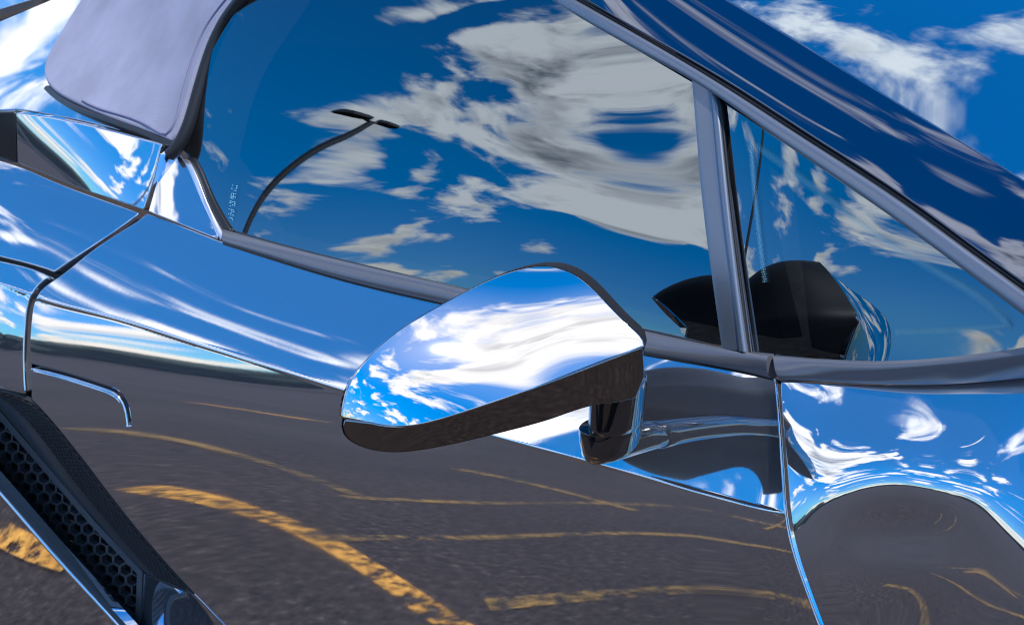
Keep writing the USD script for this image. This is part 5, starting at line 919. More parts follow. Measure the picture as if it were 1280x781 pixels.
PATCH['mund'] = (312.0, 680.0, 18, 304.0, 512.0, 16, """-2861 -121433 103930 -3306 -121410 102731 -3590 -121513 101588 -3770 -121694 100481 -3898 -121916 99390 -3995 -122163 98309 -4068 -122428 97233 -4129
-122704 96159 -4178 -122990 95087 -4218 -123283 94016 -4252 -123582 92944 -4291 -123877 91865 -4351 -124160 90772 -4453 -124415 89650 -4645 -124608
88471 -4986 -124700 87196 -2054 -120056 103468 -2512 -120013 102253 -2810 -120096 101094 -3007 -120259 99971 -3155 -120462 98863 -3273 -120690 97762
-3370 -120935 96667 -3455 -121190 95572 -3531 -121454 94477 -3601 -121724 93381 -3669 -121996 92281 -3753 -122259 91168 -3871 -122498 90030 -4052
-122693 88851 -4355 -122802 87592 -4853 -122775 86204 -1135 -118749 103045 -1590 -118695 101822 -1887 -118770 100655 -2086 -118926 99524 -2238 -119121
98408 -2362 -119339 97298 -2471 -119571 96190 -2573 -119810 95080 -2674 -120052 93965 -2777 -120293 92844 -2889 -120529 91712 -3025 -120750 90561
-3201 -120941 89380 -3446 -121083 88151 -3825 -121128 86832 -4418 -121018 85369 -155 -117478 102643 -602 -117416 101414 -894 -117486 100242 -1088
-117639 99107 -1238 -117830 97986 -1364 -118041 96869 -1479 -118264 95752 -1595 -118487 94629 -1719 -118707 93496 -1855 -118918 92350 -2011 -119115
91186 -2197 -119292 89998 -2424 -119438 88777 -2718 -119535 87508 -3146 -119532 86146 -3793 -119365 84630 846 -116211 102245 403 -116140 101009 115
-116203 99832 -77 -116350 98691 -227 -116535 97563 -356 -116739 96440 -479 -116950 95313 -609 -117157 94176 -753 -117354 93025 -918 -117537 91856
-1110 -117699 90663 -1336 -117837 89443 -1602 -117945 88189 -1929 -118007 86888 -2389 -117967 85491 -3068 -117757 83938 1851 -114935 101843 1408
-114850 100598 1118 -114902 99413 924 -115040 98265 771 -115216 97129 637 -115410 95997 505 -115609 94859 362 -115799 93708 200 -115976 92540 14
-116134 91351 -204 -116269 90135 -456 -116376 88889 -748 -116454 87609 -1097 -116488 86282 -1575 -116419 84859 -2275 -116173 83273 2847 -113639 101433
2397 -113533 100175 2102 -113570 98979 1901 -113695 97820 1741 -113858 96674 1598 -114039 95530 1457 -114224 94380 1303 -114399 93216 1130 -114559
92033 931 -114700 90828 701 -114816 89595 437 -114904 88331 133 -114963 87033 -227 -114976 85686 -719 -114881 84240 -1436 -114599 82625 3826 -112313
101009 3364 -112181 99735 3058 -112198 98525 2847 -112305 97353 2677 -112453 96194 2524 -112618 95037 2373 -112788 93873 2211 -112950 92696 2032
-113098 91501 1830 -113228 90284 1600 -113336 89041 1338 -113417 87768 1035 -113465 86458 670 -113463 85096 169 -113344 83629 -566 -113025 81983 4788
-110955 100570 4312 -110794 99279 3993 -110787 98053 3771 -110876 96866 3589 -111006 95693 3426 -111155 94521 3267 -111311 93344 3099 -111460 92154
2916 -111598 90947 2716 -111722 89722 2494 -111829 88473 2241 -111909 87195 1946 -111954 85878 1584 -111941 84505 1078 -111801 83019 330 -111447 81345
5735 -109566 100118 5243 -109372 98807 4912 -109341 97564 4680 -109411 96363 4490 -109525 95175 4319 -109660 93990 4153 -109802 92800 3979 -109939
91597 3795 -110068 90379 3597 -110187 89144 3384 -110293 87890 3142 -110374 86608 2858 -110419 85287 2504 -110400 83905 1999 -110245 82405 1247
-109862 80707 6669 -108144 99651 6163 -107917 98320 5822 -107864 97061 5582 -107916 95845 5386 -108016 94645 5210 -108139 93447 5040 -108269 92245
4862 -108395 91029 4675 -108513 89800 4480 -108626 88555 4274 -108731 87295 4043 -108813 86008 3770 -108858 84682 3426 -108836 83295 2930 -108671
81783 2182 -108267 80069 7594 -106692 99170 7075 -106432 97819 6724 -106355 96544 6479 -106392 95315 6280 -106480 94102 6102 -106593 92894 5930
-106714 91680 5751 -106830 90454 5564 -106941 89213 5372 -107048 87959 5172 -107150 86692 4950 -107232 85400 4689 -107277 84069 4356 -107253 82675
3870 -107080 81155 3133 -106661 79428 8513 -105210 98678 7981 -104917 97306 7624 -104818 96014 7374 -104840 94772 7174 -104918 93549 6997 -105023
92330 6827 -105138 91107 6650 -105248 89871 6467 -105354 88622 6278 -105456 87360 6085 -105556 86085 5871 -105637 84787 5618 -105680 83449 5295
-105653 82049 4821 -105473 80521 4097 -105039 78781 9415 -103685 98166 8873 -103360 96774 8510 -103239 95466 8258 -103248 94211 8058 -103316 92976
7883 -103415 91748 7717 -103526 90517 7546 -103634 89274 7368 -103737 88017 7186 -103837 86748 6998 -103934 85465 6791 -104012 84159 6545 -104051
82814 6230 -104019 81405 5766 -103831 79867 5055 -103383 78115 10281 -102092 97624 9733 -101737 96211 9366 -101596 94888 9113 -101592 93619 8914
-101651 92373 8742 -101745 91135 8580 -101853 89895 8415 -101958 88644 8244 -102060 87379 8068 -102159 86102 7886 -102253 84812 7684 -102327 83496
7444 -102362 82142 7136 -102323 80723 6681 -102126 79174 5983 -101664 77409 11087 -100394 97033 10535 -100012 95601 10166 -99853 94261 9913 -99837
92979 9714 -99887 91720 9544 -99974 90470 9386 -100077 89219 9225 -100180 87957 9059 -100279 86683 8889 -100375 85397 8713 -100466 84096 8516 -100536
82770 8281 -100566 81404 7979 -100521 79973 7533 -100314 78411 6846 -99837 76631 11744 -98476 96338 11190 -98068 94884 10821 -97892 93525 10568 -97863
92226 10369 -97903 90951 10198 -97981 89685 10040 -98077 88418 9882 -98174 87142 9719 -98269 85854 9553 -98362 84554 9381 -98449 83239 9188 -98515
81899 8958 -98539 80518 8663 -98487 79072 8223 -98269 77493 7546 -97775 75693 12143 -96174 95463 11586 -95738 93981 11214 -95543 92597 10959 -95500
91275 10757 -95528 89977 10584 -95594 88688 10424 -95680 87399 10264 -95769 86100 10102 -95857 84791 9938 -95944 83469 9768 -96026 82134 9578 -96087
80773 9352 -96105 79372 9061 -96046 77904 8627 -95816 76300 7957 -95302 74472""")
TRIM['door_skin'] = ('door', [(146.4, 212.8), (157.2, 216.3), (168.0, 220.1), (178.6, 224.2), (189.1, 228.5), (199.7, 232.8), (210.3, 237.0), (220.9, 241.0), (231.6, 244.8), (242.4, 248.4), (253.3, 251.9), (264.1, 255.2), (275.0, 258.5), (285.9, 261.9), (296.8, 265.2), (307.7, 268.5), (318.6, 271.8), (329.5, 275.0), (340.5, 278.0), (351.5, 281.0), (362.5, 283.8), (373.5, 286.6), (384.6, 289.2), (395.7, 291.8), (406.8, 294.3), (417.9, 296.8), (429.0, 299.3), (440.1, 301.8), (451.2, 304.4), (462.2, 307.2), (473.2, 310.0), (484.2, 313.0), (495.2, 316.0), (506.1, 319.1), (517.1, 322.1), (528.1, 325.2), (539.0, 328.2), (550.0, 331.2), (561.0, 334.1), (572.1, 336.9), (583.1, 339.6), (594.2, 342.2), (605.3, 344.8), (616.4, 347.2), (627.6, 349.5), (638.7, 351.8), (649.9, 353.9), (661.1, 355.9), (672.3, 357.9), (683.5, 359.8), (694.7, 361.8), (705.9, 363.7), (717.1, 365.7), (728.3, 367.8), (739.5, 370.0), (750.6, 372.4), (761.7, 374.9), (772.8, 377.6), (776.0, 379.2), (776.9, 390.5), (777.7, 401.8), (778.6, 413.0), (779.4, 424.3), (780.3, 435.6), (781.1, 446.9), (781.8, 458.1), (782.6, 469.4), (783.2, 480.7), (783.9, 492.0), (784.7, 503.3), (785.9, 514.5), (787.5, 525.7), (789.7, 536.8), (792.4, 547.8), (795.6, 558.7), (799.1, 569.4), (802.8, 580.1), (806.7, 590.8), (810.5, 601.4), (814.4, 612.0), (818.4, 622.6), (822.4, 633.2), (826.5, 643.7), (830.6, 654.2), (834.8, 664.7), (839.1, 675.2), (843.5, 685.6), (848.0, 696.0), (640.0, 704.0), (288.0, 689.6), (264.0, 665.6), (255.7, 657.7), (247.6, 649.6), (239.7, 641.3), (231.9, 632.9), (224.1, 624.5), (216.2, 616.2), (208.1, 608.1), (200.0, 600.0), (191.9, 591.9), (184.0, 583.6), (176.2, 575.2), (168.5, 566.7), (160.9, 558.1), (153.4, 549.4), (145.9, 540.7), (138.5, 532.0), (131.3, 523.1), (124.1, 514.2), (117.1, 505.1), (110.0, 496.1), (103.1, 487.0), (96.1, 477.8), (89.2, 468.7), (82.2, 459.6), (75.2, 450.6), (68.0, 441.6), (60.8, 432.7), (53.5, 423.9), (46.0, 415.3), (38.3, 406.8), (30.4, 398.4), (30.5, 392.0), (30.4, 385.6), (30.1, 379.1), (29.8, 372.7), (29.4, 366.3), (29.1, 359.8), (28.8, 353.4), (28.8, 347.0), (29.0, 340.6), (29.3, 334.1), (29.9, 327.7), (30.4, 321.3), (31.1, 314.9), (32.0, 308.5), (33.6, 302.3), (36.1, 296.3), (39.6, 290.9), (44.0, 286.3), (49.1, 282.4), (54.6, 278.8), (60.0, 275.2), (65.2, 271.3), (70.2, 267.3), (75.2, 263.2), (80.1, 259.1), (85.1, 255.1), (90.1, 251.2), (95.3, 247.4), (100.6, 243.7), (105.9, 240.1), (111.4, 236.6), (116.8, 233.2), (122.3, 229.8), (127.8, 226.4), (133.2, 223.0), (138.6, 219.5)], [[(29.6, 364.0), (33.7, 364.7), (37.7, 365.5), (41.7, 366.3), (45.7, 367.1), (49.6, 368.0), (53.6, 369.0), (57.5, 370.0), (61.4, 371.0), (65.3, 372.1), (69.2, 373.2), (73.0, 374.3), (76.9, 375.5), (80.8, 376.6), (84.6, 377.8), (88.5, 379.1), (92.3, 380.3), (96.2, 381.6), (100.1, 382.8), (104.0, 384.1), (107.9, 385.5), (111.7, 387.0), (115.2, 389.0), (118.5, 391.3), (121.4, 394.2), (123.9, 397.5), (125.9, 401.0), (127.4, 404.8), (128.5, 408.7), (129.3, 412.7), (129.9, 416.8), (130.4, 420.8), (130.8, 424.8), (127.6, 425.2), (127.2, 421.3), (126.7, 417.3), (126.1, 413.2), (125.2, 409.3), (124.0, 405.4), (122.3, 401.8), (120.1, 398.4), (117.4, 395.4), (114.3, 392.8), (110.8, 390.8), (107.1, 389.2), (103.3, 387.9), (99.4, 386.6), (95.5, 385.3), (91.7, 384.1), (87.9, 382.8), (84.0, 381.6), (80.2, 380.4), (76.4, 379.2), (72.6, 378.0), (68.8, 376.9), (64.9, 375.8), (61.1, 374.7), (57.2, 373.6), (53.4, 372.6), (49.5, 371.6), (45.6, 370.7), (41.6, 369.9), (37.6, 369.0), (33.6, 368.3), (29.6, 367.6)]])
TRIM['door_handle'] = ('door', [(32.8, 368.8), (37.6, 369.8), (42.5, 370.8), (47.2, 372.0), (51.9, 373.2), (56.6, 374.4), (61.3, 375.8), (66.0, 377.2), (70.6, 378.6), (75.2, 380.1), (79.8, 381.6), (84.5, 383.1), (89.1, 384.6), (93.7, 386.1), (98.4, 387.6), (103.1, 389.1), (107.7, 390.8), (112.1, 392.9), (116.2, 395.6), (119.6, 399.2), (122.1, 403.4), (123.7, 407.9), (124.8, 412.8), (125.6, 417.7), (126.4, 422.4), (88.0, 413.6), (60.0, 406.4), (33.6, 398.4)], [])
CREASE = [(-128.0, 249.6), (-112.9, 255.1), (-97.4, 259.6), (-81.7, 263.4), (-65.9, 266.8), (-50.0, 270.0), (-34.1, 273.4), (-18.5, 277.4), (-3.1, 282.1), (12.0, 287.9), (26.9, 294.1), (42.0, 299.7), (57.4, 304.4), (73.0, 308.3), (88.7, 312.0), (104.5, 315.7), (120.1, 319.8), (135.6, 324.3), (151.0, 329.1), (166.3, 334.1), (181.7, 339.1), (197.1, 344.0), (212.5, 348.6), (228.0, 353.1), (243.5, 357.7), (258.9, 362.3), (274.3, 367.1), (289.6, 372.3), (304.9, 377.5), (320.1, 382.7), (335.5, 387.7), (350.9, 392.5), (366.4, 396.8), (382.0, 401.0), (397.6, 405.2), (413.1, 409.6), (428.6, 414.2), (443.9, 419.1), (459.3, 424.1), (474.6, 429.2), (489.9, 434.1), (505.4, 438.8), (520.8, 443.3), (536.4, 447.7), (552.0, 451.9), (567.5, 456.1), (583.1, 460.3), (598.6, 464.6), (614.2, 468.9), (629.7, 473.2), (645.3, 477.4), (660.9, 481.5), (676.5, 485.6), (692.1, 489.6), (707.8, 493.6), (723.4, 497.7), (739.0, 501.8), (754.6, 505.9), (770.1, 510.1), (785.7, 514.3), (801.3, 518.6), (816.9, 522.8), (832.4, 527.0), (848.0, 531.2)]
TRIM['rear_fender'] = ('upper', [(140.0, 212.8), (129.4, 209.0), (118.7, 205.2), (108.0, 201.5), (97.4, 197.8), (86.8, 193.9), (76.2, 190.0), (65.6, 185.9), (55.2, 181.6), (44.8, 177.1), (34.5, 172.4), (24.1, 167.9), (13.6, 164.0), (2.8, 160.7), (-8.1, 158.1), (-19.2, 155.9), (-30.4, 154.2), (-41.8, 152.7), (-53.1, 151.4), (-64.5, 150.2), (-75.8, 148.9), (-87.0, 147.4), (-98.2, 145.6), (-109.2, 143.5), (-120.0, 140.8), (-120.0, 227.2), (-120.0, 227.2), (-113.7, 228.6), (-107.5, 230.1), (-101.2, 231.6), (-94.9, 233.1), (-88.7, 234.6), (-82.4, 236.1), (-76.2, 237.7), (-70.0, 239.2), (-63.7, 240.8), (-57.5, 242.4), (-51.3, 244.0), (-45.0, 245.6), (-38.8, 247.1), (-32.6, 248.7), (-26.3, 250.3), (-20.1, 251.9), (-13.8, 253.4), (-7.6, 255.0), (-1.3, 256.5), (4.9, 258.0), (11.2, 259.5), (17.4, 261.0), (23.7, 262.6), (29.9, 264.2), (36.1, 266.0), (42.2, 267.8), (48.3, 269.8), (54.4, 272.0), (59.7, 268.3), (65.1, 264.6), (70.5, 261.0), (75.9, 257.4), (81.3, 253.8), (86.8, 250.2), (92.2, 246.6), (97.6, 243.0), (103.0, 239.4), (108.4, 235.7), (113.8, 232.0), (119.1, 228.3), (124.4, 224.5), (129.6, 220.7), (134.9, 216.8)], [])
TRIM['rear_panel'] = ('door', [(-120.0, 232.0), (-113.6, 233.5), (-107.2, 235.0), (-100.9, 236.6), (-94.5, 238.1), (-88.2, 239.7), (-81.8, 241.2), (-75.5, 242.8), (-69.2, 244.4), (-62.8, 245.9), (-56.5, 247.5), (-50.2, 249.1), (-43.8, 250.6), (-37.5, 252.2), (-31.1, 253.7), (-24.8, 255.2), (-18.4, 256.7), (-12.0, 258.1), (-5.6, 259.6), (0.7, 261.0), (7.2, 262.3), (13.5, 263.8), (19.9, 265.3), (26.2, 267.0), (32.4, 268.9), (38.6, 271.2), (44.6, 273.8), (50.4, 276.8), (44.3, 280.0), (39.2, 284.3), (35.0, 289.4), (31.6, 295.2), (29.1, 301.4), (27.4, 307.9), (26.3, 314.5), (25.6, 321.1), (25.1, 327.8), (24.7, 334.5), (24.3, 341.1), (24.1, 347.8), (24.0, 354.4), (24.0, 361.1), (24.1, 367.7), (24.3, 374.4), (24.6, 381.1), (25.0, 387.7), (25.6, 394.4), (19.3, 393.0), (13.0, 391.6), (6.7, 390.2), (0.4, 388.9), (-6.0, 387.6), (-12.3, 386.3), (-18.6, 385.0), (-25.0, 383.7), (-31.3, 382.5), (-37.6, 381.2), (-44.0, 380.0), (-50.3, 378.7), (-56.7, 377.5), (-63.0, 376.3), (-69.3, 375.1), (-75.7, 373.8), (-82.0, 372.6), (-88.4, 371.3), (-94.7, 370.1), (-101.0, 368.8), (-107.4, 367.5), (-113.7, 366.1), (-120.0, 364.8)], [])
TRIM['front_fender'] = ('fender', [(780.8, 381.6), (781.2, 393.2), (781.9, 404.7), (782.7, 416.2), (783.6, 427.7), (784.6, 439.2), (785.7, 450.7), (786.6, 462.2), (787.6, 473.8), (788.3, 485.3), (789.1, 496.8), (790.0, 508.3), (791.4, 519.8), (793.4, 531.2), (795.9, 542.5), (798.9, 553.7), (802.3, 564.7), (806.0, 575.6), (809.9, 586.5), (813.8, 597.4), (817.8, 608.2), (821.8, 619.1), (825.9, 629.9), (830.1, 640.6), (834.4, 651.4), (838.6, 662.1), (842.9, 672.9), (847.1, 683.6), (851.2, 694.4), (851.2, 704.0), (1120.0, 704.0), (1120.0, 364.0), (1108.7, 365.2), (1097.4, 366.7), (1086.2, 368.3), (1075.0, 369.9), (1063.8, 371.7), (1052.6, 373.4), (1041.3, 375.1), (1030.1, 376.8), (1018.8, 378.3), (1007.6, 379.6), (996.3, 380.8), (985.0, 381.8), (973.6, 382.7), (962.3, 383.5), (951.0, 384.0), (939.6, 384.5), (928.3, 384.8), (916.9, 384.9), (905.6, 385.0), (894.2, 385.0), (882.9, 384.8), (871.5, 384.7), (860.2, 384.4), (848.8, 384.1), (837.5, 383.7), (826.1, 383.3), (814.8, 382.8), (803.5, 382.2), (792.1, 381.5)], [])
TRIM['side_window'] = ('window', [(228.8, 232.8), (222.1, 222.7), (216.3, 212.1), (210.9, 201.2), (205.7, 190.2), (200.5, 179.2), (194.7, 168.6), (188.3, 158.4), (180.8, 148.8), (183.1, 137.5), (185.6, 126.2), (188.1, 114.9), (190.9, 103.6), (194.0, 92.5), (197.5, 81.5), (201.5, 70.6), (206.1, 60.0), (211.1, 49.6), (216.6, 39.4), (222.5, 29.4), (228.7, 19.6), (235.0, 9.9), (241.3, 0.3), (247.5, -9.5), (253.4, -19.4), (259.0, -29.5), (264.0, -40.0), (264.0, -88.0), (448.0, -88.0), (552.0, 0.0), (696.0, 84.8), (704.0, 192.0), (723.2, 345.6), (712.0, 344.4), (700.7, 343.0), (689.6, 341.5), (678.4, 339.8), (667.3, 337.9), (656.2, 335.9), (645.1, 333.8), (634.1, 331.6), (623.0, 329.2), (612.0, 326.8), (601.0, 324.3), (590.0, 321.7), (579.1, 319.1), (568.1, 316.4), (557.1, 313.7), (546.2, 311.0), (535.3, 308.2), (524.3, 305.4), (513.4, 302.7), (502.4, 300.0), (491.5, 297.3), (480.5, 294.6), (469.5, 292.0), (458.6, 289.4), (447.6, 286.9), (436.6, 284.4), (425.5, 282.0), (414.5, 279.5), (403.5, 277.1), (392.5, 274.7), (381.5, 272.2), (370.5, 269.7), (359.5, 267.2), (348.5, 264.6), (337.5, 262.0), (326.6, 259.3), (315.7, 256.5), (304.7, 253.7), (293.8, 250.8), (282.9, 247.8), (272.1, 244.8), (261.2, 241.7), (250.4, 238.6), (239.6, 235.3)], [])
TRIM['quarter_window'] = ('quarter', [(716.8, 99.2), (800.0, 154.4), (904.0, 225.6), (1032.0, 316.8), (1064.0, 340.0), (1064.0, 349.6), (1052.6, 350.8), (1041.2, 351.9), (1029.8, 353.0), (1018.3, 354.1), (1006.9, 355.2), (995.5, 356.3), (984.1, 357.3), (972.7, 358.3), (961.2, 359.3), (949.8, 360.2), (938.3, 361.0), (926.9, 361.8), (915.4, 362.4), (903.9, 362.9), (892.5, 363.2), (881.0, 363.2), (869.6, 363.0), (858.1, 362.6), (846.6, 362.0), (835.2, 361.4), (823.7, 360.8), (812.2, 360.2), (800.8, 359.6), (789.3, 358.8), (777.9, 357.8), (766.5, 356.4), (755.2, 354.5), (744.0, 352.0), (729.6, 224.0)], [])
RAIL['belt_rear_a'] = """-64753 -85244 92747 -62945 -85280 92548 -61169 -85306 92354 -59421 -85324 92165 -57701 -85334 91981 -56005 -85340 91803 -54332 -85341 91629 -52680
-85339 91460 -51047 -85336 91297 -49432 -85332 91139 -47833 -85330 90985 -46251 -85328 90836 -44686 -85326 90691 -43138 -85325 90550 -41607 -85323
90412 -40094 -85321 90277 -38598 -85318 90145 -37120 -85314 90016 -35659 -85310 89890 -34215 -85304 89765 -32788 -85298 89642 -31379 -85291 89519
-29987 -85283 89396 -28612 -85274 89273 -27255 -85265 89148 -25914 -85256 89021 -24591 -85246 88892 -23284 -85236 88762 -21992 -85225 88630 -20716
-85214 88498 -19453 -85203 88367 -18204 -85191 88237 -16967 -85180 88110 -15742 -85168 87986 -14529 -85156 87866 -13326 -85144 87751 -12134 -85132
87640 -10953 -85120 87534 -9781 -85109 87433 -8619 -85099 87336 -7467 -85090 87242 -6325 -85083 87152 -5192 -85078 87065 -4068 -85075 86981 -2954
-85074 86899 -1848 -85078 86820 -749 -85086 86744 344 -85100 86672 1433 -85123 86606 2518 -85153 86548 3602 -85194 86499 4684 -85247 86461 5767 -85312
86436 6851 -85392 86425 7937 -85487 86429 9026 -85599 86451 10119 -85729 86491 11216 -85879 86552 12318 -86049 86634 13424 -86240 86738"""
RAIL['belt_rear_b'] = """-63059 -87095 91860 -61437 -87014 91589 -59822 -86942 91320 -58214 -86880 91056 -56613 -86827 90796 -55018 -86783 90543 -53430 -86746 90298 -51850
-86715 90060 -50279 -86689 89830 -48719 -86666 89609 -47171 -86643 89397 -45635 -86620 89194 -44113 -86595 89001 -42607 -86566 88818 -41116 -86533
88645 -39642 -86495 88480 -38184 -86452 88324 -36742 -86407 88174 -35315 -86359 88033 -33900 -86310 87898 -32498 -86262 87771 -31105 -86217 87650
-29721 -86178 87533 -28343 -86149 87419 -26970 -86133 87307 -25600 -86133 87195 -24233 -86150 87083 -22869 -86185 86970 -21510 -86234 86858 -20159
-86295 86747 -18816 -86364 86637 -17484 -86440 86531 -16163 -86519 86427 -14856 -86600 86328 -13562 -86679 86233 -12284 -86755 86143 -11022 -86825
86058 -9776 -86888 85977 -8548 -86944 85902 -7337 -86992 85830 -6145 -87031 85762 -4970 -87060 85697 -3814 -87078 85635 -2677 -87084 85575 -1559
-87078 85518 -460 -87060 85463 620 -87028 85409 1680 -86983 85355 2724 -86928 85301 3754 -86866 85246 4771 -86800 85190 5778 -86735 85134 6777 -86673
85077 7769 -86616 85020 8757 -86569 84962 9742 -86534 84903 10725 -86515 84843 11707 -86512 84782 12692 -86533 84722 13683 -86587 84666"""
RAIL['belt_front_a'] = """13709 -85815 86516 14664 -85907 86647 15602 -85992 86763 16525 -86072 86867 17433 -86146 86962 18329 -86215 87050 19213 -86281 87135 20086 -86344
87219 20950 -86404 87304 21805 -86462 87394 22651 -86518 87490 23489 -86571 87594 24319 -86621 87709 25140 -86668 87835 25952 -86713 87973 26757
-86755 88121 27554 -86797 88278 28343 -86838 88443 29124 -86879 88616 29898 -86921 88794 30665 -86965 88977 31426 -87011 89163 32180 -87059 89353
32927 -87110 89546 33669 -87164 89741 34404 -87220 89938 35133 -87280 90137 35857 -87344 90337 36577 -87415 90541 37293 -87495 90748 38007 -87588
90959 38720 -87695 91176 39434 -87820 91399 40148 -87965 91629 40864 -88132 91867 41581 -88324 92114"""
RAIL['belt_front_b'] = """14988 -87535 85201 15777 -87419 85214 16542 -87275 85215 17292 -87117 85211 18036 -86956 85209 18782 -86805 85216 19536 -86676 85237 20300 -86570
85274 21070 -86483 85323 21841 -86409 85382 22610 -86340 85446 23374 -86273 85513 24131 -86205 85582 24883 -86137 85654 25628 -86068 85727 26367
-85999 85805 27101 -85931 85887 27831 -85865 85975 28558 -85804 86072 29283 -85751 86179 30008 -85708 86298 30732 -85675 86430 31451 -85644 86571
32161 -85609 86716 32860 -85563 86860 33544 -85500 87000 34213 -85416 87135 34869 -85317 87264 35514 -85204 87390 36150 -85082 87513 36778 -84954
87633 37400 -84821 87753 38016 -84687 87872 38628 -84553 87991 39238 -84423 88110 39845 -84297 88230"""
RAIL['divider_a'] = """1585 -75668 108845 1907 -76188 107865 2211 -76697 106885 2501 -77196 105905 2780 -77686 104924 3050 -78165 103943 3314 -78636 102963 3575 -79099
101982 3836 -79552 101001 4099 -79998 100020 4368 -80437 99041 4642 -80868 98063 4922 -81293 97086 5206 -81711 96111 5494 -82123 95136 5782 -82528
94162 6071 -82926 93188 6358 -83317 92214 6643 -83702 91240 6924 -84079 90264 7201 -84450 89287 7471 -84813 88308 7733 -85170 87327 7987 -85520 86342"""
RAIL['divider_b'] = """4049 -76245 107779 4338 -76723 106849 4619 -77192 105919 4893 -77653 104990 5161 -78107 104061 5425 -78553 103132 5687 -78993 102203 5948 -79426
101276 6209 -79854 100349 6472 -80276 99423 6739 -80693 98498 7011 -81105 97576 7287 -81513 96655 7567 -81917 95736 7848 -82316 94818 8129 -82711
93902 8410 -83102 92986 8687 -83488 92070 8961 -83871 91155 9229 -84249 90239 9491 -84623 89322 9744 -84992 88404 9988 -85358 87483 10221 -85720 86561"""
RAIL['divider_ridge_a'] = """3946 -76209 107845 4235 -76689 106912 4515 -77161 105979 4789 -77624 105046 5057 -78080 104114 5321 -78528 103182 5583 -78970 102251 5845 -79405
101320 6107 -79834 100390 6371 -80257 99461 6639 -80675 98534 6912 -81089 97608 7190 -81498 96685 7471 -81902 95763 7752 -82303 94842 8033 -82699
93922 8311 -83090 93002 8585 -83477 92082 8853 -83860 91162 9113 -84238 90241 9363 -84612 89317 9601 -84981 88392 9826 -85345 87463 10035 -85704 86529"""
RAIL['divider_ridge_b'] = """4826 -76428 107453 5121 -76894 106536 5406 -77353 105619 5684 -77805 104703 5955 -78249 103786 6220 -78688 102871 6481 -79120 101955 6740 -79547
101040 6996 -79969 100126 7252 -80386 99213 7509 -80798 98301 7767 -81207 97390 8026 -81613 96481 8287 -82015 95572 8548 -82412 94665 8809 -82806
93759 9071 -83196 92854 9332 -83583 91949 9593 -83965 91046 9853 -84344 90143 10112 -84720 89240 10370 -85092 88338 10627 -85462 87437 10882 -85829
86537"""
RAIL['divider_seal_a'] = """4725 -76392 107518 5018 -76861 106598 5302 -77322 105678 5579 -77776 104759 5850 -78222 103839 6116 -78662 102921 6378 -79096 102002 6637 -79525
101084 6895 -79948 100167 7152 -80366 99251 7410 -80780 98336 7669 -81190 97422 7930 -81597 96510 8191 -81999 95599 8453 -82398 94688 8713 -82793
93779 8972 -83183 92870 9229 -83570 91961 9484 -83953 91052 9735 -84332 90144 9982 -84707 89235 10226 -85079 88326 10464 -85447 87416 10697 -85811
86505"""
RAIL['divider_seal_b'] = """5091 -76478 107241 5382 -76924 106330 5661 -77363 105419 5930 -77794 104508 6191 -78220 103597 6445 -78639 102685 6694 -79052 101774 6938 -79460
100863 7181 -79862 99952 7422 -80260 99041 7664 -80653 98131 7907 -81041 97222 8151 -81425 96313 8396 -81804 95405 8641 -82179 94497 8887 -82549 93589
9131 -82915 92682 9375 -83276 91775 9618 -83632 90867 9860 -83985 89959 10101 -84335 89052 10342 -84684 88146 10585 -85035 87242 10830 -85390 86342"""
RAIL['pillar_trim_a'] = """-24622 -68392 117507 -22579 -69220 117051 -20654 -69967 116577 -18834 -70640 116087 -17105 -71248 115584 -15456 -71799 115074 -13877 -72298 114557
-12357 -72752 114039 -10888 -73165 113522 -9460 -73544 113009 -8067 -73893 112504 -6701 -74217 112009 -5357 -74521 111528 -4032 -74815 111056 -2725
-75102 110591 -1438 -75385 110128 -171 -75667 109665 1074 -75952 109197 2295 -76241 108721 3492 -76538 108235 4666 -76842 107740 5820 -77150 107239
6955 -77463 106736 8073 -77779 106233 9178 -78095 105734 10272 -78411 105242 11358 -78727 104759 12435 -79040 104286 13505 -79353 103824 14566 -79663
103372 15618 -79972 102927 16659 -80279 102490 17690 -80584 102060 18708 -80886 101634 19715 -81186 101213 20708 -81483 100795 21687 -81776 100378
22651 -82066 99963 23600 -82350 99547 24534 -82630 99131 25452 -82903 98713 26355 -83170 98295 27245 -83431 97877 28122 -83687 97461 28989 -83940
97047 29846 -84190 96637 30694 -84439 96231 31535 -84687 95830 32370 -84937 95436 33199 -85189 95048 34023 -85448 94668 34844 -85717 94296 35662
-85999 93934 36479 -86299 93582 37296 -86621 93244 38116 -86970 92920 38939 -87354 92616 39770 -87781 92333 40609 -88259 92076 41459 -88795 91849"""
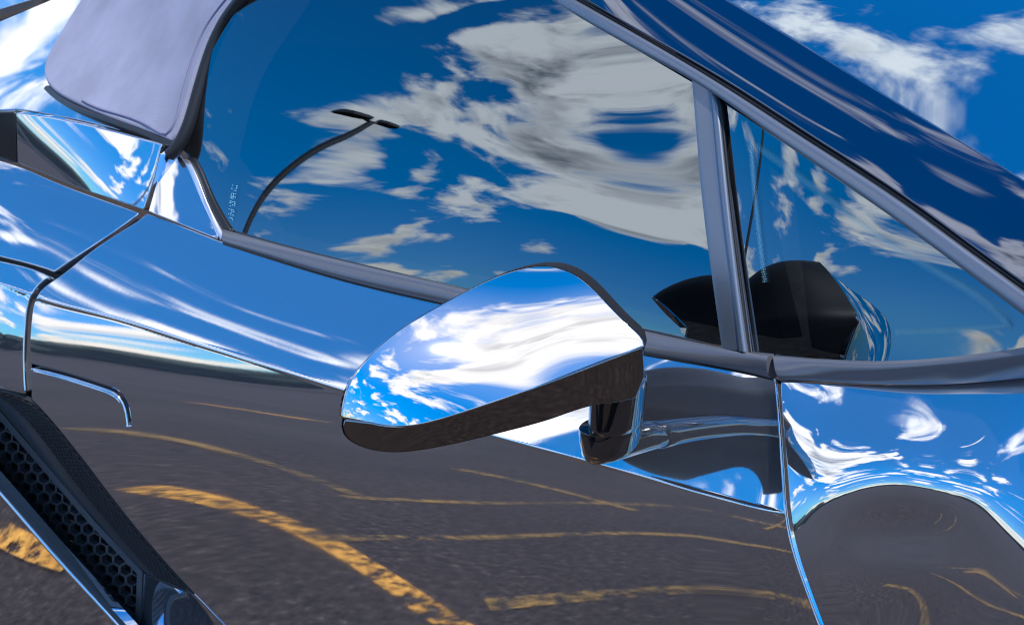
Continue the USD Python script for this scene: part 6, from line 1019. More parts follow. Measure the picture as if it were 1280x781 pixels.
RAIL['pillar_trim_b'] = """-19366 -70042 117613 -17739 -70592 117117 -16172 -71093 116622 -14662 -71549 116128 -13203 -71965 115635 -11792 -72344 115142 -10423 -72692 114649
-9090 -73014 114158 -7788 -73316 113668 -6512 -73604 113180 -5258 -73883 112695 -4020 -74160 112214 -2798 -74435 111737 -1592 -74710 111263 -401
-74984 110791 775 -75258 110322 1936 -75533 109855 3082 -75809 109389 4214 -76087 108925 5331 -76367 108462 6435 -76651 108000 7525 -76936 107541 8604
-77223 107084 9671 -77513 106632 10728 -77803 106185 11776 -78096 105744 12815 -78389 105310 13845 -78682 104884 14867 -78974 104466 15881 -79265
104056 16885 -79554 103652 17879 -79841 103255 18862 -80125 102862 19833 -80408 102473 20792 -80688 102086 21738 -80965 101700 22670 -81240 101314
23588 -81511 100928 24490 -81779 100539 25378 -82043 100147 26249 -82305 99752 27107 -82564 99354 27952 -82821 98955 28787 -83076 98558 29612 -83330
98164 30430 -83582 97774 31242 -83834 97390 32048 -84085 97014 32850 -84339 96644 33647 -84596 96282 34440 -84858 95927 35228 -85128 95579 36014
-85409 95239 36796 -85703 94907 37577 -86014 94585 38359 -86349 94276 39143 -86714 93980 39931 -87116 93702 40725 -87561 93444 41527 -88056 93209"""
RAIL['pillar_gap_a'] = """-19652 -69923 117767 -17604 -70613 117141 -15651 -71229 116518 -13784 -71776 115896 -11995 -72262 115275 -10273 -72699 114655 -8607 -73096 114036
-6989 -73466 113419 -5406 -73819 112806 -3851 -74168 112199 -2321 -74515 111596 -815 -74860 110999 667 -75206 110406 2126 -75552 109817 3563 -75899
109233 4978 -76249 108652 6373 -76600 108076 7748 -76954 107505 9104 -77311 106940 10445 -77670 106384 11769 -78032 105836 13080 -78396 105299 14376
-78761 104772 15657 -79125 104256 16923 -79487 103750 18172 -79848 103251 19403 -80206 102758 20614 -80561 102269 21804 -80912 101781 22972 -81259
101293 24117 -81600 100803 25238 -81936 100309 26335 -82267 99810 27411 -82593 99309 28468 -82917 98808 29510 -83238 98310 30539 -83556 97820 31559
-83874 97340 32571 -84192 96871 33576 -84516 96413 34573 -84848 95966 35564 -85193 95531 36550 -85555 95108 37533 -85943 94700 38516 -86367 94311
39504 -86841 93945 40499 -87376 93608 41505 -87987 93306"""
RAIL['pillar_gap_b'] = """-18285 -70248 117770 -16374 -70871 117108 -14534 -71432 116457 -12761 -71935 115817 -11048 -72385 115185 -9389 -72792 114561 -7775 -73164 113944 -6197
-73514 113337 -4647 -73852 112738 -3119 -74186 112148 -1614 -74516 111566 -131 -74846 110990 1329 -75175 110417 2766 -75508 109848 4181 -75844 109279
5573 -76186 108710 6943 -76534 108141 8292 -76888 107573 9623 -77247 107010 10937 -77611 106452 12236 -77977 105904 13522 -78345 105366 14795 -78712
104840 16054 -79076 104327 17300 -79437 103826 18530 -79794 103334 19742 -80147 102848 20936 -80497 102367 22110 -80841 101888 23262 -81181 101409
24392 -81516 100928 25498 -81845 100443 26581 -82170 99953 27643 -82492 99460 28688 -82813 98968 29717 -83132 98478 30733 -83451 97994 31740 -83770
97518 32738 -84091 97053 33730 -84417 96599 34715 -84751 96158 35696 -85096 95730 36673 -85457 95317 37650 -85841 94923 38631 -86259 94553 39621
-86724 94212 40623 -87249 93908 41641 -87846 93646"""
TRIM['a_pillar'] = ('apillar', [(520.0, -48.0), (528.6, -40.6), (537.5, -33.4), (546.5, -26.6), (555.6, -19.9), (564.9, -13.5), (574.3, -7.3), (583.9, -1.2), (593.5, 4.7), (603.2, 10.5), (613.0, 16.2), (622.8, 21.8), (632.6, 27.4), (642.5, 32.9), (652.4, 38.5), (662.3, 44.0), (672.1, 49.5), (682.0, 55.1), (691.8, 60.7), (701.6, 66.4), (711.3, 72.1), (721.0, 77.9), (730.7, 83.9), (740.3, 89.8), (749.8, 95.9), (759.3, 102.0), (768.8, 108.2), (778.3, 114.4), (787.8, 120.5), (797.2, 126.7), (806.7, 132.9), (816.3, 139.0), (825.8, 145.1), (835.4, 151.1), (844.9, 157.2), (854.4, 163.3), (863.9, 169.4), (873.4, 175.6), (882.9, 181.8), (892.3, 188.1), (901.6, 194.4), (910.9, 200.9), (920.2, 207.4), (929.4, 214.0), (938.5, 220.6), (947.6, 227.3), (956.7, 234.1), (965.8, 240.8), (975.0, 247.5), (984.1, 254.1), (993.2, 260.8), (1002.4, 267.5), (1011.5, 274.1), (1020.7, 280.8), (1029.8, 287.4), (1039.0, 294.0), (1048.2, 300.7), (1057.3, 307.3), (1066.5, 313.9), (1075.6, 320.6), (1084.8, 327.2), (1120.0, 336.0), (1120.0, 252.0), (1096.0, 230.4), (1086.9, 223.7), (1077.8, 217.1), (1068.6, 210.6), (1059.3, 204.2), (1050.0, 197.9), (1040.6, 191.6), (1031.2, 185.5), (1021.7, 179.3), (1012.2, 173.3), (1002.7, 167.3), (993.2, 161.3), (983.6, 155.4), (974.0, 149.5), (964.4, 143.6), (954.7, 137.8), (945.1, 131.9), (935.4, 126.1), (925.8, 120.3), (916.1, 114.4), (906.5, 108.6), (896.9, 102.8), (887.2, 96.9), (877.6, 91.1), (868.0, 85.2), (858.4, 79.3), (848.8, 73.4), (839.2, 67.5), (829.6, 61.6), (820.0, 55.6), (810.5, 49.7), (800.9, 43.8), (791.2, 38.0), (781.6, 32.2), (771.9, 26.4), (762.2, 20.7), (752.4, 15.1), (742.7, 9.4), (732.9, 3.8), (723.2, -1.9), (713.4, -7.6), (703.7, -13.3), (694.1, -19.1), (684.5, -25.0), (674.9, -30.9), (665.4, -37.0), (656.0, -43.2), (592.0, -72.0)], [])
TRIM['windshield'] = ('windshield', [(659.2, -44.8), (668.5, -38.4), (677.9, -32.1), (687.4, -25.9), (696.9, -19.9), (706.5, -14.0), (716.2, -8.2), (725.9, -2.5), (735.7, 3.2), (745.4, 8.9), (755.2, 14.5), (764.9, 20.2), (774.7, 25.9), (784.4, 31.6), (794.1, 37.4), (803.7, 43.3), (813.3, 49.2), (822.9, 55.1), (832.5, 61.1), (842.1, 67.0), (851.7, 73.0), (861.3, 78.9), (871.0, 84.8), (880.6, 90.6), (890.2, 96.5), (899.9, 102.4), (909.5, 108.2), (919.2, 114.0), (928.9, 119.9), (938.5, 125.7), (948.2, 131.5), (957.8, 137.4), (967.5, 143.2), (977.1, 149.1), (986.7, 155.0), (996.3, 161.0), (1005.9, 166.9), (1015.4, 173.0), (1024.9, 179.1), (1034.4, 185.2), (1043.8, 191.4), (1053.2, 197.7), (1062.5, 204.0), (1071.8, 210.5), (1081.0, 217.0), (1090.1, 223.7), (1099.2, 230.4), (1168.0, 276.0), (1168.0, -144.0), (672.0, -144.0)], [])
TRIM['soft_top'] = ('softtop', [(175.2, 144.8), (169.5, 141.9), (163.6, 139.2), (157.7, 136.7), (151.8, 134.3), (145.7, 132.1), (139.7, 130.0), (133.6, 127.9), (127.5, 125.8), (121.4, 123.7), (115.4, 121.5), (109.3, 119.3), (103.3, 116.9), (97.4, 114.5), (91.5, 112.0), (85.6, 109.5), (79.7, 106.9), (73.9, 104.1), (68.2, 101.2), (62.6, 98.0), (57.2, 94.3), (52.3, 90.1), (48.2, 85.1), (45.4, 79.3), (44.0, 72.9), (44.5, 66.6), (46.2, 60.4), (48.9, 54.3), (51.8, 48.5), (54.8, 42.8), (58.0, 37.2), (61.3, 31.7), (64.6, 26.3), (67.9, 20.8), (71.3, 15.4), (74.8, 9.9), (78.2, 4.5), (81.6, -1.0), (85.0, -6.5), (88.4, -12.0), (91.7, -17.5), (94.9, -23.1), (98.0, -28.7), (101.1, -34.3), (104.0, -40.0), (144.0, -104.0), (304.0, -104.0), (276.0, -56.0), (274.1, -49.5), (271.7, -43.2), (268.8, -37.3), (265.6, -31.6), (262.1, -26.1), (258.4, -20.8), (254.4, -15.6), (250.3, -10.4), (246.1, -5.4), (241.8, -0.4), (237.6, 4.6), (233.4, 9.7), (229.4, 14.8), (225.5, 20.1), (221.9, 25.5), (218.5, 31.0), (215.5, 36.8), (212.6, 42.7), (210.0, 48.7), (207.6, 54.8), (205.3, 61.0), (203.2, 67.2), (201.2, 73.4), (199.2, 79.7), (197.3, 85.9), (195.4, 92.2), (193.6, 98.4), (191.8, 104.7), (190.0, 111.0), (188.2, 117.2), (186.3, 123.5), (184.4, 129.8)], [])
RAIL['roof_seal'] = """-58581 -71428 124812 -58948 -71720 124164 -59465 -71940 123536 -60104 -72107 122926 -60842 -72236 122331 -61657 -72339 121749 -62530 -72426 121175
-63445 -72504 120608 -64385 -72582 120043 -65330 -72668 119480 -66264 -72769 118915 -67169 -72893 118345 -68029 -73046 117767 -68826 -73232 117181
-69544 -73458 116581 -70170 -73727 115968 -70691 -74041 115337 -71114 -74395 114691 -71454 -74781 114032 -71724 -75192 113362 -71935 -75621 112684
-72102 -76063 112000 -72237 -76511 111312 -72350 -76961 110622 -72449 -77409 109931 -72539 -77856 109237 -72622 -78302 108543 -72699 -78749 107849
-72774 -79199 107155 -72847 -79652 106463 -72930 -80111 105775 -73035 -80573 105094 -73173 -81043 104423 -73354 -81520 103765 -73599 -82003 103128
-73946 -82483 102531 -74433 -82950 101993 -75104 -83392 101532"""
RAIL['roof_seam'] = """-63391 -69907 124251 -63618 -70303 123601 -64019 -70617 122975 -64565 -70866 122370 -65231 -71064 121781 -65991 -71225 121205 -66824 -71362 120639
-67707 -71486 120081 -68619 -71606 119526 -69539 -71733 118973 -70448 -71874 118418 -71324 -72037 117858 -72150 -72229 117291 -72905 -72457 116713
-73572 -72726 116122 -74133 -73041 115515 -74580 -73403 114891 -74924 -73805 114251 -75181 -74240 113599 -75365 -74699 112935 -75491 -75177 112262
-75573 -75667 111583 -75626 -76163 110898 -75658 -76660 110210 -75674 -77155 109521 -75675 -77647 108834 -75661 -78136 108151 -75631 -78623 107476
-75585 -79106 106811 -75542 -79588 106153 -75558 -80074 105493 -75686 -80577 104817 -75980 -81101 104131 -76650 -81464 103659 -77949 -81410 103678
-79684 -81064 104011 -81519 -80660 104385 -83298 -80306 104686 -85030 -79994 104925 -86730 -79716 105116 -88415 -79458 105272 -90109 -79208 105407
-91838 -78948 105534 -93634 -78660 105666 -95534 -78322 105817 -97581 -77907 106000 -99829 -77387 106226 -102340 -76726 106509"""
RAIL['roof_hem'] = """-74124 -82541 102459 -75622 -82358 102647 -77136 -82173 102840 -78671 -81982 103037 -80229 -81784 103236 -81816 -81577 103436 -83435 -81359 103636
-85091 -81128 103834 -86788 -80882 104029 -88529 -80621 104220 -90319 -80341 104407 -92163 -80039 104591 -94070 -79710 104773 -96045 -79348 104956
-98099 -78948 105140 -100241 -78502 105327 -102483 -78003 105519 -104831 -77438 105722 -107292 -76789 105945 -109870 -76040 106198 -112571 -75174
106489 -115398 -74172 106830 -118354 -73018 107232"""
TRIM['rear_deck'] = ('deck', [(-192.0, 120.0), (-192.0, 112.0), (0.0, 20.8), (49.6, 0.0), (128.0, -48.0), (240.0, -144.0), (240.0, -80.0), (185.6, 80.0), (169.6, 139.2), (163.2, 142.4), (152.0, 139.2), (140.9, 136.0), (129.7, 132.9), (118.4, 130.0), (107.2, 127.2), (95.9, 124.4), (84.6, 121.8), (73.2, 119.3), (61.8, 117.0), (50.4, 114.8), (39.0, 112.9), (27.5, 111.1), (16.0, 109.6), (0.0, 110.4)], [])
TRIM['engine_cover'] = ('deck', [(-192.0, 72.0), (-192.0, -144.0), (160.0, -144.0), (64.0, -48.0), (32.0, 0.0), (0.0, 9.6)], [])
TRIM['deck_gap'] = ('deck', [(-192.0, 120.0), (-192.0, 64.0), (0.0, 8.0), (33.6, -4.8), (72.0, -56.0), (160.0, -144.0), (240.0, -144.0), (128.0, -46.4), (49.6, 1.6), (0.0, 22.4)], [])
TRIM['intake_panel'] = ('intake', [(15.2, 112.8), (48.0, 116.8), (80.0, 123.2), (120.0, 132.8), (161.6, 144.0), (160.0, 152.0), (153.6, 180.0), (144.0, 210.4), (88.0, 192.0), (49.6, 176.8), (16.8, 163.2)], [])
TRIM['intake_grille'] = ('intake', [(-72.0, 113.6), (12.8, 112.8), (14.4, 164.0), (-72.0, 150.4)], [])
TRIM['corner_panel'] = ('sail', [(165.6, 148.8), (176.8, 152.0), (187.2, 164.8), (201.6, 196.8), (217.6, 235.2), (217.6, 239.2), (184.0, 225.6), (148.0, 211.2), (156.8, 180.0)], [])
RAIL['corner_edge_a'] = """-74336 -82205 100653 -73583 -82441 100080 -72879 -82699 99491 -72215 -82974 98891 -71582 -83259 98285 -70971 -83552 97677 -70369 -83846 97069 -69765
-84139 96465 -69152 -84427 95867 -68524 -84711 95277 -67882 -84992 94695 -67223 -85272 94122 -66545 -85553 93558 -65846 -85837 93006 -65122 -86129
92466 -64369 -86430 91940"""
RAIL['corner_edge_b'] = """-72817 -82229 100499 -72162 -82459 99974 -71563 -82690 99434 -71012 -82922 98882 -70500 -83155 98321 -70013 -83385 97755 -69540 -83612 97189 -69070
-83835 96623 -68592 -84052 96061 -68101 -84263 95506 -67593 -84468 94958 -67067 -84666 94418 -66521 -84856 93888 -65950 -85038 93370 -65356 -85211
92866 -64736 -85376 92375"""
RAIL['corner_seal_a'] = """-73726 -81850 100774 -72981 -82033 100265 -72291 -82251 99730 -71651 -82496 99178 -71052 -82761 98616 -70482 -83038 98048 -69925 -83319 97479 -69370
-83599 96913 -68803 -83871 96353 -68216 -84133 95801 -67610 -84388 95259 -66985 -84637 94727 -66340 -84882 94205 -65677 -85125 93693 -64993 -85370
93193 -64287 -85621 92704"""
RAIL['corner_seal_b'] = """-71828 -82103 100809 -71156 -82339 100267 -70545 -82578 99708 -69983 -82817 99137 -69455 -83056 98558 -68945 -83292 97978 -68438 -83524 97398 -67920
-83749 96825 -67376 -83965 96262 -66806 -84174 95711 -66217 -84374 95170 -65615 -84567 94637 -65003 -84753 94111 -64387 -84934 93590 -63773 -85110
93073 -63165 -85282 92556"""
RAIL['vent_wall_a'] = """-110478 -104352 74725 -107973 -104323 74201 -105340 -104179 73919 -102697 -103964 73783 -100112 -103709 73697 -97624 -103440 73579 -95279 -103182
73343 -93150 -102967 72897 -91322 -102815 72191 -89785 -102717 71280 -88488 -102657 70226 -87382 -102617 69071 -86406 -102583 67853 -85513 -102545
66598 -84646 -102494 65333 -83767 -102427 64079 -82874 -102346 62837 -81963 -102252 61609 -81037 -102148 60393 -80098 -102036 59189 -79151 -101916
57993 -78203 -101788 56803 -77259 -101652 55614 -76316 -101507 54428 -75370 -101354 53248 -74417 -101193 52077 -73447 -101027 50921 -72450 -100860
49786 -71416 -100695 48680 -70340 -100533 47608"""
RAIL['vent_wall_b'] = """-129118 -95349 72094 -128066 -95304 70870 -126962 -95258 69673 -125814 -95211 68501 -124632 -95164 67350 -123424 -95117 66217 -122198 -95069 65099
-120963 -95021 63992 -119727 -94973 62892 -118498 -94925 61795 -117283 -94878 60697 -116090 -94831 59594 -114924 -94785 58483 -113779 -94739 57366
-112642 -94694 56251 -111502 -94648 55142 -110347 -94603 54048 -109165 -94557 52974 -107952 -94510 51925 -106716 -94463 50897 -105465 -94417 49885
-104210 -94370 48883 -102958 -94323 47886 -101718 -94277 46891 -100481 -94231 45899 -99238 -94184 44920 -97977 -94138 43961 -96687 -94091 43029 -95359
-94044 42133 -93982 -93997 41280"""
TRIM['vent_mesh'] = ('mesh', [(-88.0, 304.0), (-48.0, 352.0), (0.0, 410.4), (48.0, 466.4), (96.0, 521.6), (143.2, 571.2), (140.8, 628.0), (120.0, 612.0), (48.0, 534.4), (0.0, 481.6), (-88.0, 384.0)], [])
RAIL['vent_lip_a'] = """-147442 -95698 63791 -145394 -95620 62060 -143307 -95542 60364 -141192 -95463 58699 -139060 -95384 57062 -136920 -95306 55447 -134783 -95227 53851
-132656 -95149 52268 -130550 -95072 50693 -128471 -94996 49122 -126426 -94921 47551 -124405 -94846 45984 -122403 -94772 44425 -120409 -94698 42879
-118417 -94624 41349 -116422 -94551 39840 -114428 -94478 38349 -112437 -94406 36875 -110453 -94334 35416 -108479 -94262 33969 -106517 -94191 32533
-104571 -94120 31106 -102643 -94050 29685 -100735 -93980 28269"""
RAIL['vent_lip_b'] = """-131558 -102187 68015 -130459 -101879 66127 -129089 -101629 64345 -127521 -101421 62649 -125821 -101239 61018 -124044 -101073 59433 -122231 -100917
57876 -120420 -100764 56330 -118639 -100611 54782 -116914 -100457 53215 -115261 -100301 51620 -113662 -100144 50006 -112094 -99986 48384 -110538
-99826 46765 -108977 -99662 45159 -107396 -99494 43574 -105804 -99319 42008 -104211 -99136 40455 -102626 -98944 38908 -101058 -98743 37362 -99517
-98530 35810 -98011 -98306 34246 -96548 -98069 32662 -95141 -97816 31048"""
TRIM['rocker_panel'] = ('rocker', [(-120.0, 360.0), (-112.5, 368.4), (-104.9, 376.9), (-97.2, 385.2), (-89.6, 393.6), (-81.9, 401.9), (-74.2, 410.2), (-66.5, 418.5), (-58.8, 426.8), (-51.1, 435.1), (-43.4, 443.4), (-35.7, 451.7), (-28.0, 460.1), (-20.4, 468.4), (-12.8, 476.8), (-5.2, 485.3), (2.3, 493.8), (9.7, 502.3), (17.1, 510.9), (24.5, 519.4), (31.9, 528.0), (39.4, 536.6), (46.8, 545.1), (54.3, 553.5), (61.9, 562.0), (69.5, 570.4), (77.2, 578.7), (84.8, 587.1), (92.5, 595.4), (100.1, 603.8), (107.8, 612.1), (115.4, 620.5), (123.0, 628.9), (130.5, 637.4), (138.1, 645.8), (145.6, 654.3), (153.1, 662.7), (160.7, 671.2), (168.3, 679.6), (176.0, 687.9), (183.7, 696.2), (191.5, 704.4), (199.4, 712.4), (207.5, 720.4), (215.7, 728.3), (224.0, 736.0), (224.0, 760.0), (-152.0, 760.0), (-152.0, 360.0)], [])
RAIL['vent_end_a'] = """-93832 -93991 41181 -94593 -93990 39778 -95368 -93990 38360 -96147 -93989 36930 -96919 -93988 35489 -97673 -93986 34040 -98396 -93983 32588 -99076
-93980 31135 -99698 -93975 29689 -100249 -93968 28254 -100714 -93959 26838 -101079 -93948 25451 -101330 -93935 24102 -101454 -93919 22802"""
RAIL['vent_end_b'] = """-69949 -100498 47815 -69117 -100383 47050 -68294 -100275 46279 -67476 -100175 45507 -66661 -100081 44734 -65847 -99990 43963 -65035 -99900 43193
-64225 -99809 42426 -63415 -99714 41662 -62606 -99613 40902 -61797 -99504 40148 -60985 -99384 39400 -60170 -99253 38661 -59355 -99107 37929"""
TRIM['mirror_cap'] = ('mcap', [(342.4, 417.6), (342.9, 412.0), (343.6, 406.4), (344.6, 400.8), (345.8, 395.2), (347.4, 389.8), (349.4, 384.6), (351.8, 379.5), (354.7, 374.7), (357.9, 370.0), (361.4, 365.5), (365.1, 361.1), (368.9, 356.9), (372.8, 352.8), (376.8, 348.8), (380.9, 345.0), (385.2, 341.2), (389.5, 337.6), (393.9, 334.1), (398.4, 330.7), (403.0, 327.5), (407.7, 324.3), (412.4, 321.2), (417.2, 318.3), (422.1, 315.4), (426.9, 312.5), (431.8, 309.7), (436.8, 307.0), (441.7, 304.2), (446.7, 301.5), (451.7, 298.8), (456.6, 296.1), (461.6, 293.4), (466.6, 290.8), (471.6, 288.2), (476.6, 285.6), (481.7, 283.1), (486.8, 280.8), (492.0, 278.5), (497.2, 276.3), (502.4, 274.3), (507.8, 272.4), (513.2, 270.7), (518.6, 269.2), (524.1, 267.9), (529.7, 266.9), (535.3, 266.2), (541.0, 265.8), (546.7, 265.9), (552.3, 266.4), (557.8, 267.6), (563.2, 269.2), (568.5, 271.4), (573.6, 273.9), (578.4, 276.9), (583.0, 280.2), (587.4, 283.7), (591.6, 287.5), (595.7, 291.4), (599.7, 295.5), (603.6, 299.6), (607.5, 303.7), (611.3, 307.7), (615.2, 311.8), (619.1, 315.8), (623.1, 319.8), (627.2, 323.7), (631.5, 327.5), (635.9, 331.4), (639.9, 335.4), (642.8, 340.0), (644.0, 345.6), (638.8, 347.7), (633.5, 349.8), (628.3, 351.9), (623.1, 354.0), (617.8, 356.1), (612.6, 358.2), (607.3, 360.3), (602.1, 362.3), (596.8, 364.4), (591.6, 366.4), (586.3, 368.4), (581.0, 370.5), (575.8, 372.5), (570.5, 374.5), (565.2, 376.5), (559.9, 378.4), (554.6, 380.4), (549.3, 382.3), (544.0, 384.3), (538.7, 386.2), (533.4, 388.1), (528.1, 390.0), (522.8, 391.8), (517.5, 393.7), (512.1, 395.5), (506.8, 397.4), (501.4, 399.2), (496.1, 401.0), (490.8, 402.8), (485.4, 404.6), (480.1, 406.4), (474.7, 408.2), (469.4, 409.9), (464.1, 411.7), (458.7, 413.5), (453.3, 415.2), (447.9, 416.8), (442.5, 418.5), (437.0, 420.0), (431.5, 421.5), (426.0, 422.9), (420.5, 424.1), (414.9, 425.1), (409.3, 425.8), (403.7, 426.3), (398.1, 426.4), (392.5, 426.2), (386.9, 425.6), (381.3, 424.8), (375.7, 423.9), (370.1, 422.8), (364.5, 421.7), (359.0, 420.5), (353.4, 419.4), (347.9, 418.4)], [])
TRIM['mirror_underside'] = ('mund', [(372.0, 423.2), (378.4, 424.8), (384.9, 425.8), (391.4, 426.4), (397.8, 426.5), (404.3, 426.2), (410.7, 425.5), (417.2, 424.5), (423.6, 423.3), (430.0, 421.8), (436.3, 420.2), (442.6, 418.5), (448.8, 416.6), (455.0, 414.7), (461.2, 412.7), (467.4, 410.7), (473.5, 408.6), (479.7, 406.5), (485.8, 404.4), (492.0, 402.3), (498.2, 400.3), (504.3, 398.2), (510.5, 396.1), (516.6, 394.0), (522.8, 391.8), (528.9, 389.7), (535.0, 387.5), (541.1, 385.3), (547.2, 383.1), (553.3, 380.9), (559.4, 378.6), (565.5, 376.3), (571.6, 374.0), (577.7, 371.7), (583.8, 369.4), (589.8, 367.1), (595.9, 364.7), (601.9, 362.4), (608.0, 360.0), (643.2, 347.2), (644.8, 376.0), (636.0, 397.6), (616.0, 402.4), (609.5, 402.7), (603.1, 403.4), (596.8, 404.5), (590.6, 406.0), (584.4, 407.6), (578.3, 409.5), (572.2, 411.5), (566.1, 413.6), (560.0, 415.7), (553.9, 417.8), (547.8, 419.7), (541.6, 421.6), (535.4, 423.4), (529.3, 425.1), (523.1, 426.7), (516.8, 428.4), (510.6, 430.0), (504.4, 431.5), (498.2, 433.1), (491.9, 434.7), (485.7, 436.2), (479.4, 437.7), (473.2, 439.2), (466.9, 440.7), (460.7, 442.1), (454.4, 443.4), (448.1, 444.8), (441.8, 446.1), (435.5, 447.3), (429.2, 448.4), (422.9, 449.4), (416.5, 450.3), (410.1, 451.1), (403.7, 451.7), (397.3, 452.0), (390.9, 452.0), (384.5, 451.6), (378.1, 450.8), (371.8, 449.5), (365.5, 447.7), (359.4, 445.4), (353.7, 442.3), (348.8, 438.1), (345.3, 432.6), (343.6, 426.4), (344.4, 420.0)], [])
RAIL['mirror_outline'] = """-3189 -120948 94065 -3235 -120678 94561 -3295 -120367 95041 -3363 -120010 95492 -3432 -119600 95906 -3491 -119134 96272 -3535 -118614 96588 -3562
-118053 96864 -3575 -117465 97108 -3578 -116861 97331 -3570 -116246 97535 -3550 -115624 97722 -3516 -114996 97892 -3467 -114364 98048 -3402 -113731
98191 -3320 -113099 98320 -3220 -112468 98438 -3103 -111839 98546 -2972 -111213 98646 -2828 -110589 98739 -2674 -109965 98826 -2512 -109340 98911
-2346 -108715 98993 -2177 -108088 99075 -2006 -107460 99157 -1831 -106830 99238 -1651 -106200 99314 -1463 -105572 99385 -1265 -104945 99448 -1054
-104323 99502 -829 -103708 99545 -585 -103100 99574 -321 -102504 99587 -33 -101924 99581 283 -101366 99554 630 -100834 99503 1015 -100340 99423 1441
-99902 99309 1914 -99537 99151 2431 -99257 98946 2978 -99057 98697 3538 -98927 98408 4096 -98860 98086 4645 -98842 97736 5181 -98859 97362 5701 -98897
96970 6204 -98943 96566 6690 -98987 96155 7160 -99020 95743 7620 -99040 95330 8077 -99042 94916 8535 -99022 94503 9000 -98979 94091 9466 -98928 93677
9883 -98976 93242 10190 -99245 92763"""
RAIL['mirror_chin'] = """10156 -99204 92742 9988 -99365 92079 9826 -99555 91430 9665 -99769 90794 9504 -100002 90168 9338 -100252 89550 9164 -100513 88939"""
RAIL['mirror_chin_low'] = """9164 -100513 88939 8886 -101074 88838 8599 -101636 88810 8305 -102197 88832 8005 -102756 88884 7701 -103308 88941 7393 -103852 88981 7081 -104385
88989 6767 -104911 88973 6452 -105430 88941 6135 -105947 88903 5819 -106463 88868 5504 -106979 88844 5190 -107498 88837 4878 -108017 88845 4566
-108537 88863 4255 -109057 88888 3945 -109575 88918 3634 -110091 88948 3323 -110605 88979 3011 -111116 89009 2698 -111624 89040 2384 -112128 89071
2068 -112630 89104 1750 -113128 89139 1432 -113623 89177 1113 -114116 89219 793 -114606 89266 473 -115095 89319 155 -115583 89380 -162 -116070 89453
-477 -116558 89539 -789 -117046 89642 -1095 -117533 89768 -1393 -118015 89926 -1679 -118490 90123 -1955 -118955 90364 -2223 -119409 90648 -2485
-119851 90975 -2741 -120282 91347 -2974 -120675 91768 -3161 -120983 92244 -3280 -121158 92779 -3309 -121153 93378 -3220 -120925 94049"""
MIRROR_FOOT, MIRROR_NECK = [-0.003, -0.9297, 0.7859], [0.0701, -0.9906, 0.9005]
RAIL['dots_a'] = """9112 -78642 104024 9156 -78731 103825 9201 -78820 103625 9247 -78908 103426 9292 -78997 103227 9338 -79085 103028 9384 -79173 102830 9430 -79261
102631 9476 -79349 102432 9523 -79437 102233 9569 -79525 102035 9616 -79612 101836 9663 -79699 101637 9710 -79786 101439 9758 -79873 101240 9806
-79959 101042 9853 -80045 100843 9901 -80131 100645 9950 -80217 100447 9998 -80303 100249 10047 -80388 100050 10095 -80474 99852 10144 -80559 99654
10193 -80644 99456 10243 -80728 99258 10292 -80813 99060 10342 -80897 98862 10392 -80981 98664 10442 -81065 98466 10492 -81148 98268 10542 -81232
98071 10593 -81315 97873 10644 -81398 97675 10695 -81481 97477 10746 -81563 97280 10797 -81645 97082 10849 -81728 96885 10900 -81810 96687 10952
-81891 96490 11004 -81973 96292 11056 -82054 96095 11109 -82135 95898 11161 -82216 95701 11214 -82297 95503 11267 -82377 95306 11320 -82457 95109
11373 -82537 94912 11427 -82617 94715 11480 -82697 94518 11534 -82776 94321 11588 -82855 94124 11642 -82934 93927 11696 -83013 93730 11751 -83091
93533 11806 -83170 93336 11860 -83248 93140 11915 -83326 92943 11970 -83403 92746 12026 -83481 92550"""
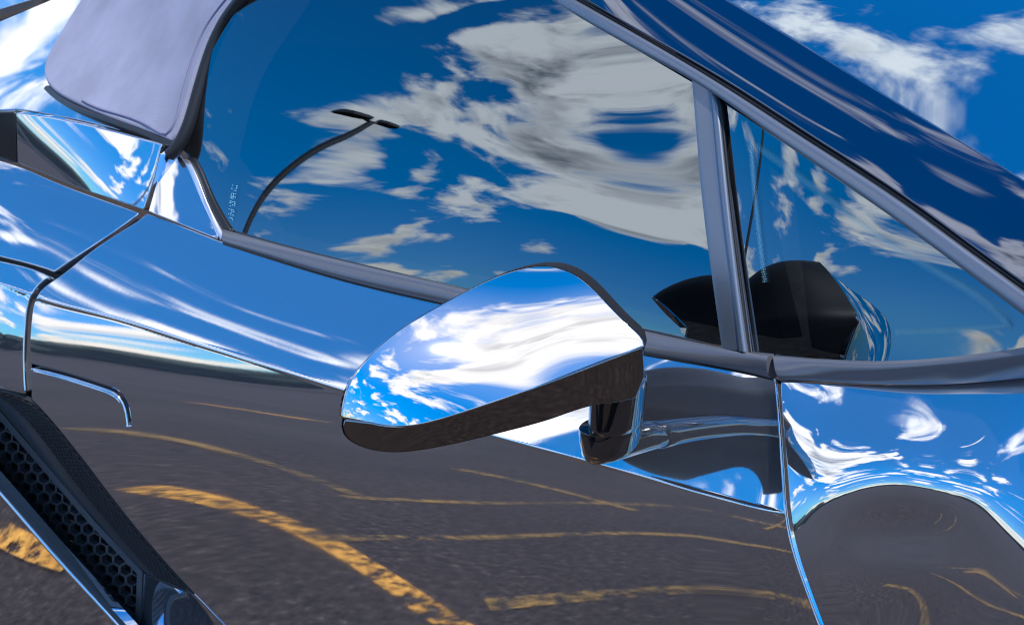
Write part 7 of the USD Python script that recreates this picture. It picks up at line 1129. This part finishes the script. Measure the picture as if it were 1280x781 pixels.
RAIL['dots_b'] = """9335 -78784 103774 9584 -78868 103680 9832 -78951 103586 10079 -79033 103491 10324 -79115 103395 10568 -79196 103300 10810 -79276 103203 11051 -79356
103107 11291 -79435 103010 11530 -79514 102913 11767 -79592 102816 12003 -79669 102718 12238 -79746 102620 12471 -79822 102522 12704 -79898 102424
12935 -79973 102326 13166 -80048 102227 13395 -80122 102129 13623 -80195 102030 13850 -80269 101931 14077 -80341 101832 14302 -80413 101733 14526
-80485 101634 14750 -80556 101534 14972 -80627 101435 15194 -80697 101336 15415 -80767 101237 15635 -80837 101138 15854 -80906 101039 16072 -80974
100940 16290 -81042 100841 16507 -81110 100742 16723 -81177 100644 16939 -81244 100545 17154 -81310 100447 17368 -81376 100348 17581 -81442 100251
17794 -81507 100153 18007 -81572 100055 18218 -81636 99958 18429 -81701 99861 18640 -81764 99764 18850 -81827 99668 19059 -81890 99572 19268 -81953
99476 19477 -82015 99380 19685 -82077 99285 19893 -82138 99190 20100 -82199 99096 20307 -82260 99002 20513 -82321 98909 20719 -82381 98816 20924
-82440 98723 21130 -82500 98631 21335 -82559 98539 21539 -82618 98448 21743 -82676 98358 21947 -82734 98268 22151 -82792 98178 22354 -82849 98089
22557 -82906 98001 22760 -82963 97913 22963 -83019 97826 23165 -83075 97740 23367 -83131 97654 23569 -83186 97569 23771 -83241 97485 23973 -83296
97401 24174 -83351 97318 24375 -83405 97236 24576 -83459 97154 24777 -83512 97073 24978 -83565 96992 25178 -83618 96912 25378 -83671 96833 25578
-83724 96754 25778 -83776 96676 25978 -83828 96599 26177 -83880 96522 26377 -83932 96445 26576 -83983 96369 26774 -84035 96294 26973 -84086 96219
27171 -84137 96145 27369 -84188 96071 27567 -84238 95997 27765 -84289 95924 27963 -84339 95852 28160 -84390 95780 28357 -84440 95708 28554 -84490
95637 28750 -84540 95566 28947 -84590 95496 29143 -84639 95426 29339 -84689 95356 29534 -84739 95287 29730 -84788 95218 29925 -84838 95149 30120
-84887 95081 30314 -84937 95013 30508 -84986 94945 30702 -85036 94877 30895 -85086 94809 31087 -85136 94741 31278 -85185 94672 31469 -85236 94603
31658 -85286 94533 31847 -85337 94463 32034 -85387 94392 32221 -85438 94320 32406 -85490 94247 32589 -85542 94173 32771 -85594 94097 32952 -85646
94021 33131 -85699 93943 33309 -85753 93864 33484 -85806 93783 33658 -85861 93700 33830 -85916 93616 34000 -85971 93529 34168 -86027 93441 34334
-86083 93350 34498 -86141 93257 34659 -86199 93162 34819 -86257 93065 34975 -86316 92965 35130 -86376 92862 35281 -86437 92757 35431 -86499 92648
35577 -86561 92537"""
RAIL['dots_c'] = """35857 -86634 92467 35656 -86616 92416 35453 -86598 92365 35251 -86580 92314 35048 -86563 92265 34844 -86546 92215 34640 -86529 92166 34435 -86511
92117 34230 -86495 92068 34024 -86478 92019 33818 -86461 91971 33611 -86444 91923 33404 -86428 91876 33196 -86411 91828 32987 -86395 91781 32778
-86379 91735 32569 -86362 91688 32358 -86346 91642 32148 -86330 91597 31937 -86314 91551 31725 -86298 91506 31513 -86282 91461 31300 -86267 91417
31086 -86251 91373 30872 -86235 91329 30658 -86220 91285 30443 -86204 91242 30227 -86189 91199 30011 -86173 91156 29794 -86158 91114 29577 -86143
91072 29359 -86128 91030 29140 -86112 90988 28921 -86097 90947 28701 -86082 90906 28481 -86067 90866 28260 -86052 90826 28039 -86037 90786 27816
-86022 90746 27594 -86007 90707 27370 -85992 90668 27146 -85978 90629 26922 -85963 90591 26697 -85948 90553 26471 -85933 90515 26245 -85918 90478
26018 -85903 90441 25790 -85889 90404"""
RAIL['glass_mark'] = """-63131 -83218 97969 -63138 -83293 97786 -63147 -83367 97603 -63157 -83442 97419 -63170 -83516 97236 -63184 -83589 97053 -63200 -83663 96869 -63218
-83736 96686 -63238 -83809 96502 -63259 -83881 96318 -63283 -83954 96134 -63308 -84026 95950 -63336 -84098 95766 -63365 -84169 95582 -63396 -84241
95397 -63428 -84312 95213 -63463 -84383 95028 -63500 -84453 94843 -63538 -84523 94658 -63579 -84593 94473 -63621 -84663 94287 -63665 -84733 94102
-63711 -84802 93916"""
RAIL['belt_lip_a'] = """-63200 -86941 92002 -61239 -86859 91663 -59291 -86787 91331 -57355 -86726 91008 -55429 -86675 90696 -53514 -86633 90396 -51610 -86599 90108 -49721
-86569 89833 -47848 -86541 89572 -45993 -86513 89325 -44158 -86482 89092 -42345 -86447 88873 -40555 -86405 88667 -38789 -86357 88473 -37045 -86304
88290 -35323 -86248 88118 -33620 -86190 87957 -31934 -86134 87806 -30261 -86085 87663 -28598 -86048 87524 -26942 -86029 87389 -25291 -86033 87254
-23644 -86064 87117 -22004 -86117 86981 -20372 -86188 86846 -18754 -86273 86714 -17150 -86366 86586 -15565 -86463 86462 -13998 -86561 86345 -12454
-86654 86235 -10932 -86740 86132 -9435 -86815 86037 -7963 -86880 85947 -6517 -86932 85863 -5098 -86970 85784 -3705 -86992 85709 -2339 -86998 85638
-1001 -86986 85571 309 -86954 85505 1591 -86903 85440 2849 -86838 85375 4086 -86763 85308 5306 -86686 85241 6514 -86610 85173 7711 -86543 85104 8902
-86489 85034 10089 -86453 84962 11273 -86440 84890 12458 -86457 84817 13652 -86518 84748"""
RAIL['belt_lip_b'] = """-62920 -87248 91718 -60964 -87165 91382 -59020 -87092 91053 -57087 -87030 90732 -55164 -86979 90423 -53251 -86936 90126 -51351 -86901 89841 -49466
-86870 89569 -47596 -86841 89311 -45745 -86812 89066 -43914 -86780 88835 -42105 -86743 88618 -40320 -86699 88415 -38558 -86650 88223 -36820 -86594
88042 -35102 -86536 87871 -33404 -86475 87712 -31723 -86417 87562 -30054 -86365 87420 -28396 -86326 87283 -26745 -86304 87149 -25099 -86306 87015
-23456 -86334 86881 -21820 -86384 86746 -20193 -86453 86613 -18578 -86535 86482 -16979 -86626 86355 -15397 -86720 86233 -13835 -86815 86118 -12295
-86905 86009 -10778 -86987 85907 -9285 -87060 85812 -7818 -87121 85724 -6376 -87170 85640 -4961 -87204 85562 -3572 -87223 85488 -2211 -87225 85417
-877 -87209 85350 429 -87174 85284 1707 -87120 85220 2961 -87051 85154 4194 -86973 85087 5411 -86891 85020 6614 -86812 84952 7809 -86741 84883 8996
-86684 84813 10179 -86644 84741 11360 -86628 84669 12542 -86642 84596 13733 -86700 84528"""

EXTRA_LINE = (np.array(CREASE)[:, 0], np.array(CREASE)[:, 1])

# ---------------------------------------------------------------- ground
def asphalt_look():
    n = {"p": ("principled_bsdf", {"roughness": 0.9, "specular_ior_level": 0.08}), "pos": ("geometry", {}),
         "big": ("noise_texture", {"scale": 0.7, "detail": 5.0, "roughness": 0.6}), "fine": ("noise_texture", {"scale": 38.0, "detail": 6.0, "roughness": 0.75}), "grit": ("voronoi_texture", {"scale": 70.0}),
         "ramp": ("rgb_ramp", {"ramp": [(0.25, (0.008, 0.0062, 0.0056)), (0.45, (0.026, 0.0200, 0.0182)), (0.58, (0.042, 0.0322, 0.029)), (0.75, (0.13, 0.102, 0.092))]}),
         "k": ("map_range", {"from_min": 0.3, "from_max": 0.7, "to_min": 0.8, "to_max": 1.2, "clamp": True}), "s": ("vector_math", {"math_type": "scale"}),
         "h": ("math", {"math_type": "multiply_add", "value2": 0.8}), "b": ("bump", {"strength": 0.55, "distance": 0.006})}
    return look("asphalt", n, [("pos.position", "big.vector"), ("pos.position", "fine.vector"), ("pos.position", "grit.vector"), ("fine.fac", "ramp.fac"), ("ramp.color", "s.vector1"), ("big.fac", "k.value"), ("k.result", "s.scale"), ("s.vector", "p.base_color"),
                               ("grit.distance", "h.value1"), ("fine.fac", "h.value3"), ("h.value", "b.height"), ("b.normal", "p.normal")])


ASPHALT = asphalt_look()
rad = np.r_[0, 3, 8, 20, 60, 200, 700, 2500]
ang = np.linspace(0, 2 * PI, 65)[:-1]
gv = [np.zeros(3)] + [np.array([r * math.cos(a), r * math.sin(a), 0]) for r in rad[1:] for a in ang]
gf = [[0, 1 + k, 1 + (k + 1) % 64] for k in range(64)]
for i in range(len(rad) - 2):
    for k in range(64):
        a, b = 1 + i * 64 + k, 1 + i * 64 + (k + 1) % 64
        gf += [[a, a + 64, b + 64], [a, b + 64, b]]
tag(define("/World/asphalt_ground", np.array(gv), np.array(gf), ASPHALT), "grey brown worn asphalt of the parking ground beneath the car", "ground", kind="structure")


def paint_look(name, low, high, dark, light):
    n = {"p": ("principled_bsdf", {"roughness": 0.8, "specular_ior_level": 0.3}), "pos": ("geometry", {}), "wear": ("noise_texture", {"scale": 24.0, "detail": 7.0, "roughness": 0.74}),
         "m": ("map_range", {"range_type": "smoothstep", "from_min": low, "from_max": high, "to_min": 0.0, "to_max": 1.0, "clamp": True}), "t": ("transparent_bsdf", {}), "mix": ("mix_closure", {}),
         "big": ("noise_texture", {"scale": 2.2, "detail": 3.0}), "sh": ("math", {"math_type": "multiply_add", "value2": 0.45}),
         "tone": ("noise_texture", {"scale": 50.0, "detail": 4.0}), "ramp": ("rgb_ramp", {"ramp": [(0.3, dark), (0.7, light)]})}
    return look(name, n, [("pos.position", "wear.vector"), ("pos.position", "big.vector"), ("big.fac", "sh.value1"), ("wear.fac", "sh.value3"), ("sh.value", "m.value"), ("m.result", "mix.fac"), ("t.BSDF", "mix.closure1"), ("p.BSDF", "mix.closure2"),
                          ("pos.position", "tone.vector"), ("tone.fac", "ramp.fac"), ("ramp.color", "p.base_color")], surface="mix.closure")


PAINT = [paint_look("worn_yellow_paint", 0.65, 0.82, (0.34, 0.14, 0.020), (0.66, 0.33, 0.05)), paint_look("faded_yellow_paint", 0.62, 0.88, (0.12, 0.065, 0.016), (0.26, 0.15, 0.035))]
PAINT_LINES = [
    ((-1.93, -2.13), (-0.48, -1.45), 0.062, 0, "worn yellow parking line slanting past the car, broad and bright in the door"),
    ((-1.38, -1.85), (-0.72, -3.25), 0.05, 1, "faint yellow stall line running away from the bright line"),
    ((-0.85, -1.75), (-0.15, -2.42), 0.07, 1, "worn yellow line nearest the front wheel"),
    ((-1.68, -2.35), (-1.15, -4.00), 0.05, 1, "faint second stall line beside the first"),
    ((-2.25, -3.62), (-1.20, -3.34), 0.06, 1, "faded yellow line farther out, alongside the bright one"),
    ((-5.08, -5.75), (-5.26, -6.45), 0.12, 0, "short far yellow line towards the trees"),
    ((-2.95, -3.15), (-1.70, -2.42), 0.045, 1, "faded brownish line between the bright line and the far line"),
    ((-2.60, -1.30), (-1.74, -1.34), 0.07, 0, "short yellow line beside the rear of the car"),
]
for i, (a, b, w, faded, what) in enumerate(PAINT_LINES):
    a, b = np.array(a), np.array(b)
    d = (b - a) / np.linalg.norm(b - a)
    s = np.array([-d[1], d[0]]) * w / 2
    h = 0.004 + 0.0012 * i
    v = [(*(a - s), h), (*(b - s), h), (*(b + s), h), (*(a + s), h)]
    tag(define("/World/painted_line" + (f"_{i:03d}" if i else ""), np.array(v), np.array([[0, 1, 2], [0, 2, 3]]), PAINT[faded]), what, "painted line", kind="structure")

# ---------------------------------------------------------------- the car
CAR = "/World/sports_car"
car = UsdGeom.Xform.Define(stage, CAR).GetPrim()
tag(car, "chrome blue convertible sports car with grey fabric roof and wing mirror", "car")
S = {k: Patch(k) for k in PATCH}
S["door"] = Flank(S["upper"], S["lower"], CREASE)
cu = np.arange(-120, 850, 4.0)
CREASE_ROWS = np.vstack([np.c_[cu, S["door"].c(cu) + o] for o in (-4.4, -2.9, -1.9, -1.1, -0.4, 0.4, 1.1, 1.9, 2.9, 4.4)])


def body(part, material, parent=CAR, name=None, **k):
    patch, outline, holes = TRIM[part]
    if patch == "door":
        k["extra"] = CREASE_ROWS
    v, f, n = panel(S[patch], outline, holes, **k)
    return define(f"{parent}/{name or part}", v, f, material, n)


def strip(part, material, bulge, parent=CAR, name=None, **k):
    v, f = profile(part, bulge, **k)
    return define(f"{parent}/{name or part}", v, f, material, smooth=50)


body("door_skin", CHROME, name="door", r=0.0022)
body("door_handle", CHROME, parent=CAR + "/door", r=0.003, depth=0.008, lift=lambda q: 0.0026 - 0.0060 * np.clip((q[:, 1] - 367 - 0.28 * (q[:, 0] - 34)) / 30, 0, 1.3))
body("rear_fender", CHROME, r=0.0018)
body("rear_panel", CHROME, name="rear_side_panel", r=0.0018)
body("front_fender", CHROME, r=0.0014)
body("rear_deck", CHROME, r=0.0015)
body("engine_cover", CHROME)
body("deck_gap", MATT, name="deck_seal", lift=-0.02, depth=0.002)
body("intake_panel", CHROME, name="upper_intake_panel", r=0.002, step=2.5)
body("intake_grille", BLACK, name="upper_intake_grille", lift=-0.004)
body("corner_panel", CHROME, depth=0.004)
strip("corner_edge", EDGE, 0.002, parent=CAR + "/corner_panel", name="bright_edge", power=3, skirt=0.002)
strip("corner_seal", RUBBER, 0.0015, skirt=0.003, parent=CAR + "/corner_panel", name="rubber_seal")
body("side_window", SIDE_GLASS, r=0.0006, depth=0.003, lift=-0.002, step=8)
body("quarter_window", SIDE_GLASS, r=0.0006, depth=0.003, lift=-0.002, step=6)
body("a_pillar", PILLAR, name="windshield_pillar", r=0.002)
body("windshield", SCREEN_GLASS, r=0.001, depth=0.004, lift=-0.002, step=8)
strip("belt_rear", SATIN_DARK, 0.006, name="belt_moulding", power=2.2)
strip("belt_lip", RUBBER, 0.0012, parent=CAR + "/belt_moulding", name="rubber_lip", power=2.0, skirt=0.004)
strip("belt_front", SATIN_DARK, 0.006, name="belt_moulding_001", power=2.2)
strip("divider", SATIN, 0.003, name="window_divider", power=6)
strip("divider_ridge", SATIN, 0.0042, parent=CAR + "/window_divider", name="ridge", power=2.4)
strip("divider_seal", RUBBER, 0.002, parent=CAR + "/window_divider", name="rubber_seal", power=3)
strip("pillar_trim", SATIN, 0.005, name="window_frame", power=2.6, skirt=0.016)
strip("pillar_gap", RUBBER, 0.001, name="frame_seal", sink=0.003)

# soft top
top = body("soft_top", FABRIC, r=0.006, depth=0.012, lift=0.006, step=7)
define(CAR + "/soft_top/rubber_seal", *tube(rail("roof_seal"), 0.0085), RUBBER, smooth=60)
define(CAR + "/soft_top/seam", *tube(rail("roof_seam") + OUT * 0.0068, 0.0022, 8), FABRIC_SEAM, smooth=60)
define(CAR + "/soft_top/hem", *tube(rail("roof_hem"), 0.0062, 10), RUBBER, smooth=60)

# side intake with its honeycomb
strip("vent_wall", DUCT, 0.001, name="side_intake", power=4, sink=0.001)
strip("vent_lip", GRILLE, 0.001, parent=CAR + "/side_intake", name="lower_lip", power=4, sink=0.001)
body("rocker_panel", CHROME, r=0.0045, depth=0.02)
strip("vent_end", CHROME, 0.004, parent=CAR + "/side_intake", name="end_fairing", power=2.5)
patch, outline, _ = TRIM["vent_mesh"]
poly = Polygon(outline).buffer(0)
cells_v, cells_f = [], []
P_, R_ = 12.6, 10.2
x0, y0, x1, y1 = poly.bounds
field = poly.buffer(-5.5)
for j in range(int((y1 - y0) / R_) + 2):
    for i in range(int((x1 - x0) / P_) + 2):
        c = np.array([x0 + (i + 0.5 * (j % 2)) * P_, y0 + j * R_])
        if not shapely.contains_xy(field, *c):
            continue
        h = np.radians(30 + 60 * np.arange(6))
        unit_hex = np.c_[np.cos(h) * P_ / 3**0.5, np.sin(h) * R_ / 1.5]
        outer, inner = c + unit_hex, c + unit_hex * 0.80
        Po, No, _, _ = S["mesh"].ev(outer)
        Pi, Ni, _, _ = S["mesh"].ev(inner)
        b = len(cells_v) * 18
        cells_v.append(np.vstack([Po, Pi + Ni * 0.0008, Pi - Ni * 0.008]))
        for k in range(6):
            k2 = (k + 1) % 6
            cells_f += [[b + k, b + k2, b + 6 + k2], [b + k, b + 6 + k2, b + 6 + k], [b + 6 + k, b + 6 + k2, b + 12 + k2], [b + 6 + k, b + 12 + k2, b + 12 + k]]
tag(define(CAR + "/side_intake/honeycomb_mesh", np.vstack(cells_v), np.array(cells_f), GRILLE), kind="stuff")
# the shallow honeycomb moulded into the upper wall of the intake
A_, B_ = rail("vent_wall_a"), rail("vent_wall_b")
along = np.r_[0, np.cumsum(np.linalg.norm(np.diff((A_ + B_) / 2, axis=0), axis=1))]
wall_n = unit(np.cross(unit(np.gradient(A_ + B_, axis=0)), B_ - A_))
wall_n *= np.sign(wall_n @ OUT)[:, None]
dv, df = [], []


def on_wall(q, h):
    t = np.clip(q[:, :1], 0, along[-1])[:, 0]
    a, b, n = (np.stack([np.interp(t, along, X[:, k]) for k in range(3)], 1) for X in (A_, B_, wall_n))
    w = np.linalg.norm(b - a, axis=1)
    s = (q[:, 1] / w)[:, None]
    return a * (1 - s) + b * s + n * h, s


for j in range(14):
    for i in range(120):
        c = np.array([0.004 + (i + 0.5 * (j % 2)) * 0.0125, 0.008 + j * 0.0108])
        if c[0] > along[-1] - 0.008:
            continue
        h = np.radians(30 + 60 * np.arange(6))
        u6 = np.c_[np.cos(h), np.sin(h)] * 0.0072
        o_, s_ = on_wall(c + u6, 0.0012)
        if s_.max() > 0.93:
            continue
        i_, _ = on_wall(c + u6 * 0.76, 0.0020)
        d_, _ = on_wall(c + u6 * 0.70, 0.0006)
        b = len(dv) * 18
        dv.append(np.vstack([o_, i_, d_]))
        for k in range(6):
            k2 = (k + 1) % 6
            df += [[b + k, b + k2, b + 6 + k2], [b + k, b + 6 + k2, b + 6 + k], [b + 6 + k, b + 6 + k2, b + 12 + k2], [b + 6 + k, b + 12 + k2, b + 12 + k]]
tag(define(CAR + "/side_intake/wall_honeycomb", np.vstack(dv), np.array(df), DUCT), kind="stuff")
v, f, n = panel(S["mesh"], outline, [list(poly.buffer(-6.5).exterior.coords)], r=0.001, depth=0.004, lift=0.0005, step=8)
define(CAR + "/side_intake/mesh_frame", v, f, GRILLE, n)
v, f, n = panel(S["mesh"], list(poly.buffer(55).exterior.coords), (), r=0.001, depth=0.004, lift=-0.03, step=20)
define(CAR + "/side_intake/duct", v, f, MATT, n)

# wing mirror
ring = np.vstack([rail("mirror_outline")[:-1], rail("mirror_chin")[:-1], rail("mirror_chin_low")[:-1]])
mid = ring.mean(0)
back = np.array([-0.050, 0.052, -0.024])
side = np.array([0.010, 0.006, 0.006])
lean = np.clip((ring - mid) @ unit(np.array([0.45, 0.55, 0.7])) / 0.1, 0, 1)[:, None]
rows = [ring + back * 1.9 * k + (mid - ring) * (0.5 * k**2.6) + side * lean * math.sin(PI * min(1, k * 1.15)) for k in np.linspace(0, 1, 12)]
M = CAR + "/wing_mirror"
v, f = loft(rows, cap=False)
define(M, v, f, HOUSING, smooth=50)
g = rows[-1]
define(M + "/mirror_glass", *loft([g, g + back * 0.02]), MIRROR_CHROME)
body("mirror_cap", MIRROR_CHROME, parent=M, r=0.0016, depth=0.004, step=3.2)
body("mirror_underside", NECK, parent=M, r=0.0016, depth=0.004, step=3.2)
th = np.linspace(0, 2 * PI, 49)[:-1]
foot, neck = np.array(MIRROR_FOOT), np.array(MIRROR_NECK)


def oval(c, a, b, tilt=0.0, yaw=0.35):
    x, y = a * np.cos(th), b * np.sin(th)
    return c + np.c_[x * math.cos(yaw) - y * math.sin(yaw), x * math.sin(yaw) + y * math.cos(yaw), tilt * x]


axis = unit(neck - foot)
long = np.linalg.norm(neck - foot)
seam = foot + axis * 0.040
rows = [oval(foot - axis * 0.03 + [-0.007, 0, 0], 0.027, 0.0215), oval(foot - axis * 0.004 + [-0.007, 0, 0], 0.0285, 0.0225), oval(foot + axis * 0.012 + [-0.0075, 0, 0], 0.0295, 0.023), oval(foot + axis * 0.026 + [-0.0075, 0, 0], 0.030, 0.0235), oval(seam - axis * 0.0012 + [-0.0075, 0, 0], 0.030, 0.0235), oval(seam + [-0.0075, 0, 0], 0.0292, 0.0227)]
define(M + "/mirror_foot", *loft(rows), STALK, smooth=50)
rows = [oval(seam + [-0.002, 0, 0], 0.023, 0.0205), oval(seam + axis * 0.0010 + [-0.002, 0, 0], 0.0255, 0.0225)] + [oval(seam + axis * (long - 0.04) * h + [-0.002 + h * 0.002, 0, 0], 0.0255, 0.0225) for h in (0.1, 0.3, 0.5, 0.7)] + [oval(seam + axis * (long - 0.04) * h + [0, 0, 0], 0.0255 * k, 0.0225 * k) for h, k in ((0.8, 0.97), (0.88, 0.88), (0.95, 0.7), (1.0, 0.4))]
define(M + "/mirror_neck", *loft(rows), STALK, smooth=50)

# dots printed on the quarter window
dv, df = [], []
q6 = np.radians(60 * np.arange(6))
for name, half, count in (("dots_a", 3, 2), ("dots_b", 4, 3), ("dots_c", 4, 2)):
    r_ = rail(name)
    t = unit(np.gradient(r_, axis=0))
    o = unit(np.cross(t, [0, 1, 0.25]))
    nn = unit(np.cross(t, o))
    nn *= np.sign(nn @ OUT)[:, None]
    for k in range(len(r_)):
        for row in range(-count + 1, count):
            rad_ = 0.0007 * (1 - 0.75 * abs(row) / count)
            c = r_[k] + o[k] * (row + 0.5 * (k % 2)) * 0.0021 + nn[k] * 0.0004
            b = len(dv) * 7
            dv.append(np.vstack([c + nn[k] * 0.0001, c + (np.cos(q6)[:, None] * t[k] + np.sin(q6)[:, None] * o[k]) * rad_]))
            df += [[b, b + 1 + e, b + 1 + (e + 1) % 6] for e in range(6)]
tag(define(CAR + "/quarter_window/printed_dots", np.vstack(dv), np.array(df), DOTS), kind="stuff")

r_ = rail("glass_mark")
t = unit(np.gradient(r_, axis=0))
o = unit(np.cross(t, [0.2, -0.9, 0.3]))
dv, df = [], []
for k in range(len(r_) - 1):
    if k % 5 == 4:
        continue
    for row in (-1, 0, 1):
        if rng.random() < 0.3:
            continue
        c = r_[k] + o[k] * (row * 0.0034 + rng.uniform(-0.0006, 0.0006)) + np.array([0.0002, -0.0012, 0.0003])
        w_, h_ = o[k] * rng.uniform(0.0006, 0.0014), t[k] * 0.0004
        b = len(dv) * 4
        dv.append(np.array([c - w_ - h_, c + w_ - h_, c + w_ + h_, c - w_ + h_]))
        df += [[b, b + 1, b + 2], [b, b + 2, b + 3]]
tag(define(CAR + "/side_window/printed_mark", np.vstack(dv), np.array(df), DOTS), kind="stuff")

# dark cabin behind the glass
for nm, off in (("side_window", 0.09), ("quarter_window", 0.09), ("windshield", 0.12)):
    patch, outline, _ = TRIM[nm]
    v, f, n = panel(S[patch], outline, (), r=0.002, depth=0.03, step=16, lift=-off)
    define(CAR + "/" + nm + "/cabin_lining", v, f, MATT, n)

# ---------------------------------------------------------------- lamp post and far trees (seen in the glass and the paint)
POST = plain("lamp_post_metal", (0.03, 0.03, 0.032), 0.5)
lx, ly = -0.60 - 6.3 * math.sin(math.radians(50.3)), -0.80 - 6.3 * math.cos(math.radians(50.3))
lamp = UsdGeom.Xform.Define(stage, "/World/lamp_post")
lamp.AddTranslateOp().Set(Gf.Vec3d(lx, ly, 0))
tag(lamp.GetPrim(), "dark two headed lamp post standing on the parking ground, mirrored in the side window", "lamp post")
hz = np.linspace(0, 3.86, 9)
define("/World/lamp_post/pole", *tube(np.c_[hz * 0, hz * 0, hz], np.linspace(0.036, 0.021, 9), 14), POST, smooth=50)
define("/World/lamp_post/base_plate", *loft([np.c_[np.cos(th) * r, np.sin(th) * r, th * 0 + h] for r, h in ((0.13, 0.0), (0.13, 0.03), (0.07, 0.05), (0.06, 0.25), (0.04, 0.28))]), POST)
arm_dir = np.array([-0.25, 0.97, 0.0])
for s in (-1, 1):
    p0, p1 = np.array([0, 0, 3.84]), np.array([0, 0, 3.88]) + arm_dir * s * 0.06
    define("/World/lamp_post/arm" + ("" if s < 0 else "_001"), *tube(np.linspace(p0, p1, 5), 0.016, 10), POST, smooth=50)
    w = np.array([-arm_dir[1], arm_dir[0], 0])
    c = [p1 + arm_dir * s * a + np.array([0, 0, 0.01]) for a in (-0.03, 0.015, 0.10, 0.13)]
    rr = [np.stack([x + w * (k * b) + np.array([0, 0, hgt]) for k, hgt in ((-1, -0.02), (-1, 0.012), (-0.5, 0.036), (0.5, 0.036), (1, 0.012), (1, -0.02))]) for x, b in zip(c, (0.03, 0.065, 0.065, 0.03))]
    define("/World/lamp_post/lamp_head" + ("" if s < 0 else "_001"), *loft(rr), POST)

LEAF = look("far_foliage", {"p": ("principled_bsdf", {"roughness": 0.7, "specular_ior_level": 0.2}), "pos": ("geometry", {}), "n": ("noise_texture", {"scale": 0.9, "detail": 5.0}),
                            "ramp": ("rgb_ramp", {"ramp": [(0.3, (0.006, 0.012, 0.011)), (0.7, (0.022, 0.034, 0.020))]})}, [("pos.position", "n.vector"), ("n.fac", "ramp.fac"), ("ramp.color", "p.base_color")])
tv, tf, nb = [], [], 0
ico = trimesh.creation.icosphere(subdivisions=2)
for k in range(110):
    a = math.radians(-150 + 240 * k / 110 + rng.uniform(-1, 1))
    d = rng.uniform(58, 84)
    h = rng.uniform(1.7, 3.6)
    base = np.array([math.sin(a) * d, -math.cos(a) * d, 0])
    for _ in range(5):
        c = base + [rng.uniform(-2.2, 2.2), rng.uniform(-2.2, 2.2), h * rng.uniform(0.35, 0.8)]
        v = ico.vertices * [1.7, 1.7, h * 0.28]
        v = v * (0.7 + 0.6 * meshkit.fbm(ico.vertices * 2.3 + k * 3.1 + 50, 3, seed=k)[:, None])
        tv.append(v + c)
        tf.append(ico.faces + nb)
        nb += len(v)
tag(define("/World/distant_trees", np.vstack(tv), np.vstack(tf), LEAF), "dark belt of distant trees and bushes along the horizon beyond the parking ground", "trees", kind="stuff")
